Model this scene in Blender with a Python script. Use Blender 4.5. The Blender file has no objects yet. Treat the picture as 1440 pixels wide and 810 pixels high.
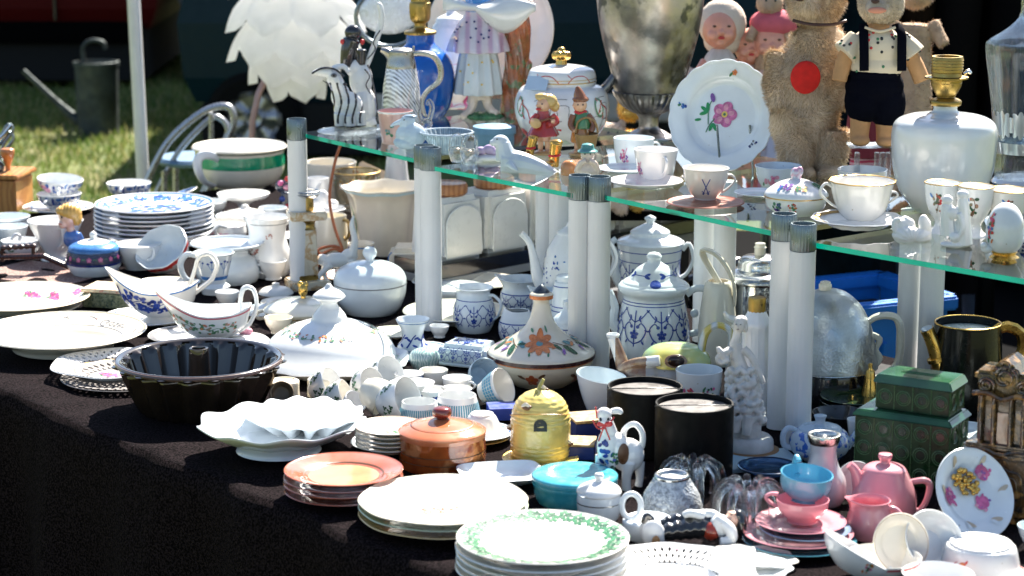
import bpy, bmesh, math, random
from mathutils import Vector, Matrix, noise
from math import sin, cos, tan, pi, radians, atan2, sqrt, hypot
random.seed(7)
SC = bpy.context.scene
COL = SC.collection
# ------------------------------------------------------------------ camera, world, sun, exposure
FPX = 3200.0                      # focal length in photograph pixels (80 mm on a 36 mm sensor)
PIT = radians(12.2)
TZ = 0.72                         # table top
CZ = TZ + 1.0                     # camera height
SH = 0.322                        # top of the glass shelf above the table
cam = bpy.data.cameras.new('camera'); cam.lens = 80; cam.sensor_width = 36; cam.clip_end = 500
cam.dof.use_dof = True; cam.dof.focus_distance = 3.85; cam.dof.aperture_fstop = 7.0
co = bpy.data.objects.new('camera', cam); COL.objects.link(co)
co.location = (0, 0, CZ); co.rotation_euler = (pi/2 - PIT, 0, 0)
SC.camera = co
SUN_EL, SUN_AZ = radians(47), radians(24)      # azimuth measured from straight ahead (+Y) towards +X
w = bpy.data.worlds.new('World'); SC.world = w; w.use_nodes = True
nt = w.node_tree
sky = nt.nodes.new('ShaderNodeTexSky'); sky.sky_type = 'NISHITA'; sky.sun_disc = False
sky.sun_elevation = SUN_EL; sky.sun_rotation = SUN_AZ
bg = nt.nodes['Background']; bg.inputs[1].default_value = 0.055
nt.links.new(sky.outputs[0], bg.inputs[0])
sl = bpy.data.lights.new('sun', 'SUN'); sl.energy = 5.0; sl.angle = radians(0.5); sl.color = (1.0, 0.94, 0.84)
so = bpy.data.objects.new('sun', sl); COL.objects.link(so)
sd = Vector((sin(SUN_AZ)*cos(SUN_EL), cos(SUN_AZ)*cos(SUN_EL), sin(SUN_EL)))
so.rotation_euler = sd.to_track_quat('Z', 'Y').to_euler()
SC.view_settings.view_transform = 'Standard'; SC.view_settings.look = 'None'
SC.view_settings.exposure = 1.9; SC.view_settings.gamma = 1.0
SC.cycles.max_bounces = 14; SC.cycles.transparent_max_bounces = 24; SC.cycles.transmission_bounces = 12
SC.cycles.caustics_reflective = False; SC.cycles.caustics_refractive = False
SC.cycles.sample_clamp_indirect = 6
# ------------------------------------------------------------------ photograph pixel <-> place
FW = Vector((0, cos(PIT), -sin(PIT))); UP = Vector((0, sin(PIT), cos(PIT))); CAM = Vector((0, 0, CZ))
def ray(x, y): return Vector(((x-720)/FPX, 0, 0)) + UP*(-(y-405)/FPX) + FW
def P(x, y, z=TZ):
    d = ray(x, y); return CAM + d*((CZ-z)/-d.z)
def proj(p):
    v = p-CAM; f = v.dot(FW); return 720+FPX*v.x/f, 405-FPX*v.dot(UP)/f
# ------------------------------------------------------------------ materials
MATS = {}
def M(name, col=(.8,.8,.8), rough=.35, metal=0, coat=0, var=.06, bump=0, bs=60, spec=.5, kind=None, **k):
    """principled procedural material; kind adds a pattern"""
    if name in MATS: return MATS[name]
    m = bpy.data.materials.new(name); m.use_nodes = True; MATS[name] = m
    t = m.node_tree; N = t.nodes; L = t.links; b = N['Principled BSDF']
    def new(ty, **kw):
        n = N.new(ty)
        for a, v in kw.items():
            if a.startswith('i_'): n.inputs[a[2:].replace('_', ' ')].default_value = v
            else: setattr(n, a, v)
        return n
    b.inputs['Roughness'].default_value = rough; b.inputs['Metallic'].default_value = metal
    b.inputs['Coat Weight'].default_value = coat; b.inputs['Coat Roughness'].default_value = .04
    b.inputs['Specular IOR Level'].default_value = spec
    tc = new('ShaderNodeTexCoord')
    n1 = new('ShaderNodeTexNoise', i_Scale=k.get('vs', 25), i_Detail=4.0)
    L.new(tc.outputs['Object'], n1.inputs['Vector'])
    mp = new('ShaderNodeMapRange'); mp.inputs[1].default_value = .3; mp.inputs[2].default_value = .7
    mp.inputs[3].default_value = 1-var; mp.inputs[4].default_value = 1+var*.4
    L.new(n1.outputs[0], mp.inputs[0])
    mx = new('ShaderNodeMix', data_type='RGBA', blend_type='MULTIPLY'); mx.inputs[0].default_value = 1
    mx.inputs[6].default_value = (*col, 1); L.new(mp.outputs[0], mx.inputs[7])
    out = mx.outputs[2]
    def mask(fac, c2):
        nonlocal out
        q = new('ShaderNodeMix', data_type='RGBA'); L.new(fac, q.inputs[0]); L.new(out, q.inputs[6]); q.inputs[7].default_value = (*c2, 1)
        out = q.outputs[2]
    def ramp(src, a, c):
        r = new('ShaderNodeMapRange'); r.inputs[1].default_value = a; r.inputs[2].default_value = c; L.new(src, r.inputs[0]); return r.outputs[0]
    if kind == 'spots':       # speckles of a second colour
        n2 = new('ShaderNodeTexNoise', i_Scale=k['s'], i_Detail=2.0); L.new(tc.outputs['Object'], n2.inputs['Vector'])
        mask(ramp(n2.outputs[0], k['a'], k['a']+.02), k['c2'])
    if kind == 'vor':
        n2 = new('ShaderNodeTexVoronoi', i_Scale=k['s']); L.new(tc.outputs['Object'], n2.inputs['Vector'])
        mask(ramp(n2.outputs[0], k['a'], k['a']-.06), k['c2'])
    if kind == 'veins':
        n2 = new('ShaderNodeTexNoise', i_Scale=k['s'], i_Detail=6.0); L.new(tc.outputs['Object'], n2.inputs['Vector'])
        ab = new('ShaderNodeMath', operation='SUBTRACT'); L.new(n2.outputs[0], ab.inputs[0]); ab.inputs[1].default_value = .5
        a2 = new('ShaderNodeMath', operation='ABSOLUTE'); L.new(ab.outputs[0], a2.inputs[0])
        mask(ramp(a2.outputs[0], .05, .0), k['c2'])
    if kind == 'wave':
        n2 = new('ShaderNodeTexWave', i_Scale=k['s'], i_Distortion=k.get('d', 4), i_Detail=3.0, bands_direction=k.get('dir', 'X'))
        L.new(tc.outputs['Object'], n2.inputs['Vector'])
        mask(ramp(n2.outputs[0], k.get('a', .3), k.get('b', .9)), k['c2'])
    if kind == 'blotch':
        n2 = new('ShaderNodeTexNoise', i_Scale=k['s'], i_Detail=5.0); L.new(tc.outputs['Object'], n2.inputs['Vector'])
        mask(ramp(n2.outputs[0], .42, .6), k['c2'])
        if 'c3' in k:
            n3 = new('ShaderNodeTexNoise', i_Scale=k['s']*1.7, i_Detail=3.0); L.new(tc.outputs['Object'], n3.inputs['Vector'])
            mask(ramp(n3.outputs[0], .55, .62), k['c3'])
    L.new(out, b.inputs['Base Color'])
    if rough < .6:
        r = new('ShaderNodeMapRange'); r.inputs[1].default_value = .35; r.inputs[2].default_value = .75
        r.inputs[3].default_value = rough*.8; r.inputs[4].default_value = min(1, rough*1.5+.05)
        n4 = new('ShaderNodeTexNoise', i_Scale=k.get('vs', 25)*2.3, i_Detail=6.0); L.new(tc.outputs['Object'], n4.inputs['Vector'])
        L.new(n4.outputs[0], r.inputs[0]); L.new(r.outputs[0], b.inputs['Roughness'])
    if bump:
        n5 = new('ShaderNodeTexNoise', i_Scale=bs, i_Detail=5.0)
        if k.get('bv'): n5 = new('ShaderNodeTexVoronoi', i_Scale=bs)
        L.new(tc.outputs['Object'], n5.inputs['Vector'])
        bn = new('ShaderNodeBump', i_Strength=bump, i_Distance=k.get('bd', .002)); L.new(n5.outputs[0], bn.inputs['Height'])
        L.new(bn.outputs[0], b.inputs['Normal']); 
    if k.get('emit'):
        b.inputs['Emission Color'].default_value = (*col, 1); b.inputs['Emission Strength'].default_value = k['emit']
    if k.get('trl'):          # translucent share (thin petals, cloth)
        tr = new('ShaderNodeBsdfTranslucent'); L.new(out, tr.inputs[0]); ms = new('ShaderNodeMixShader'); ms.inputs[0].default_value = k['trl']
        L.new(b.outputs[0], ms.inputs[1]); L.new(tr.outputs[0], ms.inputs[2]); L.new(ms.outputs[0], N['Material Output'].inputs[0])
    return m
def glassmat(name, tint=(.97,.99,1), through=.35, rough=.0, bump=0, bs=60, ior=1.45, pane=False):
    if name in MATS: return MATS[name]
    m = bpy.data.materials.new(name); m.use_nodes = True; MATS[name] = m
    t = m.node_tree; N = t.nodes; L = t.links; N.remove(N['Principled BSDF'])
    tr = N.new('ShaderNodeBsdfTransparent'); tr.inputs[0].default_value = (*tint, 1)
    g = N.new('ShaderNodeBsdfGlossy' if pane else 'ShaderNodeBsdfGlass'); g.inputs['Roughness'].default_value = rough
    g.inputs[0].default_value = (1,1,1,1) if pane else (*tint, 1)
    ms = N.new('ShaderNodeMixShader')
    if pane:
        lw = N.new('ShaderNodeLayerWeight'); lw.inputs[0].default_value = .5; pw_ = N.new('ShaderNodeMath'); pw_.operation = 'POWER'; pw_.inputs[1].default_value = 5
        ad = N.new('ShaderNodeMath'); ad.operation = 'MULTIPLY_ADD'; ad.inputs[1].default_value = .9; ad.inputs[2].default_value = .16
        L.new(lw.outputs['Facing'], pw_.inputs[0]); L.new(pw_.outputs[0], ad.inputs[0]); L.new(ad.outputs[0], ms.inputs[0])
        L.new(tr.outputs[0], ms.inputs[1]); L.new(g.outputs[0], ms.inputs[2])
    else:
        g.inputs['IOR'].default_value = ior; ms.inputs[0].default_value = through
        L.new(g.outputs[0], ms.inputs[1]); L.new(tr.outputs[0], ms.inputs[2])
    if bump:
        tc = N.new('ShaderNodeTexCoord'); n5 = N.new('ShaderNodeTexVoronoi'); n5.inputs['Scale'].default_value = bs
        L.new(tc.outputs['Object'], n5.inputs['Vector']); bn = N.new('ShaderNodeBump'); bn.inputs[0].default_value = bump; bn.inputs[1].default_value = .003
        L.new(n5.outputs[0], bn.inputs['Height']); L.new(bn.outputs[0], g.inputs['Normal'])
    L.new(ms.outputs[0], N['Material Output'].inputs[0])
    return m
def por(name, col=(.8,.8,.8), **k):
    d = dict(rough=.16, coat=.5, var=.07, bump=.06, bs=35, bd=.0015)
    if 'kind' not in k: d.update(kind='spots', s=150, a=.755, c2=tuple(c*f for c, f in zip(col, (.62, .56, .46))))
    d.update(k); return M(name, col, **d)
white = por('white_porcelain', (.80,.80,.79)); cool = por('cool_porcelain', (.74,.79,.82)); cream = por('cream_porcelain', (.82,.76,.62))
ivory = por('ivory_glaze', (.78,.72,.60)); grey = por('grey_glaze', (.42,.48,.54)); bisque = M('bisque', (.80,.78,.76), rough=.55, bump=.1)
black = por('black_glaze', (.012,.012,.014)); gold = M('gold_paint', (.72,.45,.12), rough=.24, metal=1, bump=.15, bs=90)
silver = M('silver', (.62,.62,.60), rough=.18, metal=1, var=.25, bump=.1, bs=80); chrome = M('brushed_steel', (.22, .27, .29), rough=.3, metal=1, kind='wave', s=160, d=.5, c2=(.12,.15,.17))
brass = M('old_brass', (.38,.26,.08), rough=.33, metal=1, var=.4, bump=.15, bs=120); rim_gold = M('rim_gold', (.55,.36,.12), rough=.3, metal=.8)
blue = M('cobalt_paint', (.03,.07,.34), rough=.2, var=.3, vs=90); ltblue = M('light_blue_paint', (.06,.20,.50), rough=.2, var=.3, vs=90)
navy = M('navy_paint', (.015,.03,.16), rough=.2); green = M('leaf_paint', (.05,.20,.09), rough=.25, var=.4, vs=90); dkgreen = M('dark_leaf_paint', (.03,.10,.05), rough=.25, var=.4, vs=90)
pink = M('pink_paint', (.62,.12,.30), rough=.25, var=.35, vs=90); rose = M('rose_paint', (.72,.32,.42), rough=.25, var=.3, vs=90); red = M('red_paint', (.55,.03,.03), rough=.25)
orange = M('orange_paint', (.65,.20,.06), rough=.25, var=.4, vs=90); yellow = M('yellow_paint', (.78,.55,.12), rough=.25); violet = M('violet_paint', (.24,.10,.38), rough=.25, var=.4, vs=90)
brownp = M('brown_paint', (.13,.06,.03), rough=.3); blackp = M('black_paint', (.015,.015,.015), rough=.25); faded = M('faded_green_paint', (.13,.28,.16), rough=.25, var=.3); fadedp = M('faded_rose_paint', (.50,.24,.20), rough=.25, var=.3)
greyp = M('grey_paint', (.16,.16,.17), rough=.3)
glass = glassmat('clear_glass'); cutglass = glassmat('cut_glass', through=.3, bump=.8, bs=160)
# ------------------------------------------------------------------ mesh helpers
def cr(pts, n):
    """Catmull-Rom resampling; a repeated point makes a sharp corner"""
    if n <= 1 or len(pts) < 3: return [Vector(p) for p in pts]
    q = [Vector(p) for p in pts]; out = []
    for i in range(len(q)-1):
        a, b = q[i], q[i+1]
        if (b-a).length < 1e-9: continue
        p0 = q[i-1] if i > 0 else a; p3 = q[i+2] if i+2 < len(q) else b
        for j in range(n):
            t = j/n; t2 = t*t; t3 = t2*t
            out.append(.5*((2*a)+(b-p0)*t+(2*p0-5*a+4*b-p3)*t2+(3*a-p0-3*b+p3)*t3))
    out.append(q[-1]); return out
def link(name, vs, fs, mats, parent=None, fmi=None, smooth=True, sharp=38, loc=None):
    used = sorted({i for f in fs for i in f})
    if len(used) < len(vs): rm = {a: b for b, a in enumerate(used)}; vs = [vs[i] for i in used]; fs = [tuple(rm[i] for i in f) for f in fs]
    me = bpy.data.meshes.new(name); me.from_pydata([tuple(v) for v in vs], [], fs)
    for m in (mats if isinstance(mats, (list, tuple)) else [mats]): me.materials.append(m)
    if fmi: me.polygons.foreach_set('material_index', fmi)
    me.polygons.foreach_set('use_smooth', [smooth]*len(me.polygons)); me.update()
    if smooth and sharp: me.set_sharp_from_angle(angle=radians(sharp))
    o = bpy.data.objects.new(name, me); COL.objects.link(o)
    if parent: o.parent = parent
    if loc is not None: o.location = loc
    return o
def tag(o, label=None, cat=None, group=None, kind=None):
    if label: o['label'] = label
    if cat: o['category'] = cat
    if group: o['group'] = group
    if kind: o['kind'] = kind
    return o
def lathe_mesh(pr, seg, fn=None, ang=0):
    """pr: list of (r, h) ; r==0 ends become poles; fn(theta, r, h, i)->(r, h)"""
    vs, fs, idx = [], [], []
    for i, (r, h) in enumerate(pr):
        if r < 1e-6: idx.append([len(vs)]); vs.append((0, 0, h)); continue
        row = []
        for j in range(seg):
            th = 2*pi*j/seg+ang; rr, hh = fn(th, r, h, i) if fn else (r, h)
            row.append(len(vs)); vs.append((rr*sin(th), -rr*cos(th), hh))
        idx.append(row)
    for a, b in zip(idx, idx[1:]):
        if len(a) == 1 and len(b) == 1: continue
        for j in range(seg):
            k = (j+1) % seg
            if len(a) == 1: fs.append((a[0], b[k], b[j]))
            elif len(b) == 1: fs.append((a[j], a[k], b[0]))
            else: fs.append((a[j], a[k], b[k], b[j]))
    return vs, fs
def tube_mesh(pts, rad, n=8, flat=1.0, sm=4, flatdir=None):
    if not isinstance(rad, (list, tuple)): rad = [rad]*len(pts)
    q = cr([(*p, r) for p, r in zip([tuple(p) for p in pts], rad)], sm) if sm > 1 else [Vector((*p, r)) for p, r in zip(pts, rad)]
    c = [Vector(p[:3]) for p in q]; R = [max(p[3], 1e-5) for p in q]
    vs, fs = [], []; t0 = (c[1]-c[0]).normalized()
    ref = Vector(flatdir) if flatdir else (Vector((0,0,1)) if abs(t0.z) < .9 else Vector((0,1,0)))
    u = (ref - t0*ref.dot(t0)).normalized()
    for i, p in enumerate(c):
        t = (c[min(i+1, len(c)-1)]-c[max(i-1, 0)])
        t = t.normalized() if t.length > 1e-9 else t0
        if flatdir: u = Vector(flatdir)
        u = u - t*u.dot(t); u = u.normalized() if u.length > 1e-6 else t.orthogonal().normalized()
        v = t.cross(u)
        for j in range(n):
            a = 2*pi*j/n; vs.append(p+u*(cos(a)*R[i])+v*(sin(a)*R[i]*flat))
    for i in range(len(c)-1):
        for j in range(n):
            k = (j+1) % n; fs.append((i*n+j, i*n+k, (i+1)*n+k, (i+1)*n+j))
    fs.append(tuple(range(n))[::-1]); fs.append(tuple(range((len(c)-1)*n, len(c)*n)))
    return vs, fs
def box_mesh(sx, sy, sz, b=0, c=(0,0,0), taper=1.0):
    """box resting centred at c (its middle), bevelled by b; taper scales the top"""
    bm = bmesh.new(); bmesh.ops.create_cube(bm, size=1)
    for v in bm.verts:
        t = taper if v.co.z > 0 else 1
        v.co = Vector((v.co.x*sx*t, v.co.y*sy*t, v.co.z*sz))
    if b: bmesh.ops.bevel(bm, geom=list(bm.edges), offset=b, segments=2, affect='EDGES')
    vs = [v.co+Vector(c) for v in bm.verts]; bm.verts.index_update(); fs = [tuple(v.index for v in f.verts) for f in bm.faces]; bm.free()
    return vs, fs
def join(parts):
    vs, fs = [], []
    for v, f in parts:
        o = len(vs); vs += [Vector(p) for p in v]; fs += [tuple(i+o for i in q) for q in f]
    return vs, fs
def ell_mesh(c, r, rot=(0,0,0), seg=16, rings=10):
    R = Matrix.Rotation(rot[2], 3, 'Z') @ Matrix.Rotation(rot[1], 3, 'Y') @ Matrix.Rotation(rot[0], 3, 'X')
    pr = [(sin(pi*i/rings), -cos(pi*i/rings)) for i in range(rings+1)]; pr[0] = (0, -1); pr[-1] = (0, 1)
    vs, fs = lathe_mesh(pr, seg)
    return [Vector(c)+R@Vector((v[0]*r[0], v[1]*r[1], v[2]*r[2])) for v in vs], fs
def remesh(vs, fs, voxel, smooth=4, fac=.6):
    me = bpy.data.meshes.new('tmp'); me.from_pydata([tuple(v) for v in vs], [], fs); me.update()
    o = bpy.data.objects.new('tmp', me); COL.objects.link(o)
    r = o.modifiers.new('r', 'REMESH'); r.mode = 'VOXEL'; r.voxel_size = voxel
    s = o.modifiers.new('s', 'SMOOTH'); s.factor = fac; s.iterations = smooth
    dg = bpy.context.evaluated_depsgraph_get(); ev = o.evaluated_get(dg); m2 = ev.to_mesh()
    vs2 = [v.co.copy() for v in m2.vertices]; fs2 = [tuple(p.vertices) for p in m2.polygons]
    ev.to_mesh_clear(); par = list(range(len(vs2)))
    def root(a):
        while par[a] != a: par[a] = par[par[a]]; a = par[a]
        return a
    for f in fs2:
        r0 = root(f[0])
        for i in f[1:]: par[root(i)] = r0
    vol = {}
    for f in fs2:
        a, b, c = vs2[f[0]], vs2[f[1]], vs2[f[2]]; q = root(f[0]); vol[q] = vol.get(q, 0)+a.dot(b.cross(c))+(a.dot(c.cross(vs2[f[3]])) if len(f) > 3 else 0)
    if len(vol) > 1: big = max(vol.values()); fs2 = [f for f in fs2 if vol[root(f[0])] > .02*big]
    bpy.data.objects.remove(o); bpy.data.meshes.remove(me)
    return vs2, fs2
def interp(tab, x):
    if x <= tab[0][0]: return tab[0][1]
    for a, b in zip(tab, tab[1:]):
        if x <= b[0]: return a[1]+(b[1]-a[1])*(x-a[0])/max(b[0]-a[0], 1e-9)
    return tab[-1][1]
ALLV = []
VAR = {white: [white, por('white_warm_porcelain', (.80, .77, .71)), white, por('white_grey_porcelain', (.74, .76, .76))], cool: [cool, cool, por('cool_grey_porcelain', (.68, .73, .76)), white]}
class V:
    """One thing. Sizes are given in photograph pixels at the thing's own distance and stored in metres."""
    def __init__(s, name, label, cat, px=None, y0=None, z=0.0, group=None, loc=None):
        p = Vector(loc) if loc is not None else P(px, y0, TZ+z)
        if loc is not None: px, y0 = proj(p)
        s.loc = p; s.px, s.y0 = px, y0; s.k = (p-CAM).dot(FW)/FPX
        d = (p-CAM).normalized(); s.sa = -d.z; s.ca = sqrt(1-s.sa*s.sa)
        s.name = name; s.label = label; s.cat = cat; s.group = group; s.rot = (0,0,0); s.settle = False; s.z = TZ+z
        s.parts = []; s.root = bpy.data.objects.new(name, None); s.root.empty_display_size = .02; COL.objects.link(s.root); s.root.location = p
        tag(s.root, label, cat, group); ALLV.append(s)
    def c(s, X, Y, d=0): return Vector(((X-s.px)*s.k, d*s.k, ((s.y0-Y)-d*s.sa)/s.ca*s.k))
    def h(s, Y): return (s.y0-Y)/s.ca*s.k
    def add(s, name, vs, fs, mat, sub=None, **k):
        if not isinstance(mat, list) and mat in VAR: mat = VAR[mat][len(ALLV)*7 % 4]
        o = link(name, vs, fs, mat, sub or s.root, **k); s.parts.append(o)
        return o
    def lathe(s, name, rings, mat, hollow=0, sm=3, seg=40, fn=None, sub=None, dx=0, dy=0, ang=0, floor=None, solid=False, **k):
        """rings: (radius px, image y of the ring's centre). hollow = wall thickness px"""
        pr = [(r*s.k, s.h(Y)) for r, Y in rings]
        out = [(v[0], v[1]) for v in cr([(max(r, 0), h, 0) for r, h in pr], sm)]
        s.out = out[:]; full = out[:]
        s.inn = None
        if hollow:
            t = hollow*s.k; fl = out[0][1]+(floor*s.k if floor is not None else t)
            inn = []
            for r, h in reversed(out):
                if r-t > 0 and h > fl: inn.append((r-t, h if inn else h+0*t))
            full = [(0, out[0][1])]+full+[(out[-1][0]-t*.5, out[-1][1]+t*.45)]+inn
            ins = [(p[0], fl+(p[1]-fl)*1.0) for p in inn]
            full += [(max(inn[-1][0]-t, t*.2) if inn else t, fl), (0, fl)]
            s.inn = sorted([(0, fl), (inn[-1][0]-t if inn else t, fl)]+inn)
        else:
            if full[0][0] > 1e-6: full = [(0, full[0][1])]+full
            if full[-1][0] > 1e-6 : full = full+[(0, full[-1][1])]
        vs, fs = lathe_mesh(full, seg, fn, ang)
        if dx or dy: vs = [Vector(v)+Vector((dx*s.k, dy*s.k, 0)) for v in vs]
        return s.add(name, vs, fs, mat, sub, **k)
    def band(s, name, Y1, Y2, mat, prof=None, off=.0004, sub=None, seg=48, arc=None, n=5, fn=None, dx=0, dy=0):
        """painted band round the body between two heights"""
        pr = sorted([(h, r) for r, h in (prof or s.out)])
        h1, h2 = sorted((s.h(Y1), s.h(Y2)))
        vs, fs = lathe_mesh([(interp(pr, h1+(h2-h1)*i/n)+off, h1+(h2-h1)*i/n) for i in range(n+1)], seg, fn)
        if dx or dy: vs = [Vector(v)+Vector((dx*s.k, dy*s.k, 0)) for v in vs]
        return s.add(name, vs, fs, mat, sub)
    def ringband(s, name, r1, r2, mat, prof=None, off=.0005, sub=None, seg=56, fn=None):
        pr = sorted(prof or s.inn)
        n = 3
        vs, fs = lathe_mesh([((r1+(r2-r1)*i/n)*s.k, interp(pr, (r1+(r2-r1)*i/n)*s.k)+off) for i in range(n+1)][::-1], seg, fn)
        return s.add(name, vs, fs, mat, sub)
    def ring(s, name, r, Y, thick, mat, sub=None, seg=48, fn=None):
        """a closed torus (rim, foot ring)"""
        R = r*s.k; t = thick*s.k; h = s.h(Y)
        pr = [(R+t*cos(a), h+t*sin(a)) for a in [2*pi*i/8 for i in range(9)]]
        vs, fs = lathe_mesh(pr, seg, fn)
        return s.add(name, vs, fs, mat, sub)
    def tube(s, name, pts, rad, mat, sub=None, n=8, flat=1, sm=4, flatdir=None, **k):
        q = [s.c(*p) for p in pts]; rad = [r*s.k for r in rad] if isinstance(rad, (list, tuple)) else rad*s.k
        vs, fs = tube_mesh(q, rad, n, flat, sm, flatdir); return s.add(name, vs, fs, mat, sub, **k)
    def rad(s, th, r, Y):
        return Vector((r*s.k*sin(th), -r*s.k*cos(th), s.h(Y)))
    def handle(s, th, Y1, r1, Y2, r2, out, thick, mat, name='handle', top=0, sub=None, flat=.7, n=8):
        """cup handle at compass angle th (degrees; 0 faces the camera, 90 right)"""
        t = radians(th)
        q = [s.rad(t, r1-1.5, Y1), s.rad(t, r1+out*.55, Y1-top), s.rad(t, max(r1, r2)+out, Y1+(Y2-Y1)*.32), s.rad(t, r2+out*.62, Y1+(Y2-Y1)*.8), s.rad(t, r2-1.5, Y2)]
        vs, fs = tube_mesh(q, [thick*s.k*1.25, thick*s.k, thick*s.k, thick*s.k*.9, thick*s.k*1.1], n, flat, 4, (cos(t), sin(t), 0))
        return s.add(name, vs, fs, mat, sub)
    def box(s, name, X, Y, sx, sy, sz, mat, b=.5, d=0, sub=None, rz=0, taper=1, rx=0, ry=0, **k):
        """box whose bottom centre shows at X, Y (depth d); sizes in px"""
        vs, fs = box_mesh(sx*s.k, sy*s.k, sz*s.k, b*s.k, (0, 0, sz*s.k/2), taper)
        R = Matrix.Rotation(radians(rz), 3, 'Z') @ Matrix.Rotation(radians(rx), 3, 'X') @ Matrix.Rotation(radians(ry), 3, 'Y'); c = s.c(X, Y, d)
        return s.add(name, [c+R@v for v in vs], fs, mat, sub, **k)
    def ell(s, name, X, Y, d, rx, ry, rz, mat, sub=None, rot=(0,0,0), seg=18, rings=12):
        vs, fs = ell_mesh(s.c(X, Y, d), (rx*s.k, ry*s.k, rz*s.k), [radians(a) for a in rot], seg, rings)
        return s.add(name, vs, fs, mat, sub)
    def blob(s, name, items, mat, vox=1.2, smooth=4, sub=None, disp=None, matfn=None, **k):
        """items: ('e', X, Y, d, rx, ry, rz[, rot]) or ('t', pts, radii); one continuous surface"""
        L = []
        for it in items:
            if it[0] == 'e':
                L.append(ell_mesh(s.c(*it[1:4]), [q*s.k for q in it[4:7]], [radians(a) for a in (it[7] if len(it) > 7 else (0,0,0))]))
            else: L.append(tube_mesh([s.c(*p) for p in it[1]], [r*s.k for r in it[2]] if isinstance(it[2], (list, tuple)) else it[2]*s.k, 10, 1, 4))
        vs, fs = remesh(*join(L), vox*s.k, smooth)
        if disp: vs = [disp(v) for v in vs]
        mi = None
        if matfn:
            mi = [matfn(sum((vs[i] for i in f), Vector())/len(f)/s.k) for f in fs]
        return s.add(name, vs, fs, mat, sub, fmi=mi, sharp=0, **k)
    def decor(s, name, items, prof=None, mode='cyl', sub=None, off=.0005, stretch=1, base=(0,0), fn=None):
        """items: (motif, angle deg, Y or radius px[, rot deg, scale]); motif = list of (mat, pts2d)"""
        pr = prof or (s.out if mode == 'cyl' else s.inn)
        tab = sorted([(h, r) for r, h in pr]) if mode == 'cyl' else sorted(pr)
        vs, fs, mi, mats = [], [], [], []
        for it in items:
            mot, ang, at = it[:3]; rot = radians(it[3]) if len(it) > 3 else 0; scl = it[4] if len(it) > 4 else 1
            ca, sa = cos(rot), sin(rot); th = radians(ang)
            for li, (m, pts) in enumerate(mot):
                if m not in mats: mats.append(m)
                faces = None
                if isinstance(pts, tuple): pts, faces = pts
                o = len(vs); ex = off+li*.00002
                if mode == 'cyl': rc = max(interp(tab, s.h(at)), 1e-4)
                for (u, v) in pts:
                    u, v = (u*ca-v*sa)*scl*s.k, (u*sa+v*ca)*scl*s.k
                    if mode == 'cyl':
                        hh = s.h(at)+v; t = th+u/rc; r = interp(tab, hh)+ex; vs.append((r*sin(t), -r*cos(t), hh))
                    else:
                        R0 = at*s.k; x = R0*sin(th)+u*cos(th)+v*sin(th); y = -R0*cos(th)+u*sin(th)-v*cos(th)
                        r = hypot(x, y); vs.append((x, y, interp(tab, r)+ex))
                if faces: 
                    for f in faces: fs.append(tuple(i+o for i in f)); mi.append(mats.index(m))
                else: fs.append(tuple(range(o, o+len(pts)))); mi.append(mats.index(m))
        vs = [Vector(v)+Vector((base[0]*s.k, base[1]*s.k, 0)) for v in vs]
        q = s.add(name, vs, fs, mats, sub, fmi=mi, sharp=0)
        if name == 'painted_pattern': q['kind'] = 'stuff'
        return q
def splat(o, part, name, items, off=.0007):
    """paint motifs on a modelled body: items (motif, X, Y), laid onto its near side"""
    from mathutils.bvhtree import BVHTree
    me = part.data; bv = BVHTree.FromPolygons([v.co for v in me.vertices], [tuple(p.vertices) for p in me.polygons]); vs, fs, mi, mats = [], [], [], []
    for mot, X, Y in items:
        for li, (m, pts) in enumerate(mot):
            if m not in mats: mats.append(m)
            faces = None
            if isinstance(pts, tuple): pts, faces = pts
            b = len(vs); ok = []
            for u, v in pts:
                q = o.c(X+u, Y-v, 0); h = bv.ray_cast(Vector((q.x, -1, q.z)), Vector((0, 1, 0)))
                ok.append(h[0] is not None); vs.append(h[0]+h[1]*(off+li*.00003) if h[0] else q)
            for f in (faces or [range(len(pts))]):
                if all(ok[i] for i in f): fs.append(tuple(i+b for i in f)); mi.append(mats.index(m))
    return o.add(name, vs, fs, mats, fmi=mi, sharp=0) if fs else None
# ------------------------------------------------------------------ painted motifs (2d, px)
def el(x, y, a, b, rot=0, m=blue, n=9):
    if max(a, b) > 4.5:
        r = radians(rot); n = 16; P_ = [(x, y)]+[(x+f*(a*cos(t)*cos(r)-b*sin(t)*sin(r)), y+f*(a*cos(t)*sin(r)+b*sin(t)*cos(r))) for f in (.35, .7, 1) for t in [2*pi*i/n for i in range(n)]]
        return (m, (P_, [(0, 1+i, 1+(i+1) % n) for i in range(n)]+[(1+k*n+i, 1+(k+1)*n+i, 1+(k+1)*n+(i+1) % n, 1+k*n+(i+1) % n) for k in (0, 1) for i in range(n)]))
    r = radians(rot); return (m, [(x+a*cos(t)*cos(r)-b*sin(t)*sin(r), y+a*cos(t)*sin(r)+b*sin(t)*cos(r)) for t in [2*pi*i/n for i in range(n)]])
def stroke(pts, w, m):
    pts = [p for a, b in zip(pts, pts[1:]) for p in (a, ((a[0]*2+b[0])/3, (a[1]*2+b[1])/3), ((a[0]+b[0]*2)/3, (a[1]+b[1]*2)/3))]+[pts[-1]] if len(pts) == 2 else pts
    q = cr([(x, y, 0) for x, y in pts], 3); out = []; w /= 2
    L, R = [], []
    for i, p in enumerate(q):
        t = q[min(i+1, len(q)-1)]-q[max(i-1, 0)]; n = Vector((-t.y, t.x, 0)); n = n.normalized()*w if n.length else n
        L.append((p.x+n.x, p.y+n.y)); R.append((p.x-n.x, p.y-n.y))
    n = len(q); return (m, (L+R, [(i, i+1, n+i+1, n+i) for i in range(n-1)]))
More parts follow.
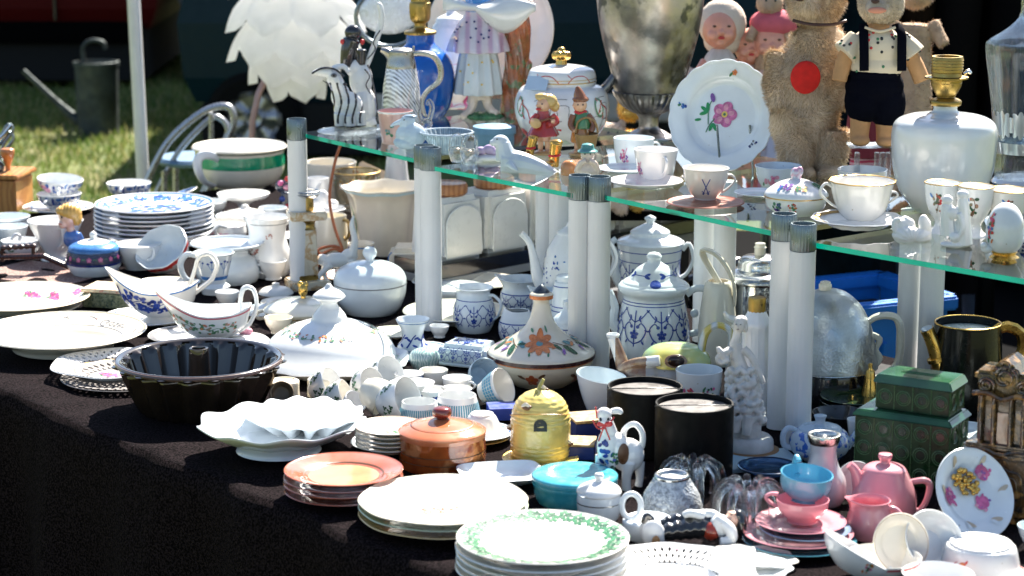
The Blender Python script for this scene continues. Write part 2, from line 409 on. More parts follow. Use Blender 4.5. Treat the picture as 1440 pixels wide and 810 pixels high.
def flower(r, m, mc=yellow, n=5, x=0, y=0):
    o = [el(x+cos(2*pi*i/n+.3)*r*.55, y+sin(2*pi*i/n+.3)*r*.55, r*.5, r*.4, degrees_(2*pi*i/n+.3), m) for i in range(n)]
    return o+[el(x, y, r*.26, r*.26, 0, mc)]
def degrees_(a): return a*180/pi
def leaf(x, y, l, rot, m): return el(x+cos(radians(rot))*l*.5, y+sin(radians(rot))*l*.5, l*.5, l*.2, rot, m)
def spray(r, m, mc=yellow, lm=green, seed=0):
    rnd = random.Random(seed); o = [stroke([(-r*1.6, -r*.9), (0, 0), (r*1.4, r*.8)], r*.12, lm)]
    for i in range(7):
        a = rnd.uniform(0, 360); o.append(leaf(rnd.uniform(-1.4, 1.4)*r, rnd.uniform(-.6, .6)*r, r*.9, a, lm))
    return o+flower(r, m, mc)+flower(r*.55, m, mc, 5, -r*1.2, -r*.5)+flower(r*.45, m, mc, 5, r*1.2, r*.6)
def clover(r, m, x=0, y=0): return [el(x+cos(a)*r*.55, y+sin(a)*r*.55, r*.5, r*.4, degrees_(a), m, 8) for a in (pi/2, pi/2+2.09, pi/2+4.19)]+[stroke([(x, y), (x+r*.2, y-r)], r*.14, m)]
def bluebell(s, m=blue):
    """the stylised blue vine of strawflower china, tile about 2s wide, 2.6s high"""
    o = [stroke([(0, -1.3*s), (0, 1.2*s)], s*.09, m)]
    for sx in (-1, 1):
        o.append(stroke([(0, -1.1*s), (sx*.55*s, -.8*s), (sx*.85*s, -.1*s), (sx*.5*s, .35*s), (sx*.25*s, .1*s)], s*.09, m))
        o.append(stroke([(0, .4*s), (sx*.5*s, .7*s), (sx*.85*s, 1.1*s)], s*.08, m))
        for (x, y, a) in ((.55, -.85, -60), (.9, -.2, 20), (.5, .4, 120), (.85, 1.1, 40), (.3, .62, 60)):
            o.append(leaf(sx*x*s, y*s, s*.32, a if sx > 0 else 180-a, m))
        o.append(el(sx*.25*s, .1*s, s*.13, s*.13, 0, m))
    for a in range(0, 360, 72): o.append(el(cos(radians(a+18))*s*.2, -.45*s+sin(radians(a+18))*s*.2, s*.15, s*.12, a+18, m))
    return o
def scatter(n, w, h, r, mats, seed=1):
    rnd = random.Random(seed); return [el(rnd.uniform(-w, w), rnd.uniform(-h, h), r*rnd.uniform(.5, 1.2), r*rnd.uniform(.4, .8), rnd.uniform(0, 180), rnd.choice(mats), 7) for _ in range(n)]
def textm(txt, size, m):
    cu = bpy.data.curves.new('t', 'FONT'); cu.body = txt; cu.size = size; cu.align_x = 'CENTER'; cu.resolution_u = 2
    o = bpy.data.objects.new('t', cu); COL.objects.link(o); me = bpy.data.meshes.new_from_object(o.evaluated_get(bpy.context.evaluated_depsgraph_get()))
    r = (m, ([(v.co.x, v.co.y) for v in me.vertices], [tuple(p.vertices) for p in me.polygons])); bpy.data.objects.remove(o); return [r]
def wavy(n, amp, hamp=0, r0=0):
    """scalloped edge: amplitude as a share of the radius, growing outward"""
    return lambda th, r, h, i: (r*(1+amp*cos(n*th)*(1 if r > r0 else 0)), h+hamp*cos(n*th)*(1 if r > r0 else 0))
def finish():
    """things with a single part become that mesh; tilted things are lowered onto what they stand on"""
    bpy.context.view_layer.update()
    for s in ALLV:
        s.root.rotation_euler = [radians(a) for a in s.rot]
        if s.settle is not False:
            R = s.root.rotation_euler.to_matrix(); zm = 1e9
            for p in s.parts:
                for v in p.data.vertices: zm = min(zm, (R @ v.co).z)
            s.root.location.z = s.z-zm+(s.settle if s.settle is not True else 0)
        if len(s.parts) == 1:
            o = s.parts[0]; o.parent = None; o.location = s.root.location; o.rotation_euler = s.root.rotation_euler
            bpy.data.objects.remove(s.root); o.name = s.name; tag(o, s.label, s.cat, s.group)
ORD = ['top', 'second', 'third', 'fourth', 'fifth', 'sixth', 'seventh', 'eighth', 'ninth']
# profiles of a plate as shares of rim radius and height
PL = [(.56, 0), (.58, .02), (.66, .3), (.74, .55), (.86, .8), (1, 1)]
def plate(name, label, px, Yrim, r, hpx, mat, z=0, cat='plate', group=None, thick=2, prof=PL, fn=None, seg=56, tiltx=0, tilty=0):
    p = P(px, Yrim, TZ+z); k = (p-CAM).dot(FW)/FPX
    p = P(px, Yrim, TZ+z+hpx*k); p.z = TZ+z
    o = V(name, label, cat, loc=p, group=group)
    kk = o.k; ringsY = [(a*r, o.y0-b*hpx*o.ca) for a, b in prof]
    o.rr = r
    o.dish = o.lathe('dish', ringsY, mat, hollow=thick, seg=seg, fn=fn)
    o.rot = (tiltx, tilty, 0); o.z = TZ+z
    return o
def stack(name, what, px, Ytop, r, n, step, hpx, mats, group, z=0, cat='plate', top_extra='', **kw):
    """n plates piled up; returns them from the top down"""
    p = P(px, Ytop, TZ+z); k = (p-CAM).dot(FW)/FPX; res = []
    pt = P(px, Ytop, TZ+z+(hpx+(n-1)*step)*k)
    rnd = random.Random(int(px))
    for i in range(n):
        zz = z+(n-1-i)*step*k; q = Vector((pt.x+rnd.uniform(-1, 1)*k*r*.012, pt.y+rnd.uniform(-1, 1)*k*r*.02, TZ+zz))
        lab = what % ORD[i] if '%s' in what else what
        if i == 0 and top_extra: lab += top_extra
        if i == n-1: lab = lab.replace(ORD[i], 'lowest')
        o = V(name, lab, cat, loc=q, group=group)
        m = mats[i % len(mats)] if isinstance(mats, list) else mats
        prof = kw.get('prof', PL)
        o.dish = o.lathe('dish', [(a*r, o.y0-b*hpx*o.ca) for a, b in prof], m, hollow=kw.get('thick', 2), seg=kw.get('seg', 48), fn=kw.get('fn'))
        res.append(o)
    return res
# ================================================================== SETTING
A0 = P(0, 545); A0.z = 0
E = Vector((.64, -.768, 0)).normalized(); NN = Vector((.768, .64, 0)).normalized()
def tab(e, n, z=TZ): return Vector((A0.x+E.x*e+NN.x*n, A0.y+E.y*e+NN.y*n, z))
# ground: one sheet to the horizon
gm = M('grass_soil', (.12, .15, .035), rough=.95, var=.35, vs=3, bump=.6, bs=40, bd=.02, kind='blotch', s=1.6, c2=(.16, .15, .06), c3=(.05, .08, .02))
vs, fs = [], []
nx = 60
for j in range(nx+1):
    for i in range(nx+1):
        x = -150+300*i/nx; y = -40+240*j/nx
        vs.append((x, y, 0))
for j in range(nx):
    for i in range(nx): a = j*(nx+1)+i; fs.append((a, a+1, a+nx+2, a+nx+1))
tag(link('ground', vs, fs, gm), kind='structure')
def grass():
    rnd = random.Random(3); vs, fs, mi = [], [], []
    ms = [M('grass_blade_green', (.14, .20, .035), rough=.7, trl=.3), M('grass_blade_pale', (.33, .32, .12), rough=.7, trl=.3), M('grass_blade_dark', (.08, .15, .03), rough=.7, trl=.3)]
    for i in range(42000):
        y = rnd.uniform(8.0, 17); x = rnd.uniform(-.245*y, -.05*y if y < 12 else -.12*y)
        d = noise.noise(Vector((x*1.3, y*1.3, 0)))
        if rnd.random() < .25-d*.6: continue
        h = rnd.uniform(.02, .055); a = rnd.uniform(0, 6.28); w = .006; b = len(vs)
        lx, ly = rnd.uniform(-.03, .03), rnd.uniform(-.03, .03)
        vs += [(x-w*cos(a), y-w*sin(a), -.002), (x+w*cos(a), y+w*sin(a), -.002), (x+lx, y+ly, h)]
        fs.append((b, b+1, b+2)); q = rnd.random()+d*.5; mi.append(0 if q < .5 else (1 if q < .85 else 2))
    tag(link('grass', vs, fs, ms, fmi=mi, smooth=False), 'short sunlit grass growing behind the stall', 'grass', kind='stuff')
grass()
def simple(name, label, cat, loc, group=None):
    return V(name, label, cat, loc=loc, group=group)
def mbox(o, name, cx, cy, cz, sx, sy, sz, mat, b=.01, sub=None, rz=0, **k):
    """box in metres, centre relative to the thing's origin"""
    vs, fs = box_mesh(sx, sy, sz, b, (0, 0, 0)); R = Matrix.Rotation(radians(rz), 3, 'Z')
    return o.add(name, [Vector((cx, cy, cz))+R@v for v in vs], fs, mat, sub, **k)
def mtube(o, name, pts, r, mat, sub=None, n=10, sm=5, **k):
    vs, fs = tube_mesh(pts, r, n, 1, sm); return o.add(name, vs, fs, mat, sub, **k)
def mlathe(o, name, pr, mat, seg=32, sub=None, fn=None, sm=1, off=(0,0,0), rot=None, **k):
    pr = [(v[0], v[1]) for v in cr([(r, h, 0) for r, h in pr], sm)]
    vs, fs = lathe_mesh(pr, seg, fn); R = Matrix.Rotation(*rot) if rot else Matrix.Identity(3)
    return o.add(name, [Vector(off)+R@Vector(v) for v in vs], fs, mat, sub, **k)
# ---- table under the cloth, and the cloth
wood = M('raw_wood', (.28, .17, .08), rough=.7, kind='wave', s=14, d=6, c2=(.18, .10, .05), var=.2)
E0, E1, N1 = -1.5, 2.35, 1.62
o = simple('market_table', 'long trestle table under the black cloth of the stall', 'table', tab(.4, .8, 0))
R0 = atan2(E.y, E.x)*180/pi
for ec, nc, ex, nx_ in ((.4, .67, 3.75, 1.26), (-.99, 1.455, .97, .30)): q = tab(ec, nc, 0)-o.loc; mbox(o, 'tabletop', q.x, q.y, TZ-.03, ex, nx_, .03, wood, rz=R0)
for e in (-1.3, .4, 2.1):
    for n in (.15, 1.25):
        q = tab(e, n, 0)-o.loc; mbox(o, 'leg', q.x, q.y, (TZ-.045)/2, .05, .05, TZ-.045, wood, rz=R0)
cl = M('black_fleece_cloth', (.0022, .0015, .0018), rough=.95, var=.7, vs=420, bump=.9, bs=900, bd=.003, spec=.04, kind='blotch', s=300, c2=(.021, .0145, .0165))
vs, fs = [], []
du = .014; nu = int((E1-E0+1.4)/du); prof = []
v = -.66
rows = [(-.66+i*.03) for i in range(22)] + [i*.012 for i in range(14)] + [.17+i*.03 for i in range(50)]
rows = [r for r in rows if r < N1]+[N1]
ends = []
for iu in range(nu+1):
    u = E0-.7+iu*du
    hang = 0; ue = u
    if u < E0: hang = E0-u; ue = E0-.012*sin(min(hang*20, 1.57))
    if u > E1: hang = u-E1; ue = E1+.01
    nlim = 1.36+max(0, min(1, (-.45-u)/.06))*.26
    for v in rows:
        v = min(v, nlim)
        q = noise.noise(Vector((u*5.2, 3.1, 0))); q2 = noise.noise(Vector((u*17, 7.7, .3)))
        wob = .022*q+.006*q2
        if v <= 0:       # hanging front with folds
            d = -v; fold = sin(u*21+2.5*noise.noise(Vector((u*1.3, 0, 5))))*.028*min(1, d*3)+wob
            nn = -.004+fold-.012*min(1, d*30)-.03*d; z = TZ-.002-d*.985
            if d < .03: z = TZ-.002-d*d*16
        else:
            nn = v+wob*max(0, 1-v/.12)
            lump = max(0, q2*.9+.2)*.011*max(0, 1-abs(v-.03)/.07)
            z = TZ-.0035+lump*.9+.0016*noise.noise(Vector((u*11, v*14, 0)))
            z = min(z, TZ-.0006) if v > .11 else z
        p = tab(ue, nn, z)
        if hang: p.z = TZ-.004-hang*.98-(TZ-z if v <= 0 else 0); 
        p.z = max(p.z, .015)
        vs.append(p)
nv = len(rows)
for i in range(nu):
    for j in range(nv-1): a = i*nv+j; fs.append((a, a+nv, a+nv+1, a+1))
tag(link('tablecloth', vs, fs, cl, sharp=0), 'black fleecy cloth spread over the table and hanging down its front', 'tablecloth')
# ---- glass shelf panels and their posts
SZ = TZ+SH
fr = [((421, 186), (584, 223)), ((611, 234), (806, 272)), ((844, 273), (1093, 326)), ((1141, 340), (1540, 409))]
gl = glassmat('shelf_glass', tint=(.84, .94, .91), pane=True, rough=.01)
ge = M('glass_edge_green', (.0, .30, .22), rough=.12, var=.35, vs=6, spec=.8, trl=.35)
wh = ['at the far left end under the cat figurines', 'between the two left pairs of posts, carrying the seal', 'in the middle, carrying the crossed swords cup', 'at the right end, carrying the gilded cup and egg']
SN = Vector((.78, .625, 0))
for (a, b), l in zip(fr, wh):
    pa, pb = P(*a, SZ), P(*b, SZ); c = (pa+pb)/2+SN*.27; c.z = SZ-.008
    o = simple('glass_shelf', 'clear green edged glass shelf panel '+l, 'glass shelf', c, 'glass shelf panels')
    q = [pa, pb, pb+SN*.56, pa+SN*.56]; t = .0085
    vs = [Vector((p.x, p.y, SZ-t))-c for p in q]+[Vector((p.x, p.y, SZ-.0003))-c for p in q]
    o.add('pane', vs, [(4,5,6,7)], gl, smooth=False)
    o.add('polished_edge', vs, [(0,1,5,4)], ge, smooth=False); o.add('cut_edge', vs, [(1,2,6,5), (2,3,7,6), (3,0,4,7)], glassmat('cut_edge_glass', tint=(.75, .88, .84), pane=True, rough=.1), smooth=False)
pw = M('white_plastic_post', (.70, .70, .70), rough=.38, var=.06, vs=12, bump=.05, bs=30)
PR = .0204; PH = .352
def post(px, py, label, back=False):
    q = P(px, py, TZ+PH); o = simple('shelf_post', label, 'post', (q.x, q.y, TZ), 'white posts of the glass shelf')
    fl = lambda th, r, h, i: (r*(1+.045*abs(sin(12*th))), h)
    mlathe(o, 'tube', [(0, .0), (PR*.98, 0), (PR*.98, PH-.043), (0, PH-.043)], pw, seg=72, fn=lambda th, r, h, i: (r*(1+.014*abs(sin(9*th))), h))
    mlathe(o, 'cap', [(0, PH-.0428), (PR*.93, PH-.0428), (PR*.97, PH-.041), (PR*.97, PH-.002), (PR*.92, PH), (PR*.84, PH), (PR*.82, PH-.006), (0, PH-.006)], chrome, seg=72, fn=fl)
post(417, 167, 'white shelf post at the left end behind the marble candlestick')
post(597, 204, 'rear one of the two white posts beside the blue covered tureen'); post(605, 207, 'front one of the two white posts beside the blue covered tureen')
post(816, 246, 'left one of the two white posts beside the long necked painted jar'); post(843, 248, 'right one of the two white posts beside the long necked painted jar')
post(1103, 300, 'rear left one of the two tall white posts beside the marble figurine'); post(1130, 314, 'front right one of the two tall white posts beside the marble figurine')
def bpost(px, off, label):
    """rear posts, standing one shelf depth behind the front ones"""
    q = P(px, off, TZ+PH-.04); o = simple('shelf_post', label, 'post', (q.x, q.y, TZ), 'white posts of the glass shelf')
    mlathe(o, 'tube', [(0, 0), (PR, 0), (PR, SH-.012), (0, SH-.012)], pw, seg=72, fn=lambda th, r, h, i: (r*(1+.014*abs(sin(9*th))), h))
bpost(768, 214, 'left one of the white rear posts behind the flowered coffee pot'); bpost(787, 218, 'right one of the white rear posts behind the flowered coffee pot')
bpost(993, 248, 'left one of the white rear posts behind the strawflower pots'); bpost(1021, 253, 'right one of the white rear posts behind the strawflower pots')
bpost(1284, 293, 'left one of the white rear posts beside the blue crate'); bpost(1315, 298, 'right one of the white rear posts beside the blue crate')
dkw = M('dark_trestle', (.02, .015, .012), rough=.8)
# ---- board with the row of canisters
can = por('canister_glaze', (.78, .77, .73), rough=.3, coat=.2); lidw = M('turned_lid_wood', (.48, .20, .07), rough=.4, kind='wave', s=30, d=3, c2=(.36, .13, .04), coat=.3)
bz = .045
c0 = P(620, 371, TZ+bz); c1 = P(985, 305, TZ+bz); dv = (c1-c0); Lr = dv.length; dv.normalize(); nv_ = Vector((dv.y, -dv.x, 0)); rzb = atan2(dv.y, dv.x)*180/pi
o = simple('display_board', 'black edged grey board under the row of white canisters', 'board', (c0+dv*Lr/2-nv_*.06).to_tuple()[:2]+(TZ,))
mbox(o, 'board', 0, 0, .008, Lr+.04, .16, .016, M('grey_board', (.30, .30, .29), rough=.5), b=.001, rz=rzb)
q = c0+dv*Lr*.9-o.loc; q2 = c0+dv*Lr*.55-o.loc
for q_ in (q, q2): mbox(o, 'trestle', q_.x, q_.y-.03, -TZ/2, .05, .05, TZ-.002, dkw, b=.004)
mbox(o, 'black_layer', 0, 0, .0305, Lr+.03, .15, .029, black, b=.001, rz=rzb)
ncan = 6; cw = Lr/ncan
for i in range(ncan):
    q = c0+dv*(cw*(i+.5))-nv_*.055
    o = simple('kitchen_canister', 'square white wooden lidded canister, %s' % ('leftmost of the row, beside a post' if i == 0 else (['', 'second from the left', 'third from the left', 'fourth from the left', 'fifth from the left', 'rightmost of the row'][i])), 'canister', (q.x, q.y, TZ+bz), 'row of white canisters')
    vs, fs = box_mesh(cw*.985, .105, .140, .012, (0, 0, .070)); R = Matrix.Rotation(radians(rzb), 3, 'Z') @ Matrix.Diagonal((1, 1, .95))
    def tp(v):
        if v.z > .08: f = 1-((v.z-.08)/.052)**2*.12; return Vector((v.x*f, v.y*f, v.z))
        return v
    o.add('jar', [R@tp(v)*1 for v in vs], fs, can)
    # raised arched panel on the front face
    w2 = cw*.38; ol = [(-w2, .006), (w2, .006), (w2, .08)]+[(w2*cos(a), .08+.042*sin(a)) for a in [pi*j/10 for j in range(1, 10)]]+[(-w2, .08)]
    n = len(ol); vs = [R@Vector((x, -.0527, z)) for x, z in ol]+[R@Vector((x*.97, -.0545, .004+z*.955)) for x, z in ol]
    o.add('arched_panel', vs, [tuple(range(n, 2*n))]+[(j, (j+1) % n, n+(j+1) % n, n+j) for j in range(n)], can)
    mlathe(o, 'lid', [(0, .132), (.038, .132), (.043, .137), (.044, .152), (.040, .158), (0, .160)], lidw)
# ---- things on the ground behind the stall
tyre = M('tyre_rubber', (.006, .006, .006), rough=.9, spec=.1); alloy = M('wheel_rim', (.35, .35, .36), rough=.3, metal=.9); winm = M('car_window', (.01, .014, .018), rough=.06, spec=.8)
def car(name, label, cat, x0, x1, y, paint, sill, h=1.45, wheels=(), depth=1.7, base=.30, seams=(), rim=alloy, van=False, ws=1.0):
    L = x1-x0; o = simple(name, label, cat, (x0+L/2, y+depth/2, 0))
    def sec(z, inset, m0=0): return [(-L/2+inset+m0, -depth/2+inset), (L/2-inset-m0, -depth/2+inset), (L/2-inset-m0, depth/2-inset), (-L/2+inset+m0, depth/2-inset)]
    lv = [(base, .05, 0), (base+.12, .0, 0), (base+.38, -.02, 0), (base+.62, .01, .03)]
    if van: lv += [(h-.2, .02, .05), (h, .12, .12)]
    else: lv += [(base+.68, .05, .12)]
    vs, fs = [], []
    for z, ins, m0 in lv:
        for x, yy in sec(z, ins, m0): vs.append((x, yy, z))
    for i in range(len(lv)-1):
        for j in range(4): k = (j+1) % 4; fs.append((i*4+j, i*4+k, i*4+4+k, i*4+4+j))
    fs += [(3,2,1,0), tuple(len(vs)-4+j for j in range(4))]
    b = o.add('body', vs, fs, paint, smooth=False)
    if not van:
        z0 = base+.68; vs = [(x*.86, yy*.9, z0) for x, yy in sec(0, 0)]+[(x*.6, yy*.75, h) for x, yy in sec(0, 0)]
        o.add('cabin', vs, [(0,1,5,4), (1,2,6,5), (2,3,7,6), (3,0,4,7), (4,5,6,7)], winm, smooth=False)
    mbox(o, 'sill', (.35 if name == 'parked_car' else 0), -depth/2-.005, base-.02, L*(.78 if name == 'parked_car' else .96), .05, .13, sill, b=.015)
    mbox(o, 'underbody_shade', 0, 0, base/2+.02, L*.96, depth*.97, base-.05, M('underbody_shade_black', (.004, .004, .004), rough=.9), b=.01)  # solid black block stands in for the shade under the vehicle
    for sx in seams: mbox(o, 'door_seam', sx-(x0+L/2), -depth/2-.012, base+.33, .012, .03, .55, blackp, b=.002)
    for wx in wheels:
        t = mlathe(o, 'wheel', [(a*ws, b*ws) for a, b in ((.17, -.09), (.27, -.1), (.31, -.07), (.315, .06), (.27, .1), (.17, .09))], tyre, seg=40, off=(wx-(x0+L/2), -depth/2+.06*ws, .315*ws), rot=(pi/2, 3, 'X'))
        mlathe(o, 'rim', [(a*ws, b*ws) for a, b in ((0, .07), (.05, .09), (.08, .06), (.15, .07), (.185, .11), (.19, .08), (.18, 0), (0, 0))], rim, seg=40, off=(wx-(x0+L/2), -depth/2+.06*ws, .315*ws), rot=(pi/2, 3, 'X'), sub=t, fn=lambda th, r, h, i: (r, h-(.02 if .06 < r < .16 and sin(th*7) > .2 else 0)))
    return o
P_ = lambda px, d: (px-720)/FPX*(d*cos(PIT)+1.0*0)     # helper: world x for a picture column at distance d
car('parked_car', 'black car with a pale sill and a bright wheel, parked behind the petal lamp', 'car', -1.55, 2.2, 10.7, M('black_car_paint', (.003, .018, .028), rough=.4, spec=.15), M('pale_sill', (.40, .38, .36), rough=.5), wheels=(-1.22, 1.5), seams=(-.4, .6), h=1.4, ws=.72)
o = car('red_van', 'dark red van standing in the shade at the upper left', 'van', -6.2, -2.12, 13.6, M('dark_red_paint', (.07, .003, .003), rough=.6, spec=.1), M('skirt_shade', (.002, .002, .002), rough=.9, spec=.03), h=2.5, van=True, base=.36, wheels=(-5.9,), ws=.8, seams=(-2.72,), rim=tyre, depth=2.0)  # near-black skirt strip stands in for the dark under the van
o = car('grey_trailer', 'grey trailer with a faded red and white print beside the red van', 'trailer', -2.02, 2.6, 13.8, M('trailer_grey', (.13, .13, .15), rough=.8, spec=.1), M('skirt_shade', (.006, .005, .005)), h=2.5, van=True, base=.40, wheels=(-.2, 2.0), rim=tyre, depth=2.0)
vs, fs = ell_mesh((0,0,0), (.17, .004, .28)); b = o.add('printed_patch', [v+Vector((-1.88, -1.035, .62)) for v in vs], fs, M('white_print', (.6, .62, .66), rough=.6))
for dx, a in ((-.06, 28), (.05, -24)): mbox(o, 'red_print', -1.88+dx, -1.043, .66, .05, .003, .26, M('red_print', (.45, .03, .03), rough=.6), b=.001)
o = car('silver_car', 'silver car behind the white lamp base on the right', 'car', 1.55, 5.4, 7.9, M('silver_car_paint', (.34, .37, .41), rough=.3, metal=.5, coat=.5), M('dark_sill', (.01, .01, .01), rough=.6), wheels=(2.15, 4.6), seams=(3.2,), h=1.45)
# dark backdrop added behind the toys; blackens the view and throws shade
tp = M('backdrop_black', (.003, .003, .0035), rough=.95, spec=.04)
o = simple('backdrop_rail', 'added dark folds hanging on a rail as backdrop behind the dolls', 'backdrop rail', (1.62, 6.9, 0))
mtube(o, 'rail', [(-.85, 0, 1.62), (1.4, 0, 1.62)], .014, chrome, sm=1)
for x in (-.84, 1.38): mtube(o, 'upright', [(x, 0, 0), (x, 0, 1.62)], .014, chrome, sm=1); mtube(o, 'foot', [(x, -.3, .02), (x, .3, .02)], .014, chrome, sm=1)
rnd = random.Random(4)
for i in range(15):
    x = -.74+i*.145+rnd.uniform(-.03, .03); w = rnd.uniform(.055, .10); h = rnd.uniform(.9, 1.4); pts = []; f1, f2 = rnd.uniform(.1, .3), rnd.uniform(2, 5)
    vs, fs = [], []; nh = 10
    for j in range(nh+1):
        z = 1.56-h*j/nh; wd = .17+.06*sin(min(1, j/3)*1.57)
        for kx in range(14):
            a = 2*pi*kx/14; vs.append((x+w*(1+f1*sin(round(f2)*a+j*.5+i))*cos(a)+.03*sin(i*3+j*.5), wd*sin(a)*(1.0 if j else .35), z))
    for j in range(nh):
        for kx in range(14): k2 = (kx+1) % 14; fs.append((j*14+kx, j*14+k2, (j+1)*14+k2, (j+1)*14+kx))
    o.add('coat', vs, fs, [tp, M('backdrop_dark', (.005, .0045, .0045), rough=.95, spec=.04), M('backdrop_brown', (.012, .007, .004), rough=.95, var=.4, spec=.04), M('backdrop_teal', (.003, .009, .013), rough=.9, var=.4, spec=.04)][(i*7) % 4], sharp=0)  # coat-like folds, added to stand in for the dark behind the dolls
# white tent pole
o = simple('tent_pole', 'white upright tent pole standing in the grass on the left', 'pole', (-1.19, 7.3, 0))
mtube(o, 'pole', [(0, 0, 0), (-.05, .03, 2.6)], .021, M('white_pole_paint', (.72, .70, .68), rough=.4), sm=1, n=16); mlathe(o, 'base_plate', [(0, .0), (.09, 0), (.09, .008), (0, .008)], chrome)
# watering can
zn = M('zinc', (.055, .07, .07), rough=.55, metal=.5, var=.5, vs=9, bump=.2, bs=20)
q = P(139, 188, 0); o = simple('watering_can', 'old zinc watering can with a long spout standing on the grass', 'watering can', q)
mlathe(o, 'can', [(0, 0), (.105, 0), (.105, .02), (.112, .36), (.115, .375), (.105, .375), (.1, .30), (0, .30)], zn, seg=40)
mlathe(o, 'rim_band', [(.113, .355), (.118, .358), (.118, .378), (.113, .38)], zn, seg=40)
mtube(o, 'spout', [(-.10, 0, .06), (-.22, 0, .17), (-.38, 0, .33)], [.03, .02, .013], zn)
mtube(o, 'handle', [(-.06, 0, .36), (-.065, 0, .45), (-.02, 0, .485), (.04, 0, .475), (.05, 0, .44)], .011, zn)
# white petal lamp on a stem
q = P(415, 70, 1.62); ld = 6.9
pet = M('petal_plastic', (.94, .94, .94), rough=.4, trl=.75, var=.05)
bx = (415-720)/FPX*ld*1.0; o = simple('petal_lamp', 'white floor lamp whose shade is made of overlapping plastic petals', 'lamp', ((358-720)/FPX*ld, ld-.1, 0))
sh = Vector(((415-358)/FPX*ld, .1, 0)); zt = CZ-ld*tan(PIT+math.atan((62-405)/FPX))
mtube(o, 'stem', [(0, 0, .02), (0, 0, zt-.22), tuple(sh+Vector((0, 0, zt)))], .010, M('stem_copper', (.45, .28, .24), rough=.4, metal=.4)); mlathe(o, 'base', [(0, 0), (.14, 0), (.13, .02), (0, .03)], pet)
k = ld/FPX
for lvl, (n, r1, y1, r2, y2, W) in enumerate(((6, 10, -80, 72, -42, 34), (7, 16, -60, 98, -4, 36), (8, 22, -28, 106, 42, 37), (8, 30, 8, 97, 86, 36), (7, 28, 50, 66, 118, 32), (5, 16, 84, 40, 141, 26))):
    for i in range(n):
        th = 2*pi*(i+.5*(lvl % 2))/n+.25+.1*lvl; vs, fs = [], []; nu_, nv2 = 9, 8
        jx = 1+.04*sin(i*5.3+lvl)
        for a in range(nu_+1):
            t = a/nu_; wd = W*k*(.55+.45*sin(t*1.6))*(sqrt(max(0, 1-((t-.62)/.385)**2)) if t > .62 else 1)*1.02+.0004
            for b in range(nv2+1):
                s_ = (b/nv2-.5)*2; rr = (r1+(r2-r1)*t*jx+12*sin(t*pi)-13*s_*s_*t)*k; zz = (62-(y1+(y2-y1)*t**1.25))*k+3*k*s_*s_*t
                x, y = rr, s_*wd; vs.append(sh+Vector((x*cos(th)-y*sin(th), x*sin(th)+y*cos(th), zt+zz)))
        for a in range(nu_):
            for b in range(nv2): c_ = a*(nv2+1)+b; fs.append((c_, c_+1, c_+nv2+2, c_+nv2+1))
        o.add('petal', vs, fs, pet, sharp=0)
# bistro chair
ch = M('chair_steel', (.42, .43, .45), rough=.28, metal=.9)
kc = 7.0/FPX; o = simple('metal_chair', 'bent steel garden chair standing behind the blue plates', 'chair', ((262-720)*kc, 7.0, 0))
def cp(x, y, d=0): return ((x-262)*kc, d, CZ-(7.0+d)*tan(PIT+math.atan((y-405)/FPX)))
mtube(o, 'back_frame', [cp(196, 262), cp(232, 200), cp(282, 158), cp(318, 150), cp(326, 172), cp(312, 205), cp(285, 270)], .011, ch, sm=8)
mtube(o, 'back_frame', [cp(212, 270, .02), (cp(246, 212, .02)), cp(290, 168, .02), cp(308, 168, .02), cp(316, 185, .02), cp(304, 214, .02), cp(276, 275, .02)], .009, ch, sm=8)
mtube(o, 'brace', [cp(294, 160), cp(293, 200), cp(288, 250)], .008, ch)
mlathe(o, 'seat', [(0, 0), (.11, 0), (.12, .012), (.11, .022), (0, .018)], M('blue_chair_seat', (.10, .19, .30), rough=.5), off=(0, .1, cp(262, 236)[2]))
for x, y in ((-.08, .0), (.08, .0), (-.07, .17), (.07, .17)): mtube(o, 'leg', [(x, y, cp(262, 240)[2]), (x*1.25, y*1.1, 0)], .010, ch, sm=1)
# blue crate standing behind the table on a dark bin
bc = M('blue_crate_plastic', (.01, .16, .55), rough=.4, bump=.05)
dk = M('dark_bin_plastic', (.008, .008, .010), rough=.6)
def crate(o, cx, cy, z0, sx, sy, sz, mat, rz):
    R = Matrix.Rotation(radians(rz), 3, 'Z')
    for (px_, py_, wx, wy) in ((0, -sy/2, sx, .012), (0, sy/2, sx, .012), (-sx/2, 0, .012, sy-.02), (sx/2, 0, .012, sy-.02)):
        c = R@Vector((px_, py_, 0)); mbox(o, 'side', cx+c.x, cy+c.y, z0+sz/2, wx, wy, sz, mat, b=.003, rz=rz)
        c = R@Vector((px_*1.03, py_*1.03, 0)); mbox(o, 'rim', cx+c.x, cy+c.y, z0+sz-.016, wx+.03, wy+.03, .03, mat, b=.005, rz=rz)
    for t in (-.3, 0, .3):
        c = R@Vector((t*sx, -sy/2-.009, 0)); mbox(o, 'rib', cx+c.x, cy+c.y, z0+sz*.42, .014, .012, sz*.72, mat, b=.002, rz=rz)
    mbox(o, 'floor', cx, cy, z0+.008, sx-.02, sy-.02, .014, mat, b=.001, rz=rz)
o = simple('blue_crate', 'bright blue plastic crate standing behind the table on the right', 'crate', (.73, 4.80, .28)); crate(o, 0, 0, 0, .32, .26, .40, bc, 24)
mbox(o, 'folded_black_cloth', 0, 0, .30, .28, .22, .10, dk, b=.02, rz=24)
o = simple('dark_bin', 'dark plastic bin carrying the blue crate', 'bin', (.73, 4.80, 0)); crate(o, 0, 0, 0, .36, .30, .276, dk, 24)
o = simple('shade_tub', 'black tub of dark cables, added to stand in for shaded ground behind the strawflower pots', 'tub', (.36, 5.42, .0)); crate(o, 0, 0, 0, .75, .42, .50, dk, 46)  # tub added so the shaded ground here comes out black
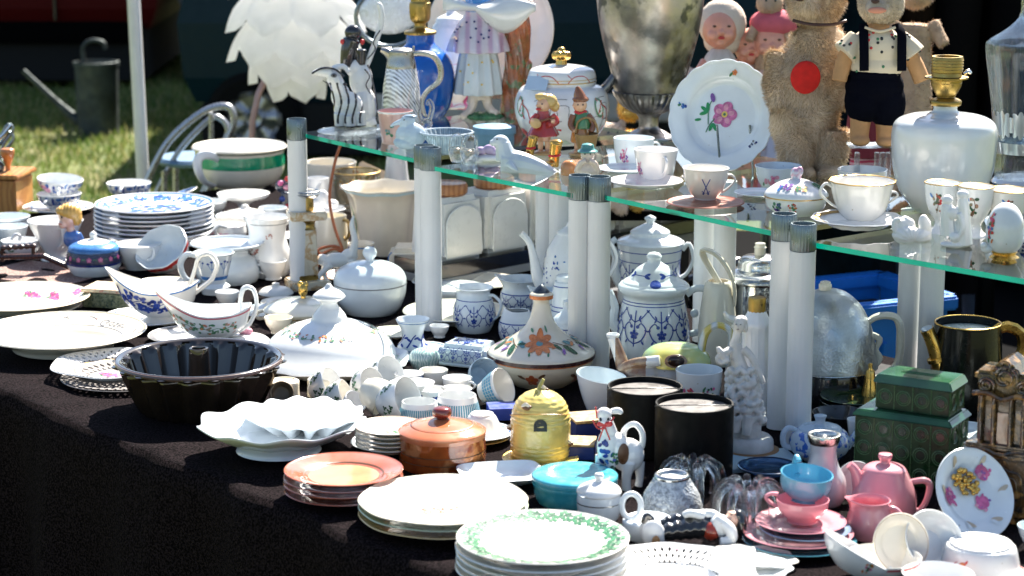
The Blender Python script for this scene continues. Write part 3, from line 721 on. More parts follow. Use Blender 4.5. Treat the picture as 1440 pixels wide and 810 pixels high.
for i in range(5):
    a = [Vector((.12*i-.2+.10*cos(t), .08*sin(t)+.1*i-.15, .50+.05*sin(t*1.7+i))) for t in [j*.7 for j in range(12)]]
    mtube(o, 'black_cable', a, .014, black)
mtube(o, 'red_cable', [(.10, -.25, .50), (.16, -.27, .49), (.22, -.2, .47)], .016, red)
o = simple('black_suitcase', 'black suitcase standing open behind the table at the far right', 'suitcase', (1.42, 4.35, 0)); mbox(o, 'shell', 0, 0, .40, .85, .28, .80, M('suitcase_black', (.006, .006, .006), rough=.8), b=.03, rz=-50); mbox(o, 'grip', 0, 0, .815, .16, .03, .03, dk, b=.008, rz=-50)
o = simple('shadesheet', 'black groundsheet added over the grass to darken it behind the stall', 'shadesheet', (1.3, 6.9, .0))  # black sheet added to darken the lit grass behind the stall
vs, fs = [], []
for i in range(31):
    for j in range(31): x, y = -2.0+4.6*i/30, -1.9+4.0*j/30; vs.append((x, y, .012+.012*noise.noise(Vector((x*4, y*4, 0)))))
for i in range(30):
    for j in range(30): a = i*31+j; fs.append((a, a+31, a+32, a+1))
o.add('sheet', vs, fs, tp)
# person standing behind the toys, only the waist in view
skin = M('skin', (.50, .28, .20), rough=.5)
o = simple('person', 'person in a dark grey coat and blue jeans standing behind the lamp', 'person', (1.36, 7.0, 0)); k = 7.0/FPX; o.k = 1.0; o.sa, o.ca = 0, 1
def pe(x, y, z): return (x, -z, y)
o.px = 0; o.y0 = 0
B = [('t', [(-.10, 0, .02), (-.105, -.08, 0), (-.10, -.45, 0), (-.09, -.88, 0)], [.035, .045, .06, .09]), ('t', [(.10, 0, .02), (.105, -.08, 0), (.10, -.45, 0), (.09, -.88, 0)], [.035, .045, .06, .09]),
     ('e', -.10, -.035, -.06, .045, .13, .035), ('e', .10, -.035, -.06, .045, .13, .035), ('e', 0, -.95, 0, .17, .115, .14), ('e', 0, -1.2, 0, .16, .11, .2), ('e', 0, -1.38, 0, .20, .11, .13), ('t', [(0, -1.45, 0), (0, -1.58, 0)], .055), ('e', 0, -1.66, 0, .075, .095, .115),
     ('t', [(-.20, -1.42, 0), (-.25, -1.15, .02), (-.22, -.90, -.06)], [.055, .045, .03]), ('t', [(.20, -1.42, 0), (.25, -1.15, .02), (.22, -.90, -.06)], [.055, .045, .03]), ('e', -.21, -.84, -.07, .03, .035, .06), ('e', .21, -.84, -.07, .03, .035, .06), ('e', 0, -1.64, -.10, .014, .018, .02)]
body = o.blob('body', B, [skin, M('jeans', (.06, .10, .18), rough=.9, var=.3)], vox=.016, smooth=5, matfn=lambda c: 1 if .08 < c.z < .93 else 0)
C2 = [('e', 0, -1.0, 0, .20, .14, .18), ('e', 0, -.86, 0, .20, .15, .14), ('e', 0, -1.2, 0, .185, .135, .2), ('e', 0, -1.38, 0, .225, .13, .13), ('t', [(-.20, -1.42, 0), (-.255, -1.15, .02), (-.225, -.92, -.05)], [.072, .062, .05]), ('t', [(.20, -1.42, 0), (.255, -1.15, .02), (.225, -.92, -.05)], [.072, .062, .05])]
o.blob('coat', C2, M('grey_coat', (.045, .042, .040), rough=.95, var=.4, vs=12, bump=.4, bs=30, bd=.01), vox=.018, smooth=4)
o.blob('hair', [('e', 0, -1.70, .02, .085, .10, .09)], M('brown_hair', (.06, .035, .02), rough=.7), vox=.015, smooth=3)
for s_ in (-1, 1): o.ell('eye', s_*.03, -1.665, -.088, .012, .01, .008, blackp)
o.ell('mouth', 0, -1.605, -.088, .025, .008, .007, M('lip', (.45, .12, .11), rough=.5))
# ================================================================== LEFT PART OF THE TABLE
# coffee mill
mill = M('orange_beech', (.52, .24, .07), rough=.35, coat=.4, kind='wave', s=22, d=3, c2=(.38, .15, .04))
o = V('coffee_mill', 'orange wooden coffee mill cut off by the left edge', 'coffee mill', 0, 292)
o.box('body', 2, 292, 70, 70, 44, mill, b=1.5, rz=-8); o.box('lid_board', 2, 246, 80, 80, 6, mill, b=1.5, rz=-8)
o.lathe('knob', [(4, 240), (3.5, 234), (9, 220), (10, 212), (7, 209), (0, 209)], M('knob_wood', (.45, .17, .05), rough=.3, coat=.5), dx=14)
o.ell('dome', -8, 236, 0, 17, 17, 14, chrome); o.tube('crank', [(-8, 224), (-6, 206), (10, 190), (22, 176)], 2.5, silver)
o.box('drawer', 4, 288, 44, 2, 24, mill, d=-35.5, rz=-8, b=1)
o = V('chrome_rack', 'two curved chrome wire loops at the far left edge', 'rack', 0, 268)
for i in (0, 1): o.tube('loop', [(-22+i*4, 262), (-12+i*3, 210+i*6), (6, 190+i*10), (16, 176+i*10), (22, 184+i*12), (8, 204+i*10), (-4, 232)], 2.4, chrome)
def bowlcup(name, label, px, Yr, r, rb, Yb, mat, z=0, hol=1.6, mid=None, cat='cup', group=None, fn=None, foot=True, seg=36):
    o = V(name, label, cat, px, Yb, z, group)
    R = [(rb, Yb), (rb*1.02, Yb-1.5)] + ([(rb*.95, Yb-2.5)] if foot else [])
    m = mid or (r*.86, (Yb*.45+Yr*.55)); R += [m, (r, Yr+1), (r*1.01, Yr)]
    o.lathe('bowl', R, mat, hollow=hol, fn=fn, seg=seg, floor=4); return o
def dress_blue(o, Y, h=7, s=5, m=blue, n=10):
    o.decor('blue_pattern', [(scatter(9, 8, h, 3, [m, ltblue], i)+[stroke([(-8, -h), (0, h*.2), (8, -h*.3)], .9, m)], i*360/n, Y) for i in range(n)])
# blue cups
o = plate('saucer', 'blue rimmed saucer under the two stacked blue cups', 82, 290, 50, 6, white, group='blue patterned cups and saucers', cat='saucer')
o.decor('blue_pattern', [(scatter(6, 7, 4, 2.6, [blue, ltblue], i), i*24, 40) for i in range(15)], mode='flat')
zb = .008
o = bowlcup('teacup', 'lower of the two stacked blue patterned teacups', 84, 272, 31, 15, 294, white, z=zb, group='blue patterned cups and saucers'); dress_blue(o, 280, 6)
o.handle(-20, 277, 29, 288, 22, 10, 2.2, white)
o = bowlcup('teacup', 'upper tilted one of the two stacked blue patterned teacups', 84, 251, 32, 15, 276, white, z=zb+.022, group='blue patterned cups and saucers'); dress_blue(o, 261, 8)
o.handle(8, 256, 31, 272, 20, 9, 2.4, white); o.rot = (4, 5, 0)
o.decor('pink_flush', [([el(0, 0, 9, 6, 0, rose)], -35, 262)])
o = bowlcup('teacup', 'blue patterned teacup behind the tall stack of blue plates', 182, 257, 31, 15, 283, white, group='blue patterned cups and saucers'); dress_blue(o, 265, 7); o.handle(-8, 259, 31, 275, 20, 9, 2.2, white)
o = plate('saucer', 'blue rimmed saucer leaning behind the tall stack of blue plates', 255, 272, 26, 5, white, group='blue patterned cups and saucers', tilty=-20, z=.01, cat='saucer'); o.ringband('blue_rim', 19, 25, ltblue)
# tall stack of blue plates
ST = stack('dinner_plate', '%s blue rimmed dinner plate of the tall stack', 216, 284, 84, 9, 5.6, 12, white, 'stack of blue printed dinner plates', thick=3.2, prof=[(.6, 0), (.62, .02), (.7, .35), (.9, .75), (1, 1)])
for i, o in enumerate(ST):
    if i == 0:
        o.decor('blue_print', [(scatter(20, 13, 9, 4, [blue, ltblue, ltblue], j)+[stroke([(-12, -4), (-4, 6), (5, -3), (12, 6)], 1.4, ltblue)], j*30, 66) for j in range(12)]+[(scatter(60, 34, 30, 6, [ltblue, ltblue, blue], 77), 0, 0)], mode='flat')
        o.ringband('blue_rim', 78, 81, ltblue)
    else: o.ringband('blue_rim', 72, 80, ltblue)
# green banded chamber pot
o = V('chamber_pot', 'large white pot with a broad green band under its rim', 'pot', 338, 262)
o.lathe('body', [(34, 262), (36, 262), (37, 260), (50, 256), (60, 243), (63, 228), (62, 214), (64, 209), (67, 206), (67, 206), (66, 205)], ivory, hollow=2.5, seg=64)
emer = M('emerald_band', (.0, .28, .13), rough=.18, coat=.5); o.band('green_band', 214, 231, emer, seg=64); o.band('dark_line', 208.5, 210, dkgreen)
o.tube('handle', [(315, 226, -58), (309, 220, -66), (298, 219, -74), (290, 226, -77), (290, 240, -76), (296, 255, -66), (308, 262, -48)], [4, 6, 6.5, 6.5, 6, 5, 4], white, flat=.6); o.lathe('inner_lip', [(62, 206), (65.5, 204.6)], white)
# small stemmed dish, jug, vases
o = V('cake_stand', 'small round white pedestal dish between the blue plates and green pot', 'dish', 343, 300)
o.lathe('stand', [(18, 300), (14, 298), (8, 294), (8, 288), (20, 282), (34, 277), (36, 273), (34, 271), (0, 270)], white, seg=36)
o = V('covered_dish', 'flat pale dish with a rim behind the tall white vase', 'dish', 345, 316); o.lathe('dish', [(22, 322), (30, 318), (36, 308), (42, 303)], cool, hollow=2); o.lathe('lid', [(38, 302), (24, 297), (8, 293), (4, 288), (0, 287)], white)
o = V('cream_jug', 'tall round bellied white jug with a small brown print', 'jug', 377, 385)
def spout(a, w, amp): # pull the rim outward at angle a
    return lambda th, r, h, i, H=[0]: (r, h)
o.lathe('body', [(22, 391), (24, 389), (30, 382), (33, 370), (31, 352), (27, 338), (26, 322), (29, 310), (31, 305)], white, hollow=2, seg=48, fn=lambda th, r, h, i: (r*(1+.22*max(0, cos(th+1.7))**6*max(0, min(1, (h/o.k-60)/25))), h+max(0, cos(th+1.7))**6*5*o.k*max(0, min(1, (h/o.k-60)/25))))
o.handle(95, 316, 27, 352, 31, 17, 3, white, top=5); o.decor('brown_print', [(scatter(14, 9, 5, 2, [brownp, fadedp], 2), -35, 350), (scatter(8, 6, 3, 1.6, [fadedp], 3), 10, 328)])
o.band('thin_line', 312, 313, greyp)
o = bowlcup('sugar_bowl', 'white bowl with a pink bow handle beside the tall jug', 322, 316, 24, 14, 345, cool, mid=(25, 330), cat='bowl'); o.decor('pink_bow', [([el(-5, 0, 6, 4.5, 20, rose), el(5, 0, 6, 4.5, -20, rose)], -10, 328)]); o.tube('handle', [(322, 320, -25), (312, 318, -34), (308, 328, -36), (316, 336, -27)], 2.6, rose and white)
o = V('wide_vase', 'white vase with a broad flat lip and narrow neck', 'vase', 321, 392)
o.lathe('body', [(38, 397), (41, 394), (45, 385), (44, 372), (36, 362), (29, 357), (31, 351), (43, 346), (51, 343), (52, 341)], cool, hollow=3, seg=56)
o = V('footed_cup', 'blue painted footed cup with an orange lined handle', 'cup', 302, 411)
o.lathe('body', [(18, 412), (19, 409), (22, 402), (16, 397), (19, 388), (23, 372), (26, 360), (29, 355)], cool, hollow=1.8)
o.decor('blue_painting', [([stroke([(0, -10), (0, 9)], .8, ltblue), stroke([(-5, 6), (0, -2), (5, 8)], .7, ltblue), el(-5, 7, 2, 1.4, 0, blue), el(5, 8, 2, 1.4, 0, blue), el(0, 10, 2.2, 1.6, 0, blue)], a, 374) for a in range(0, 360, 45)]); o.band('blue_band', 391, 386, ltblue)
o.tube('handle', [(283, 362, -4), (266, 358, -8), (256, 372, -8), (263, 392, -6), (283, 396, -4)], [3, 4.2, 4.5, 4, 3], cool, flat=.7)
o = bowlcup('tapered_cup', 'plain white tapered cup beside the blue sugar bowl', 195, 344, 33, 18, 377, white, mid=(28, 358), foot=False, seg=40); o.lathe('rim', [(32, 345), (34, 343), (33, 342)], white)
o.tube('handle', [(214, 352, -22), (221, 350, -26), (220, 362, -26), (211, 366, -20)], 2, white)
# wavy boat and red rimmed bowl
def boat(name, label, px, yb, L, W, yrim, mat, foot=14, hfoot=6, spoutup=18, spoutang=180, tail=6, thick=1.6, handle=None, cat='gravy boat', wav=0, seg=56, rz=0, ybody=None):
    """open boat: elliptical lathe with a raised pouring lip; spout towards -x"""
    o = V(name, label, cat, px, yb); k = o.k; H = (yb-yrim)
    def fn(th, r, h, i):
        hh = h/k; t = max(0, min(1, (hh-hfoot)/(H/o.ca-hfoot))); x = r*sin(th)*(1+(L/W-1)*t**.6); y = -r*cos(th)
        f = max(0, -sin(th))**3; b = max(0, sin(th))**4
        x -= f*spoutup*.9*k*t*t; up = f*spoutup*k*t**2+b*tail*k*t**3-.10*H*k*t*(cos(th)**2)
        y *= 1-.45*f*t
        R = hypot(x, y); return x, y, h+up+wav*k*t*cos(5*th)
    prf = [(foot, yb), (foot*1.02, yb-1), (foot*.8, yb-hfoot*.6), (foot*.75, yb-hfoot), (W*.70, yb-hfoot-H*.12), (W*.93, yb-hfoot-H*.32), (W*.97, yb-H*.7), (W, yrim)]
    pr = [(v[0]*k, v[1]*k) for v in cr([(r, (yb-Y)/o.ca, 0) for r, Y in prf], 3)]
    full = [(0, 0)]+pr+[(r-thick*k, h-0*k) for r, h in reversed(pr) if h > (hfoot+4)*k]+[(0, (hfoot+4)*k)]
    vs, fs, idx = [], [], []
    for r, h in full:
        if r < 1e-7: x_, y_, z_ = fn(0, 0, h, 0); idx.append([len(vs)]); vs.append((0, 0, h)); continue
        row = []
        for j in range(seg): row.append(len(vs)); vs.append(fn(2*pi*j/seg, r, h, 0))
        idx.append(row)
    for a, b in zip(idx, idx[1:]):
        for j in range(seg):
            q = (j+1) % seg
            if len(a) == 1: fs.append((a[0], b[q], b[j]))
            elif len(b) == 1: fs.append((a[j], a[q], b[0]))
            else: fs.append((a[j], a[q], b[q], b[j]))
    R = Matrix.Rotation(radians(rz), 3, 'Z'); o.add('bowl', [R@Vector(v) for v in vs], fs, mat, sharp=50)
    o.out = pr; o.bfn = lambda th, h: (R@Vector(fn(th, interp(sorted([(q[1], q[0]) for q in pr]), h), h, 0)))
    return o
def bdecor(o, name, items, off=.0009):
    """painted motifs on a boat: (motif, angle, Y)"""
    vs, fs, mi, mats = [], [], [], []
    for mot, ang, Y in items:
        for m, pts in mot:
            if m not in mats: mats.append(m)
            faces = None
            if isinstance(pts, tuple): pts, faces = pts
            b = len(vs)
            for u, v in pts:
                h = o.h(Y)+v*o.k; th = radians(ang)+u*o.k/.05; p = o.bfn(th, h); q = Vector((p.x, p.y, 0)); vs.append(p+(q.normalized()*off if q.length else q))
            if faces:
                for f in faces: fs.append(tuple(i+b for i in f)); mi.append(mats.index(m))
            else: fs.append(tuple(range(b, b+len(pts)))); mi.append(mats.index(m))
    o.add(name, vs, fs, mats, fmi=mi, sharp=0)
def brim(o, name, w, mat, hfr=.97, lo=.9):
    """line just under a boat's rim"""
    H = o.out[-1][1]; vs, fs = [], []; n = 64
    for j in range(n):
        for hf in (lo, hfr): p = o.bfn(2*pi*j/n, H*hf); q = Vector((p.x, p.y, 0)).normalized(); vs.append(p+q*.0009)
    for j in range(n): k = (j+1) % n; fs.append((2*j, 2*k, 2*k+1, 2*j+1))
    o.add(name, vs, fs, mat)
o = boat('sauce_boat', 'wavy rimmed white sauce boat with a pink lattice edge', 246, 352, 66, 34, 326, white, foot=20, spoutup=10, tail=12, wav=3, rz=14)
bdecor(o, 'pink_lattice', [([stroke([(-9, -5), (9, 5)], .8, rose), stroke([(-9, 5), (9, -5)], .8, rose), stroke([(-9, 0), (9, 0)], .8, rose)], a, 332) for a in (40, 52, 64)])
o = V('salad_bowl', 'round white bowl with a red and orange painted edge, tipped on its side', 'bowl', 240, 380)
o.lathe('bowl', [(18, 380), (20, 378), (32, 368), (38, 352), (39, 348)], cool, hollow=2, seg=48, fn=wavy(9, .02)); o.band('red_rim', 349, 357, red, seg=48, fn=wavy(9, .02)); o.decor('orange_leaves', [([leaf(0, 0, 9, a*40, orange), leaf(2, -2, 7, 120, ltblue)], a*36, 358) for a in range(10)]); o.rot = (38, -22, 0); o.settle = True
# blue sugar bowl with rose band
o = V('sugar_bowl', 'round dark blue and white sugar bowl with a rose band and white knob', 'sugar bowl', 133, 382)
o.lathe('body', [(26, 386), (30, 385), (37, 374), (38, 362), (36, 352)], cool, seg=48); o.band('dark_band', 352, 366, M('dark_rose_band', (.03, .035, .09), rough=.2), seg=48)
o.decor('roses', [(flower(3.6, pink, rose, 5)+[leaf(5, 0, 4, 20, green), leaf(-5, 0, 4, 160, green)], a, 359) for a in range(0, 360, 24)], off=.0009); o.band('navy_line', 366, 369, navy)
l = o.lathe('lid', [(36, 351), (35, 347), (30, 343), (18, 339), (8, 337), (0, 337)], ltblue, seg=48); o.lathe('lid_disc', [(25, 341.5), (18, 338.5), (8, 336)], white, sub=l); o.lathe('knob', [(4.5, 337), (4, 334), (5, 329), (2, 326), (0, 325)], cool, sub=l)
# filter cone, boy, white cups, bowl
o = V('coffee_filter', 'white ribbed porcelain coffee filter cone with a handle', 'filter cone', 80, 362)
o.lathe('cone', [(22, 366), (22, 363), (15, 360), (19, 350), (29, 330), (37, 313), (39, 310)], white, hollow=2, seg=60, fn=lambda th, r, h, i: (r*(1+.012*cos(30*th)), h)); o.tube('handle', [(90, 322, -33), (97, 320, -40), (98, 340, -36), (88, 350, -24)], [3, 3.4, 3.2, 3], white, flat=.5)
o = V('boy_figurine', 'small porcelain boy with yellow hair behind the blue sugar bowl', 'figurine', 100, 370)
fsk = por('figurine_skin', (.78, .48, .36)); fh = por('figurine_blond', (.62, .36, .08), rough=.3)
o.blob('head', [('e', 98, 306, 0, 13, 13, 15), ('e', 92, 316, -8, 6, 6, 6), ('t', [(100, 316), (102, 326)], 6)], fsk, vox=1.1); o.blob('hair', [('e', 101, 299, 2, 17, 16, 14), ('e', 110, 306, 2, 8, 12, 12), ('e', 90, 297, -3, 8, 10, 7)], fh, vox=1.1, disp=lambda v: v+v.normalized()*.0008*sin(v.x*900))
o.blob('body', [('e', 103, 336, 0, 13, 10, 14), ('t', [(112, 328), (116, 340), (106, 346, -8)], 4)], por('boy_blue_coat', (.08, .18, .45)), vox=1.1); o.ell('eye', 92, 306, -11, 1.5, 1, 1.6, blackp); o.tube('mouth', [(87, 315, -12), (92, 316, -13.5)], .7, red)
G = 'white cups at the left edge'
o = bowlcup('white_cup', 'upper of the two nested white bowls at the left edge', 14, 304, 29, 15, 335, cool, z=.010, mid=(26, 316), cat='bowl'); o.ring('rim_line', 28.5, 308, .8, greyp)
o = bowlcup('white_cup', 'lower of the two nested white bowls at the left edge', 12, 318, 28, 17, 350, cool, cat='bowl')
o = bowlcup('small_bowl', 'small white bowl with a curl knob near the wooden tray', 30, 338, 27, 16, 362, white, mid=(25, 350), cat='bowl', fn=wavy(8, .03)); o.tube('curl', [(22, 337, -20), (28, 330, -20), (34, 332, -20), (32, 338, -20)], 2.2, white); o.decor('green_sprig', [([leaf(0, 0, 6, 30, faded), leaf(0, 0, 6, 150, faded)], -20, 350)])
# carved wooden tray with spindle gallery
dw = M('dark_carved_wood', (.07, .022, .012), rough=.3, coat=.5, kind='wave', s=40, d=5, c2=(.03, .01, .006))
o = V('wooden_tray', 'dark carved wooden tray with a patterned cloth bottom and turned rails', 'tray', 70, 382)
o.box('panel', 60, 386, 165, 120, 2, M('tray_tapestry', (.20, .10, .08), rough=.6, kind='vor', s=220, a=.35, c2=(.42, .34, .28)), b=.3, rz=-31)
for (x1, y1, x2, y2) in ((-40, 366, 62, 364), (62, 364, 138, 398), (138, 398, 30, 412), (-40, 366, 20, 412)):
    o.tube('frame_rail', [(x1, y1-4), (x2, y2-4)], 4.2, dw, n=8, sm=1)
def spindle(o, x1, y1, x2, y2, m, r=3.2, name='turned_rail'):
    pts, rr = [], []
    for i in range(25): t = i/24; pts.append((x1+(x2-x1)*t, y1+(y2-y1)*t)); rr.append(r*(.55+.45*abs(sin(t*pi*6)))*(1.2 if i % 8 == 4 else 1))
    o.tube(name, pts, rr, m, n=10, sm=2)
spindle(o, 2, 349, 52, 346, dw, 4); spindle(o, 118, 399, 172, 394, dw, 3.5); o.tube('post', [(4, 368), (4, 347)], 2.6, dw, sm=1); o.tube('post', [(48, 364), (48, 346)], 2.6, dw, sm=1)
# flowered plates, tin
o = plate('flower_plate', 'cream plate with pink rose sprays, cut off by the left edge', 28, 416, 98, 17, cream, thick=3, z=.004)
o.decor('rose_sprays', [(spray(8, pink, rose, faded, i), a, r) for i, (a, r) in enumerate(((142, 62), (35, 40), (80, 70), (175, 60), (120, 84), (-10, 76)))], mode='flat'); o.ringband('gold_rim', 96, 98.3, rim_gold)
o = plate('gold_rim_plate', 'second cream plate lying under the rose spray plate', 22, 428, 92, 9, ivory, thick=2.5); o.ringband('gold_rim', 88, 91, rim_gold)
o = V('flower_tin', 'green flower patterned tin box with a pale lid', 'tin', 160, 428)
tn = M('flower_tin_side', (.18, .20, .10), rough=.4, kind='blotch', s=140, c2=(.36, .37, .22), c3=(.06, .10, .07)); tl = M('flower_tin_lid', (.55, .45, .27), rough=.4, kind='blotch', s=110, c2=(.66, .58, .42), c3=(.55, .22, .18))
o.box('box', 160, 428, 72, 52, 20, tn, b=1, rz=-14); o.box('lid', 160, 407, 75, 55, 5, tl, b=1.2, rz=-14)
o = plate('deep_plate', 'deep cream plate lettered Gosen with brown sprig marks on its rim', 88, 463, 117, 26, ivory, thick=3.5, z=0, prof=[(.58, 0), (.60, .02), (.64, .3), (.74, .55), (.9, .85), (1, 1)])
T = textm('Gosen', 21, greyp)
o.decor('lettering', [(T, 138, 96, 180)], mode='flat'); o.decor('sprig_marks', [([stroke([(-8, -4), (0, 3), (8, 5)], .8, greyp)]+[leaf(x, x*.3, 4, 100, greyp) for x in (-7, -4, -1, 2, 5)]+scatter(5, 7, 4, 1.3, [greyp, fadedp], int(a)), a, 98) for a in (165, 190, 212, 236, 262, 100, 70)], mode='flat'); o.ringband('gold_rim', 113, 116, rim_gold); o.ringband('inner_line', 82, 83, greyp)
# gravy boats on stands
o = plate('gravy_saucer', 'blue rimmed saucer under the blue flowered gravy boat', 206, 444, 62, 8, white, cat='saucer'); o.decor('blue_marks', [([stroke([(-5, 0), (5, 1)], 1.2, blue), el(0, 2, 3, 1.5, 30, ltblue)], a, 53) for a in range(0, 360, 30)], mode='flat')
o = boat('gravy_boat', 'white gravy boat painted with dark blue flowers', 226, 452, 55, 43, 400, white, foot=27, hfoot=9, spoutup=24, tail=6, rz=-4)
brim(o, 'blue_rim', 1, ltblue, 1.0, .955)
for a, sd in ((-52, 1), (-28, 2), (-5, 3), (18, 4)): bdecor(o, 'blue_flowers', [(scatter(22, 10, 11, 3.4, [blue, blue, navy], sd)+[stroke([(-8, -4), (0, 2), (8, 6)], 1, blue)], a, 417+(sd % 2)*4)])
o.tube('handle', [(268, 404, -4), (276, 380), (283, 362), (298, 358), (307, 372), (300, 392), (284, 406), (270, 416)], [4, 4, 4.5, 5, 5, 4.5, 4, 4], white, flat=.75)
o = plate('gravy_saucer', 'grey rimmed saucer under the red lined gravy boat', 264, 470, 56, 7, white, cat='saucer'); o.ringband('grey_rim', 46, 54, greyp)
o = boat('gravy_boat', 'white gravy boat with a red line and green sprigs', 300, 480, 55, 43, 432, white, foot=27, hfoot=6, spoutup=30, tail=4, rz=6)
brim(o, 'red_rim', 1, M('crimson_line', (.5, .08, .12), rough=.25), .95, .91)
for a, sd in ((-62, 1), (-40, 2), (-18, 3), (8, 4), (30, 5)): bdecor(o, 'green_sprigs', [(scatter(15, 10, 8, 2.4, [green, orange, faded, faded, fadedp], sd)+[stroke([(-9, -3), (0, 2), (9, -2)], .8, faded)], a, 452)])
o.tube('handle', [(333, 456, -2), (338, 440), (340, 418), (346, 405), (358, 408), (362, 430), (352, 455), (336, 466)], [4, 4, 4.5, 5, 4.5, 4, 4, 4], white, flat=.75)
# pierced plate
def pierced(name, label, px, Y, r, hpx, mat, r0, n, rows, z=0, cat='plate', prof=None, fn=None, thick=2):
    """plate whose rim really is pierced: strips crossing diagonally between the well and the edge"""
    o = plate(name, label, px, Y, r, hpx, mat, z=z, cat=cat, thick=thick, prof=prof or PL, fn=fn, seg=64)
    me = o.dish.data; bm = bmesh.new(); bm.from_mesh(me); kill = []
    bmesh.ops.delete(bm, geom=[f for f in bm.faces if r0*o.k < hypot(f.calc_center_median().x, f.calc_center_median().y) < r*.94*o.k], context='FACES'); bm.to_mesh(me); bm.free()
    tb = sorted(o.out); ra, rb = r0*o.k, r*.95*o.k; vs, fs = [], []
    for sgn in (1, -1):
        for j in range(n):
            a0 = 2*pi*j/n; st = 10
            for i in range(st+1):
                t = i/st; rr = ra+(rb-ra)*t; a = a0+sgn*t*2*pi/n*rows/2; w = .24*2*pi/n
                f = 1
                if fn: f = fn(a, rr, 0, 0)[0]/rr
                for da in (-w, w):
                    hh = interp(tb, rr)+thick*o.k*.5
                    for dz in (-1, 1): vs.append((rr*f*sin(a+da), -rr*f*cos(a+da), hh+dz*thick*o.k*.5+(.0002 if sgn > 0 else 0)))
            b = len(vs)-4*(st+1)
            for i in range(st): c = b+4*i; fs += [(c+1, c+3, c+7, c+5), (c, c+4, c+6, c+2), (c, c+1, c+5, c+4), (c+2, c+6, c+7, c+3)]
    o.add('pierced_rim', vs, fs, mat, sharp=30)
    return o
o = pierced('pierced_plate', 'white openwork plate with a rose in the well beside the black mould', 160, 510, 88, 16, white, 58, 44, 3, prof=[(.5, 0), (.52, .02), (.56, .35), (.66, .5), (.86, .8), (1, 1)], fn=wavy(6, .025, 0, .03))
o.decor('rose_spray', [(spray(11, pink, orange, green, 4), -10, 14), (spray(6, rose, pink, faded, 5), 0, 34)], mode='flat'); o.ringband('gold_line', 54, 55.5, rim_gold)
o = pierced('pierced_plate', 'grey openwork plate lying under the gold lettered plate', 176, 528, 90, 5, M('woven_grey', (.20, .18, .17), rough=.5), 40, 44, 3)
o = V('rose_knob_lid', 'small white lid with a pink rose knob behind the black cake mould', 'lid', 346, 478); o.lathe('lid', [(34, 482), (35, 480), (28, 474), (14, 470), (0, 469)], white); o.blob('rose_knob', [('e', 342, 464, 0, 8, 7, 6), ('e', 350, 466, 0, 6, 6, 5), ('t', [(346, 474), (346, 468)], 5)], rose, vox=.8, smooth=1)
o = bowlcup('small_cup', 'tiny white cup standing between the two gravy boats and the wide vase', 320, 410, 17, 10, 430, cool); o = plate('dessert_plate', 'plain white dessert plate lying behind the red lined gravy boat', 372, 436, 40, 6, cool)
o = bowlcup('sauce_bowl', 'small plain bowl standing behind the rose knob lid', 392, 446, 20, 11, 468, cream, cat='bowl'); o = plate('dessert_plate', 'thin cream plate lying left of the white wide vase', 232, 398, 44, 6, ivory)
# black bundt mould
o = V('cake_mould', 'large black glazed fluted ring cake mould', 'cake mould', 282, 572)
bk = M('mould_glaze', (.022, .015, .010), rough=.08, metal=.1, coat=1, var=.5, vs=18)
fl = lambda th, r, h, i: (r*(1+.05*cos(20*th)*(1 if h < .90*75*o.k and r > 50*o.k else 0)), h)
o.lathe('mould', [(74, 576), (80, 574), (88, 560), (98, 536), (106, 516), (107, 513), (115, 510), (117, 506), (115, 502), (109, 503), (105, 508), (96, 534), (84, 560), (60, 568), (30, 566), (20, 556), (16, 530), (14, 494), (12, 490), (9, 494), (8, 530)], bk, seg=120, fn=fl)
o.ring('rim', 114.5, 505.5, 3.6, M('mould_rim', (.10, .06, .05), rough=.2, coat=.5), seg=64)
# ================================================================== BEHIND AND BETWEEN THE LEFT POSTS
# small pieces filling the gaps
o = plate('cream_plate', 'small cream plate lying between the covered tureen and the blue painted vase', 556, 466, 36, 6, cream)
o = V('loose_lid', 'loose white lid with a button knob beside the marble candlestick', 'lid', 388, 410); o.lathe('lid', [(24, 413), (25, 411), (18, 405), (6, 402), (5, 398), (0, 397)], white)
o = bowlcup('salt_cup', 'tiny white cup standing beside the foot of the blue painted vase', 618, 458, 14, 8, 474, white); o = plate('cream_plate', 'cream saucer lying under the loose lid and candlestick', 400, 424, 34, 5, ivory)
o = bowlcup('handled_cup', 'plain white cup standing between the wide vase and the candlestick', 384, 366, 20, 12, 392, white); o.handle(-70, 371, 19, 384, 14, 9, 2.2, white)
o = bowlcup('handled_cup', 'plain cream cup standing behind the bird egg cup gap beside the milk jugs', 700, 446, 16, 10, 468, cream) if 0 else None
# marble candlestick
o = V('blue_rim_bowl', 'blue patterned bowl half hidden behind the tall white jug', 'bowl', 318, 330); o.lathe('bowl', [(16, 334), (18, 332), (28, 322), (31, 312)], white, hollow=1.5); o.decor('blue_pattern', [(scatter(7, 7, 4, 2.4, [blue, ltblue], i), i*36, 322) for i in range(10)])
o = V('floral_figurine', 'small dark figurine with pink and blue flowers beside the left shelf post', 'figurine', 402, 300); o.blob('body', [('t', [(402, 298), (402, 270)], [10, 7]), ('e', 396, 262, 0, 8, 7, 9), ('e', 406, 256, 0, 6, 6, 7)], por('dark_figurine_glaze', (.03, .04, .07)), vox=1); [o.ell('flower', X, Y, -8, 4, 3, 4, m) for X, Y, m in ((396, 258, pink), (406, 252, red), (404, 264, rose), (398, 280, blue), (406, 290, red))]
o = bowlcup('white_bowl', 'small plain white bowl standing behind the tall stack of blue plates', 296, 283, 24, 12, 304, white, cat='bowl'); o = bowlcup('white_bowl', 'pale bowl standing between the green banded pot and the shelf post', 384, 292, 20, 11, 312, cool, cat='bowl')
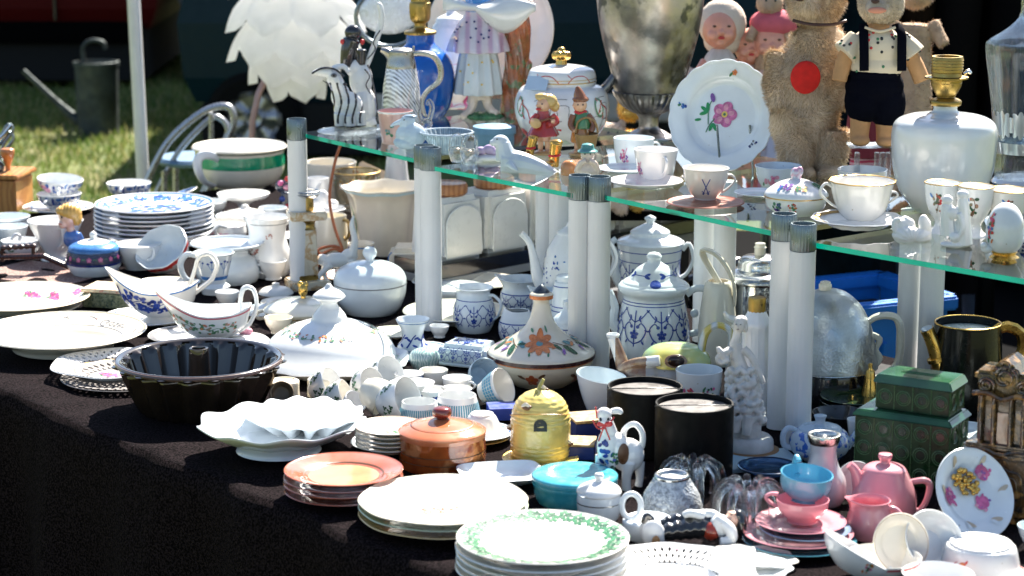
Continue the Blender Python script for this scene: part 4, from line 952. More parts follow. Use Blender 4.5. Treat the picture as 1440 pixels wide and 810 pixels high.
o = plate('white_plate', 'plain white plate lying behind the candlestick and gilt mug', 440, 330, 44, 8, white); o = plate('lace_plate', 'plain plate with a red line lying behind the covered tureen', 500, 386, 46, 7, cream); o.ringband('red_line', 40, 42, red)
mb = M('cream_marble', (.66, .58, .44), rough=.25, coat=.3, kind='veins', s=28, c2=(.45, .26, .10), var=.2)
o = V('candlestick', 'square marble candlestick with tarnished brass socket', 'candlestick', 433, 402)
o.box('base', 433, 404, 56, 50, 12, mb, b=2, rz=20); o.box('collar', 433, 392, 30, 28, 7, brass, b=1, rz=20)
o.box('column', 433, 386, 25, 24, 66, mb, b=1.5, rz=20, taper=.9)
o.lathe('capital', [(13, 322), (11, 318), (12, 312), (17, 308), (17, 306)], brass); o.box('top_slab', 433, 308, 52, 44, 12, mb, b=2, rz=14)
o.lathe('socket', [(9, 298), (10, 296), (10, 280), (8, 278)], brass); o.lathe('drip_tray', [(6, 280), (14, 278), (19, 274), (18, 273), (8, 276)], silver); o.ring('drip_ring', 18, 270, 1.3, silver)
# brown cord coiled beneath the shelf
o = V('electric_cord', 'brown electric cord hanging from the shelf into loose coils', 'cord', 470, 372)
o.tube('cord', [(477, 202, 60), (470, 225, 50), (464, 262, 30), (464, 290, 20), (472, 325, 10), (482, 352, 0), (470, 350, 0), (452, 358, 0), (446, 368, -6), (452, 384, -6), (470, 386, 0), (478, 376, 10), (462, 366, 16), (446, 352, 16), (470, 346, 16), (486, 358, 8), (470, 372, -4), (452, 392, -12), (462, 398, -14), (484, 390, -6)], 2.1, M('brown_cord', (.30, .09, .03), rough=.4))
# cream pot, bowl, beige plank, cone behind
o = V('cream_pot', 'plain cream pot behind the white post and brown cord', 'pot', 466, 282); o.lathe('pot', [(26, 286), (28, 284), (33, 262), (35, 236), (36, 228)], ivory, hollow=2)
o = bowlcup('cream_cup', 'white cup squeezed between the cream pot and the gilt glass bowl', 448, 250, 15, 10, 298, white, mid=(15, 262))
gfr = glassmat('gilt_bowl_glass', tint=(.95, .93, .88), through=.75)
o = V('glass_bowl', 'clear glass bowl with a gilt flower garland under its rim', 'bowl', 502, 292); o.lathe('bowl', [(20, 294), (24, 292), (30, 278), (33, 258), (34, 242)], gfr, hollow=1.5)
o.decor('gilt_flowers', [(scatter(12, 7, 7, 2.4, [rim_gold, orange, faded, white], i), i*30, 252+5*(i % 2)) for i in range(12)]); o.ring('gilt_rim', 33, 241, 1, rim_gold)
o = V('lamp_foot', 'white cone shaped lamp foot behind the scalloped flower pot', 'lamp foot', 558, 286); o.lathe('cone', [(24, 288), (23, 284), (17, 250), (14, 222), (11, 205), (0, 200)], white)
o = V('bread_board', 'pale curved wooden board leaning behind the gilt glass bowl', 'board', 525, 262); o.box('panel', 525, 262, 62, 5, 26, M('pale_lid', (.62, .50, .36), rough=.5), b=2, ry=24, rx=-12)
o = V('small_vase', 'small cream dish with a blue line beside the coiled cord', 'dish', 508, 374); o.lathe('dish', [(10, 377), (12, 364), (18, 346), (19, 342)], ivory, hollow=1.5); o.band('blue_line', 345, 347, ltblue)
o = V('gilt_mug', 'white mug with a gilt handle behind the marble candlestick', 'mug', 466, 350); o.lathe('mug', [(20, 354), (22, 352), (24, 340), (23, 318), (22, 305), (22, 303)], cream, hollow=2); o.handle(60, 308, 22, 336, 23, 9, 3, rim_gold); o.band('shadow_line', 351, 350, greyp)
o = V('shell_dish', 'white dish heaped with shell shapes behind the candlestick', 'dish', 452, 305)
o.lathe('dish', [(18, 306), (30, 298), (34, 293)], white, hollow=2, fn=wavy(9, .04)); o.blob('shells', [('e', 440, 285, 0, 12, 10, 8), ('e', 455, 280, 0, 9, 8, 13), ('e', 466, 287, 0, 11, 9, 7), ('t', [(450, 285), (448, 268), (452, 256)], [6, 4, 1.5])], white, vox=1)
# octagonal flower pot
o = V('flower_pot', 'large scalloped eight sided white flower pot with a green leaf', 'flower pot', 540, 352)
oct_ = lambda th, r, h, i: (r*(1+.03*cos(8*th)), h+.9*o.k*cos(8*th)*(1 if h > 75*o.k else 0))
o.lathe('pot', [(34, 356), (36, 354), (40, 330), (44, 300), (48, 278), (54, 268), (58, 263)], ivory, hollow=2.2, seg=64, fn=oct_)
o.band('blue_rim', 264, 268, M('pale_blue_rim', (.55, .74, .80), rough=.2), seg=64, fn=oct_); o.decor('green_leaf', [([stroke([(-3, -26), (1, 0), (-6, 24)], 3, green)], -58, 310)], off=.003)
# white covered tureen with blue leaf marks
o = V('covered_tureen', 'round pale blue covered tureen with a ball knob', 'tureen', 521, 436)
o.lathe('body', [(30, 442), (33, 441), (42, 432), (49, 416), (51, 400), (51, 392)], cool, seg=56); o.band('grey_line', 397, 398.5, greyp)
l = o.lathe('lid', [(51, 394), (50, 388), (44, 379), (30, 371), (12, 367.5), (0, 367)], cool, seg=56); o.lathe('knob', [(6, 369), (5, 365), (9, 360), (10, 355), (7, 349), (0, 347)], cool, sub=l, seg=28)
o.decor('grey_leaves', [([leaf(0, 0, 9, 200, greyp), leaf(0, 2, 9, 160, greyp), leaf(2, 0, 11, 10, greyp), leaf(0, 0, 7, 260, greyp)], -50, 378)], off=.0012)
# white deer
o = V('deer_figurine', 'slender white porcelain animal with a raised tail beside the covered tureen', 'figurine', 465, 402)
o.blob('body', [('e', 474, 366, 0, 20, 9, 11), ('e', 492, 360, 2, 12, 8, 11), ('t', [(460, 370), (456, 384), (462, 400), (466, 405)], [7, 4, 2.6, 3]), ('t', [(466, 372, -6), (450, 388, -6), (446, 404, -6)], [6, 3.5, 2.6]), ('t', [(494, 366), (498, 385), (497, 404)], [7, 3.6, 2.8]), ('t', [(486, 366, 6), (486, 386, 6), (487, 404, 6)], [6, 3.4, 2.8]), ('t', [(496, 360), (500, 338), (496, 318), (499, 304)], [7, 5, 4, 1.5]), ('t', [(460, 366), (452, 362), (450, 372)], [7, 5, 3]), ('t', [(440, 406), (500, 408)], 2.6)], white, vox=1.0)
# gilt finial dish
o = V('butter_bowl', 'low cream covered bowl with gilt lines and a gilt bud knob', 'covered bowl', 424, 448)
o.lathe('bowl', [(30, 452), (34, 450), (48, 442), (54, 434)], cream, seg=48); o.band('gilt_line', 440, 438, rim_gold); o.band('gilt_line', 446, 445, rim_gold)
l = o.lathe('lid', [(54, 434), (50, 430), (36, 424), (16, 420), (0, 419)], cream, seg=48, dx=0); o.blob('gilt_bud', [('e', 427, 408, 0, 7, 7, 9), ('e', 423, 400, 0, 4, 4, 5), ('e', 431, 401, 0, 3.5, 3.5, 5), ('t', [(427, 420), (427, 398)], [4, 1.5])], gold, vox=.8, smooth=1, sub=l)
o.tube('side_grip', [(370, 437), (362, 440, -6), (366, 448, -6), (378, 444)], 3, cream)
# butter dish box and trays
o = V('butter_dish', 'long cream butter dish with a flower bouquet and blue corner lines', 'butter dish', 610, 382)
vs, fs = box_mesh(130*o.k, 62*o.k, 36*o.k, 7*o.k, (0, 0, 19*o.k), .92); R_ = Matrix.Rotation(radians(-3), 3, 'Z'); o.add('cover', [R_@v for v in vs], fs, ivory)
o.box('base', 610, 386, 142, 72, 5, ivory, b=2, rz=-3)
def flat_motif(o, name, mot, p, ux, uy, off=.0006):
    vs, fs, mi, mats = [], [], [], []; nn = ux.cross(uy).normalized()
    for i, (m, pts) in enumerate(mot):
        if m not in mats: mats.append(m)
        f_ = None
        if isinstance(pts, tuple): pts, f_ = pts
        b = len(vs); vs += [p+ux*(u*o.k)+uy*(v*o.k)+nn*(off+i*.00002) for u, v in pts]
        for f in (f_ or [range(len(pts))]): fs.append(tuple(q+b for q in f)); mi.append(mats.index(m))
    return o.add(name, vs, fs, mats, fmi=mi, sharp=0)
X_, Z_ = Vector((1,0,0)), Vector((0,.05,1)).normalized()
yf = -30.3*o.k
flat_motif(o, 'bouquet', scatter(20, 13, 7, 3, [ltblue, orange, rose, green, green, red], 5), Vector((29*o.k, yf-.0005, 18*o.k)), X_, Z_); flat_motif(o, 'bouquet', scatter(7, 6, 5, 2.4, [ltblue, green], 6), Vector((-30*o.k, yf+.0012, 15*o.k)), X_, Z_)
flat_motif(o, 'corner_line', [stroke([(-60, -12), (-62, 8), (-57, 16)], 1.6, ltblue), stroke([(60, -12), (62, 8), (57, 16)], 1.6, ltblue)], Vector((0, yf-.002, 18*o.k)), X_, Z_)
o = plate('oval_tray', 'long cream tray with a small flower cluster at its right end', 655, 394, 76, 9, ivory, fn=lambda th, r, h, i: (r*(.62+.38*abs(sin(th))), h), cat='tray'); o.decor('flower_cluster', [(scatter(12, 8, 3, 2, [ltblue, blue, green], 9), 80, 60)], mode='flat')
o = V('ashtray_dish', 'white dish with a dark hole on the long cream tray', 'dish', 640, 420); o.lathe('dish', [(34, 424), (38, 420), (42, 408), (42, 404), (38, 401), (14, 400), (12, 402), (10, 407)], white, seg=48)
# (large oval dish)
o = plate('oval_platter', 'large pale cream oval platter under the blue patterned jugs', 640, 436, 74, 14, ivory, thick=3)
# striped-blue jugs
def vine(o, Y, s, n, off=.0007, m=None, ph=0): o.decor('blue_vine', [(bluebell(s, m or blue), ph+i*360/n, Y) for i in range(n)], off=off)
def jug(name, label, px, yb, prof, mat=cool, spa=-90, cat='jug', hol=1.8, up=6, seg=48):
    o = V(name, label, cat, px, yb); t0 = radians(spa); H = o.h(prof[-1][1])
    def fn(th, r, h, i):
        q = max(0, cos(th-t0))**8*max(0, min(1, (h-H*.72)/(H*.28))); return r*(1+.28*q), h+q*up*o.k
    o.lathe('body', prof, mat, hollow=hol, seg=seg, fn=fn); return o
o = jug('milk_jug', 'blue vine patterned milk jug standing in front of the white platter', 667, 462, [(20, 466), (23, 464), (29, 450), (30, 436), (25, 420), (22, 410), (27, 404)])
vine(o, 440, 12.5, 7); o.handle(70, 414, 24, 448, 29, 11, 2.8, cool); o.band('blue_line', 420, 419, blue)
o = jug('milk_jug', 'blue patterned jug with a wide mouth behind the covered creamer', 732, 438, [(22, 442), (25, 440), (29, 428), (28, 412), (24, 404), (26, 396), (29, 392)]); vine(o, 424, 10, 8); o.handle(80, 400, 26, 428, 28, 12, 2.6, cool); o.band('blue_line', 411, 409.5, blue)
o = jug('sugar_pot', 'squat blue patterned pot with a spout, open at the top', 729, 474, [(22, 478), (25, 476), (28, 466), (27, 452), (20, 442), (16, 437)], up=4); vine(o, 464, 9, 8); o.band('blue_line', 452, 450.5, blue); o.band('blue_line', 476, 475, blue)
o = jug('cream_jug', 'narrow white cream jug beside the long necked jar', 766, 470, [(16, 473), (19, 470), (20, 446), (16, 420), (20, 408)]); vine(o, 436, 9, 6)
o = V('striped_sugar_bowl', 'small blue lined sugar bowl half hidden by the white posts', 'sugar bowl', 797, 504)
o.lathe('body', [(20, 507), (24, 504), (26, 480), (23, 458), (20, 452)], cool); o.band('blue_line', 479, 477.5, blue); o.band('blue_line', 460, 458.5, blue); o.lathe('lid', [(21, 452), (18, 446), (8, 438), (5, 430), (6, 424), (0, 421)], cool); vine(o, 467, 7, 9)
o = V('striped_jar', 'blue lined jar behind the small sugar bowl', 'jar', 796, 488); o.lathe('body', [(18, 491), (20, 488), (21, 440), (18, 400), (14, 396), (14, 388), (0, 386)], cool); [o.band('blue_line', y, y-1.4, blue) for y in (436, 430, 402)]
# coffee pots
o = V('coffee_pot', 'round coffee pot with a swan neck spout and scattered blue flowers', 'coffee pot', 802, 458)
o.lathe('body', [(28, 464), (32, 460), (40, 430), (40, 390), (34, 354), (24, 336), (20, 330)], cool, seg=48); o.decor('blue_flowers', [(scatter(10, 10, 12, 2.2, [ltblue, blue], i), i*30, 385-16*(i % 2)*1.2) for i in range(12)])
o.tube('spout', [(770, 412), (757, 392), (750, 362), (744, 342), (733, 329)], [10, 9, 6, 4.5, 4.5], cool, n=12); o.lathe('lid', [(20, 330), (18, 326), (8, 320), (5, 314), (0, 311)], cool)
o.handle(90, 345, 34, 398, 38, 26, 4.5, cool, top=10)
o = V('coffee_pot', 'rear tall strawflower patterned pot with a pointed faceted knob', 'coffee pot', 913, 428)
o.lathe('body', [(36, 432), (40, 430), (45, 418), (43, 395), (42, 372), (44, 358), (46, 346), (48, 340)], cool, seg=56); vine(o, 385, 16, 8)
[o.band('blue_line', y, y-1.3, blue) for y in (364, 350)]
l = o.lathe('lid', [(47, 341), (44, 337), (33, 333), (28, 330), (27, 325), (16, 319), (8, 315)], cool, seg=56); o.lathe('knob', [(6, 318), (5, 314), (8, 309), (7, 306), (0, 303)], cool, sub=l, seg=8)
o.handle(82, 350, 47, 390, 44, 14, 4.5, cool, top=8); o.tube('spout', [(875, 400), (866, 385), (866, 362), (858, 345), (866, 336)], [9, 8, 6, 5, 4], cool)
o = V('coffee_pot', 'front strawflower patterned coffee pot with a long curled handle', 'coffee pot', 918, 500)
o.lathe('body', [(42, 504), (47, 502), (52, 486), (49, 450), (44, 425), (43, 415), (49, 408), (50, 402), (46, 398)], cool, seg=64); o.decor('blue_vine', [(bluebell(20), i*360/8+10, 452) for i in range(8)], off=.0008); [o.band('blue_line', y, y-1.3, blue) for y in (420, 424)]
l = o.lathe('lid', [(45, 399), (42, 395), (34, 390), (24, 378), (14, 372), (10, 369)], cool, seg=56); o.lathe('knob', [(11, 371), (9, 366), (11, 362), (7, 357), (0, 356)], cool, sub=l)
o.decor('lid_mark', [([leaf(-8, 0, 9, 160, blue), leaf(-8, 0, 9, 200, blue), leaf(8, 0, 9, 20, blue), leaf(8, 0, 9, -20, blue), stroke([(-9, 0), (9, 0)], 1, blue)], a, 384) for a in (-45, 45)]+[([el(0, -2, 7, 5, 0, blue, 3)], 0, 391)], prof=[(45*o.k, o.h(399)), (42*o.k, o.h(395)), (34*o.k, o.h(390)), (24*o.k, o.h(378)), (14*o.k, o.h(372))], off=.0012)
o.tube('handle', [(963, 414, -4), (978, 406, -4), (998, 410, -4), (1009, 430, -4), (1004, 452, -4), (985, 466, -4), (963, 470, -4)], [6, 5, 6, 6, 5.5, 5, 4.5], cool, flat=.75); o.ell('handle_curl', 975, 441, -6, 6, 5, 6, cool); o.tube('spout', [(875, 470), (862, 452), (864, 432), (856, 410)], [10, 8, 6, 5], cool)
# cream handled pot further back (between the rear posts) and silver coffee pot
o = V('cream_handle_pot', 'cream glazed jug whose long handle curves over beside the rear posts', 'jug', 1008, 508); o.lathe('body', [(22, 512), (26, 508), (27, 460), (20, 405), (16, 396)], ivory, hollow=2); o.tube('handle', [(1010, 400), (984, 358, -8), (996, 356, -14), (1014, 372, -16), (1028, 400, -14), (1030, 430, -8)], [4, 5, 6, 6, 5, 4], ivory, flat=.6)
ham = M('hammered_aluminium', (.50, .54, .56), rough=.36, metal=1, bump=.35, bs=230, bv=True, bd=.001, var=.3)
o = V('silver_coffee_pot', 'chrome coffee pot with a pale ribbed knob behind the marble figurine', 'coffee pot', 1066, 476)
o.lathe('body', [(46, 480), (50, 478), (51, 440), (50, 400), (50, 394)], M('wavy_chrome', (.72, .74, .74), rough=.08, metal=1, var=.5, vs=20, bump=.5, bs=40), seg=56); l = o.lathe('lid', [(53, 394), (54, 390), (48, 383), (32, 378), (30, 368), (22, 361), (0, 358)], silver, seg=56)
o.lathe('knob', [(8, 362), (8, 350), (9, 349), (7, 346), (7, 343), (0, 342)], ivory, sub=l)
o = V('salt_bottle', 'tall ribbed white bottle with a brass cap behind the marble figurine', 'bottle', 1061, 590); o.lathe('bottle', [(22, 594), (25, 590), (25, 560), (22, 500), (20, 470), (22, 456), (16, 446), (12, 438)], white, seg=48, fn=lambda th, r, h, i: (r*(1+.03*cos(14*th)), h)); o.lathe('cap', [(12, 440), (12.5, 438), (12.5, 422), (11, 420)], brass)
# swan necked white handle thing
o = V('white_flacon', 'small white flacon with a beak shaped stopper between pot and bottle', 'flacon', 1034, 560); o.lathe('body', [(14, 562), (16, 555), (14, 500), (10, 470), (8, 458)], white); o.tube('beak', [(1034, 462), (1032, 452), (1022, 448), (1016, 440)], [6, 6, 5, 2], white)
# small blue vase, butter lid, paperweight
o = V('blue_vase', 'small blue painted vase with a flared mouth beside the white posts', 'vase', 581, 496); o.lathe('body', [(19, 499), (21, 497), (22, 486), (15, 476), (16, 464), (22, 453), (24, 449)], cool, hollow=1.6); o.decor('blue_flowers', [([stroke([(-6, -8), (0, 4), (5, 9)], 2, blue), leaf(-2, 0, 9, 150, blue), leaf(2, 3, 8, 20, blue), leaf(0, -4, 7, -30, blue)], a, 477) for a in range(0, 360, 60)]); o.band('blue_line', 452, 451, ltblue); o.band('blue_line', 489, 490.5, ltblue)
o = plate('blue_saucer', 'pale blue dish under the small painted vase', 596, 488, 34, 5, cool, cat='dish'); o.ringband('blue_line', 29, 31, ltblue)
o = V('stamp_box', 'blue vine patterned covered butter dish lying at an angle', 'butter dish', 660, 508)
vs, fs = box_mesh(86*o.k, 66*o.k, 26*o.k, 6*o.k, (0, 0, 15*o.k), .80); R_ = Matrix.Rotation(radians(-24), 3, 'Z'); o.add('cover', [R_@v for v in vs], fs, cool); vs, fs = box_mesh(92*o.k, 74*o.k, 4*o.k, 1.5*o.k, (0, 0, 2*o.k)); o.add('base', [R_@v for v in vs], fs, cool)
U_, W_ = R_@Vector((1,0,0)), R_@Vector((0,1,0)); sl_ = Vector((0, .2, 1))
flat_motif(o, 'blue_vine', [q for x in (-28, -10, 10, 28) for q in [(m, ([(u+x, v) for u, v in p[0]], p[1]) if isinstance(p, tuple) else [(u+x, v) for u, v in p]) for m, p in bluebell(8.5)]], R_@Vector((0, -30.6*o.k, 15*o.k)), U_, (R_@Vector((0, .24, 1))).normalized(), off=.0012)
flat_motif(o, 'blue_vine', [(m, p) for m, p in bluebell(17)]+[stroke([(-30, -16), (0, 3), (30, -14)], 1.4, blue), stroke([(-30, 16), (0, -3), (30, 14)], 1.4, blue), el(20, 0, 4, 3, 0, blue), el(-20, 0, 4, 3, 0, blue)], Vector((0, 0, 28*o.k)), U_, W_, off=.0008)
o = V('paperweight', 'swirled pale green glass paperweight ball', 'paperweight', 597, 520); mbm = M('marbled_green', (.30, .45, .42), rough=.08, coat=1, kind='wave', s=60, d=12, c2=(.62, .70, .66)); o.lathe('ball', [(8, 524), (16, 518), (22, 505), (19, 495), (10, 490), (0, 489)], mbm, seg=40)
# ================================================================== FRONT OF THE TABLE
crim = M('crimson_line', (.5, .08, .12), rough=.25)
# domed serving dish
ov = lambda a: (lambda th, r, h, i: (r/sqrt((a*sin(th))**2*1+cos(th)**2) if 0 else r*(1+(a-1)*sin(th)**2), h))
o = V('serving_platter', 'oval white serving platter with a scalloped edge under the dome lid', 'platter', 466, 518)
o.lathe('platter', [(58, 524), (64, 522), (86, 514), (101, 507), (107, 504)], white, hollow=3, seg=80, fn=lambda th, r, h, i: (r*(1+.05*sin(th)**2)*(1+(.022*cos(16*th) if r > 85*o.k else 0)), h))
o.decor('green_sprigs', [([leaf(0, 0, 5, 20, faded), leaf(0, 0, 5, 140, faded), leaf(3, 2, 4, 70, fadedp)], a, 95) for a in range(60, 130, 12)], mode='flat')
zz = .011
o = V('dome_lid', 'large white domed dish cover with a red line and flower garland', 'dish cover', 464, 500, zz)
o.lathe('dome', [(96, 508), (97, 505), (94, 499), (92, 491), (85, 479), (72, 468), (54, 459), (36, 453), (26, 450), (23, 443), (16, 434)], white, seg=80); DM = [(r, h) for r, h in o.out if h < o.h(450)]; DM = [p for p in DM if p[0] > 27*o.k and p[1] > o.h(497)]
o.lathe('knob', [(17, 436), (13, 430), (12, 425), (21, 420), (23, 416), (16, 410), (7, 405), (3, 400), (0, 399)], white, seg=16)
o.band('red_line', 495.5, 494, crim); PD = DM
o.decor('garland', [(scatter(11, 10, 6, 2.6, [faded, faded, green, fadedp, orange], i)+[stroke([(-11, 0), (0, 4), (11, 0)], .8, faded)], i*360/15, 62) for i in range(15)], prof=PD, mode='flat', off=.0012)
# ---- the many little cups
GB = 'small blue decorated cups'
def ucup(label, px, Yr, r, rb, Yb, deco=None, z=0, name='small_cup', grp=GB, mat=white, han=None, upside=False, rot=None, fn=None, mid=None):
    o = V(name, label, 'cup', px, Yb, z, grp)
    if upside: o.lathe('cup', [(r, Yb), (r*1.0, Yb-2), (r*.97, (Yb+Yr)/2), (rb*1.08, Yr+3), (rb, Yr+1), (rb*.9, Yr), (rb*.82, Yr), (rb*.8, Yr+1.4)], mat, seg=36)
    else: o.lathe('cup', [(rb, Yb), (rb*1.03, Yb-1.5)]+([mid] if mid else [(r*.9, (Yb+Yr)/2)])+[(r, Yr+1), (r, Yr)], mat, hollow=1.5, seg=40, fn=fn)
    if deco: deco(o, (Yb+Yr)/2)
    if han is not None: o.handle(han, Yr+4, r*.97, Yb-5, rb*1.05, 9, 2.2, mat)
    if rot: o.rot = rot; o.settle = True
    return o
def dn(o, Y): o.decor('navy_flowers', [(scatter(9, 5, 8, 3, [navy, blue], i), i*60+15, Y) for i in range(6)])
def dg(o, Y): o.decor('clover', [(clover(4, dkgreen, -3, -5)+clover(4.4, dkgreen, 3, 1)+clover(4, dkgreen, -2, 7)+clover(3.4, green, 5, -8), i*50, Y) for i in range(7)])
def dband(o, Y): o.decor('clover', [(clover(4, dkgreen, -3, -2)+clover(4, green, 4, 2), i*24, Y) for i in range(15)])
ucup('white cup with navy flowers at the back left of the small cups', 575, 525, 21, 12, 548, dn, han=-150)
ucup('white cup at the back of the small cups next to the paperweight', 610, 520, 20, 12, 544, None, han=170)
ucup('white cup with a blue mark in the back row beside the tipped cups', 643, 531, 21, 12, 556, None, han=60)
ucup('wide white cup in front of the paperweight', 560, 541, 19, 12, 568, dn)
ucup('white cup with bold navy flowers behind the striped cups', 607, 547, 22, 12, 572, dn)
ucup('white cup with a navy rim behind the right striped cup', 642, 546, 22, 13, 568, dn)
o = ucup('small white footed egg cup standing upside down among the cups', 587, 538, 24, 10, 572, None, upside=False, name='egg_cup', mid=(12, 556)); o.lathe('foot_disc', [(23, 539), (20, 536), (4, 535)], white)
strip = M('blue_stripe_glaze', (.08, .28, .38), rough=.3, vs=50, var=.2)
def ribbed(label, px, Yr, r, rb, Yb, **k):
    o = ucup(label, px, Yr, r, rb, Yb, None, name='striped_cup', mat=white, mid=(rb*.9+r*.1, (Yb+Yr)/2+4), **k)
    n = 56; o.decor('blue_stripes', [([stroke([(0, -14), (0, -7), (0, 0), (0, 8), (0, 13)], 2.2, strip)], i*360/n, (Yr+Yb)/2+2) for i in range(n)]); return o
ribbed('left one of the two ribbed blue striped cups', 590, 565, 25, 31, 598); ribbed('right one of the two ribbed blue striped cups', 643, 556, 27, 33, 592)
chk = M('blue_check', (.12, .36, .50), rough=.3)
o = ucup('white cup with a blue chequered band tipped on its side', 680, 532, 26, 15, 566, None, name='chequered_cup', mid=(22, 548)); o.decor('check_band', [([(chk, [(-2, j*5-10), (2, j*5-10), (2, j*5-6.2), (-2, j*5-6.2)]) for j in range(4)], i*12, 545) for i in range(30)]); o.rot = (25, 62, 0); o.settle = True
o = ucup('pale blue cup lying behind the chequered cup', 672, 512, 22, 14, 542, None, mat=M('pale_blue_glaze', (.45, .55, .64), rough=.25), name='pale_cup'); o.rot = (60, 40, 0); o.settle = True
GC = 'green clover decorated cups'
def cc(label, px, y, r, rot, deco=dg, name='clover_cup', L=34):
    o = V(name, label, 'cup', px, y+r*.75, 0, GC)
    o.lathe('cup', [(r*.5, o.y0), (r*.55, o.y0-1.5), (r*.85, o.y0-L*.35), (r*1.0, o.y0-L*.8), (r*1.0, o.y0-L)], cream if name == 'plain_cup' else white, hollow=1.5)
    if deco: deco(o, o.y0-L*.62)
    o.handle(200, o.y0-L*.85, r, o.y0-L*.35, r*.85, 9, 2.2, white); o.rot = rot; o.settle = True; return o
cc('large clover cup lying with its mouth to the right beside the small plates', 538, 565, 32, (28, 68, 0), L=44)
cc('clover cup lying just behind the shell dish', 440, 545, 24, (20, 60, 0)); cc('clover cup lying against the front of its neighbour behind the shell dish', 456, 560, 21, (14, 66, 0))
cc('clover cup lying left of the middle under the dome lid edge', 500, 543, 24, (34, 60, 0), dband); cc('clover cup lying highest against the edge of the white platter', 528, 528, 24, (34, 52, 0)); cc('plain cream cup lying behind the large clover cup', 512, 562, 26, (20, 120, 0), None, 'plain_cup')
o = ucup('cream cup lying upside down with a round foot beside the black mould', 400, 534, 22, 20, 560, None, upside=True, name='plain_cup', grp=GC, mat=cream, han=None); 
o = ucup('cream cup standing upside down behind the fallen clover cups', 452, 531, 20, 18, 556, None, upside=True, name='plain_cup', grp=GC, mat=cream)
o = V('napkin_ring', 'small brown lined cup lying open toward the viewer beside the black mould', 'cup', 396, 568); o.lathe('cup', [(13, 572), (15, 560), (17, 545)], M('brown_liner', (.30, .22, .14), rough=.4), hollow=2); o.rot = (68, 20, 0); o.settle = True
o = ucup('small cup with a looped handle lying behind the shell dish on the right', 490, 566, 17, 12, 586, None, grp=GC, name='plain_cup', han=60); o.rot = (30, 40, 0); o.settle = True
# ---- shell dishes
def shell(name, label, px, y, RX, RY, hh, z, n=11, amp=.055, rz=0, well=.25, mat=cool, rib=0):
    p = P(px, y, TZ+z); o = V(name, label, 'shell dish', loc=p); k = o.k; vs, fs = [], []; seg, nr = 132, 16
    for side in (0, 1):
        for i in range(nr+1):
            t = i/nr
            for j in range(seg):
                th = 2*pi*j/seg; lob = cos(n*th*.5)**2 if 0 else .5+.5*cos(n*th)
                r = t*(1+amp*lob*t); f = t**2.2*hh*k+(t**1.8)*lob*hh*.20*k+rib*4.5*k*cos(n*th)*sin(min(1, t*1.1)*pi)*max(0, .35-cos(th+2.4))+.9*k*sin(t*9)*(1-t)
                x, yy = RX*k*r*sin(th), -RY*k*r*cos(th); zt = well*hh*k*0+f+(0 if side == 0 else 3*k*(1-t*.3))
                vs.append((x, yy, zt+2*k))
    o2 = (nr+1)*seg
    for i in range(nr):
        for j in range(seg):
            q = (j+1) % seg; a, b, c_, d_ = i*seg+j, i*seg+q, (i+1)*seg+q, (i+1)*seg+j
            fs.append((a, d_, c_, b)); fs.append((a+o2, b+o2, c_+o2, d_+o2))
    for j in range(seg): q = (j+1) % seg; a = nr*seg; fs.append((a+j, a+o2+j, a+o2+q, a+q))
    R = Matrix.Rotation(radians(rz), 3, 'Z'); o.add('shell', [R@Vector(v) for v in vs], fs, mat, sharp=0)
    return o
o = shell('shell_dish', 'large ruffled white shell dish at the front edge of the cloth', 396, 632, 112, 100, 34, .006, 9, .07, 12)
o.lathe('foot', [(60, o.y0), (58, o.y0-6), (62, o.y0-14)], cool, dx=-4)
o = shell('shell_dish', 'smaller ribbed shell dish nested inside the large ruffled one', 428, 606, 82, 80, 21, .019, 13, .04, -30, rib=2.2)
o.blob('shell_ribs', [('t', [(o.px+46-9*i, o.y0+2*i, 46-6*i), (o.px+30-16*i, o.y0-10+4*i, 20-5*i)], [9, 4]) for i in range(5)], cool, vox=1.4)
# ---- small plate stacks
S = stack('side_plate', '%s small cream plate of the pile beside the brown jar', 549, 598, 50, 5, 6, 10, [cream, ivory], 'pile of small plates beside the brown jar', z=.012)
S[0].decor('green_print', [(scatter(22, 12, 7, 2.2, [faded, green], 2), 0, 4)], mode='flat'); S[0].ringband('orange_rim', 48, 49.6, orange)
plate('side_plate', 'wider pale blue plate under the pile of small cream plates', 549, 620, 56, 9, cool, group='pile of small plates beside the brown jar')
# brown jar
bj = M('amber_brown_glaze', (.42, .10, .02), rough=.12, coat=.8, kind='blotch', s=16, c2=(.22, .04, .01), c3=(.52, .20, .07), var=.2); bjl = M('amber_lid_glaze', (.50, .15, .06), rough=.12, coat=.8, kind='blotch', s=14, c2=(.56, .22, .11), var=.2)
o = V('brown_jar', 'round amber brown lidded jar with a dark knob', 'jar', 622, 650)
o.lathe('body', [(56, 654), (60, 652), (61, 640), (61, 616), (61, 612)], bj, seg=64); l = o.lathe('lid', [(61.5, 612), (62, 607), (60, 603), (44, 597), (20, 591), (12, 589)], bjl, seg=64)
for y in (630, 640): o.band('brown_line', y, y-1.2, brownp)
o.lathe('knob', [(8, 592), (8, 588), (13, 584), (14, 579), (11, 574), (0, 572)], M('mahogany_knob', (.16, .02, .01), rough=.1, coat=1), sub=l)
o.prf = [(61*o.k, o.h(604)), (44*o.k, o.h(597)), (20*o.k, o.h(591))]; o.ringband('brown_ring', 43, 44.4, brownp, prof=sorted([(r, h) for r, h in o.prf]), off=.0012)
# orange plates
opm = M('orange_brown_glaze', (.46, .10, .035), rough=.15, coat=.7, kind='blotch', s=13, c2=(.42, .15, .10), var=.15); opc = M('peach_glaze', (.60, .27, .11), rough=.15, coat=.7, var=.2)
S = stack('orange_plate', '%s orange brown plate of the pile at the cloth edge', 483, 659, 84, 4, 9, 12, opm, 'pile of orange brown plates'); S[0].ringband('brown_line', 55, 57, brownp); S[0].ringband('peach_well', 0.5, 50, opc, off=.0006)
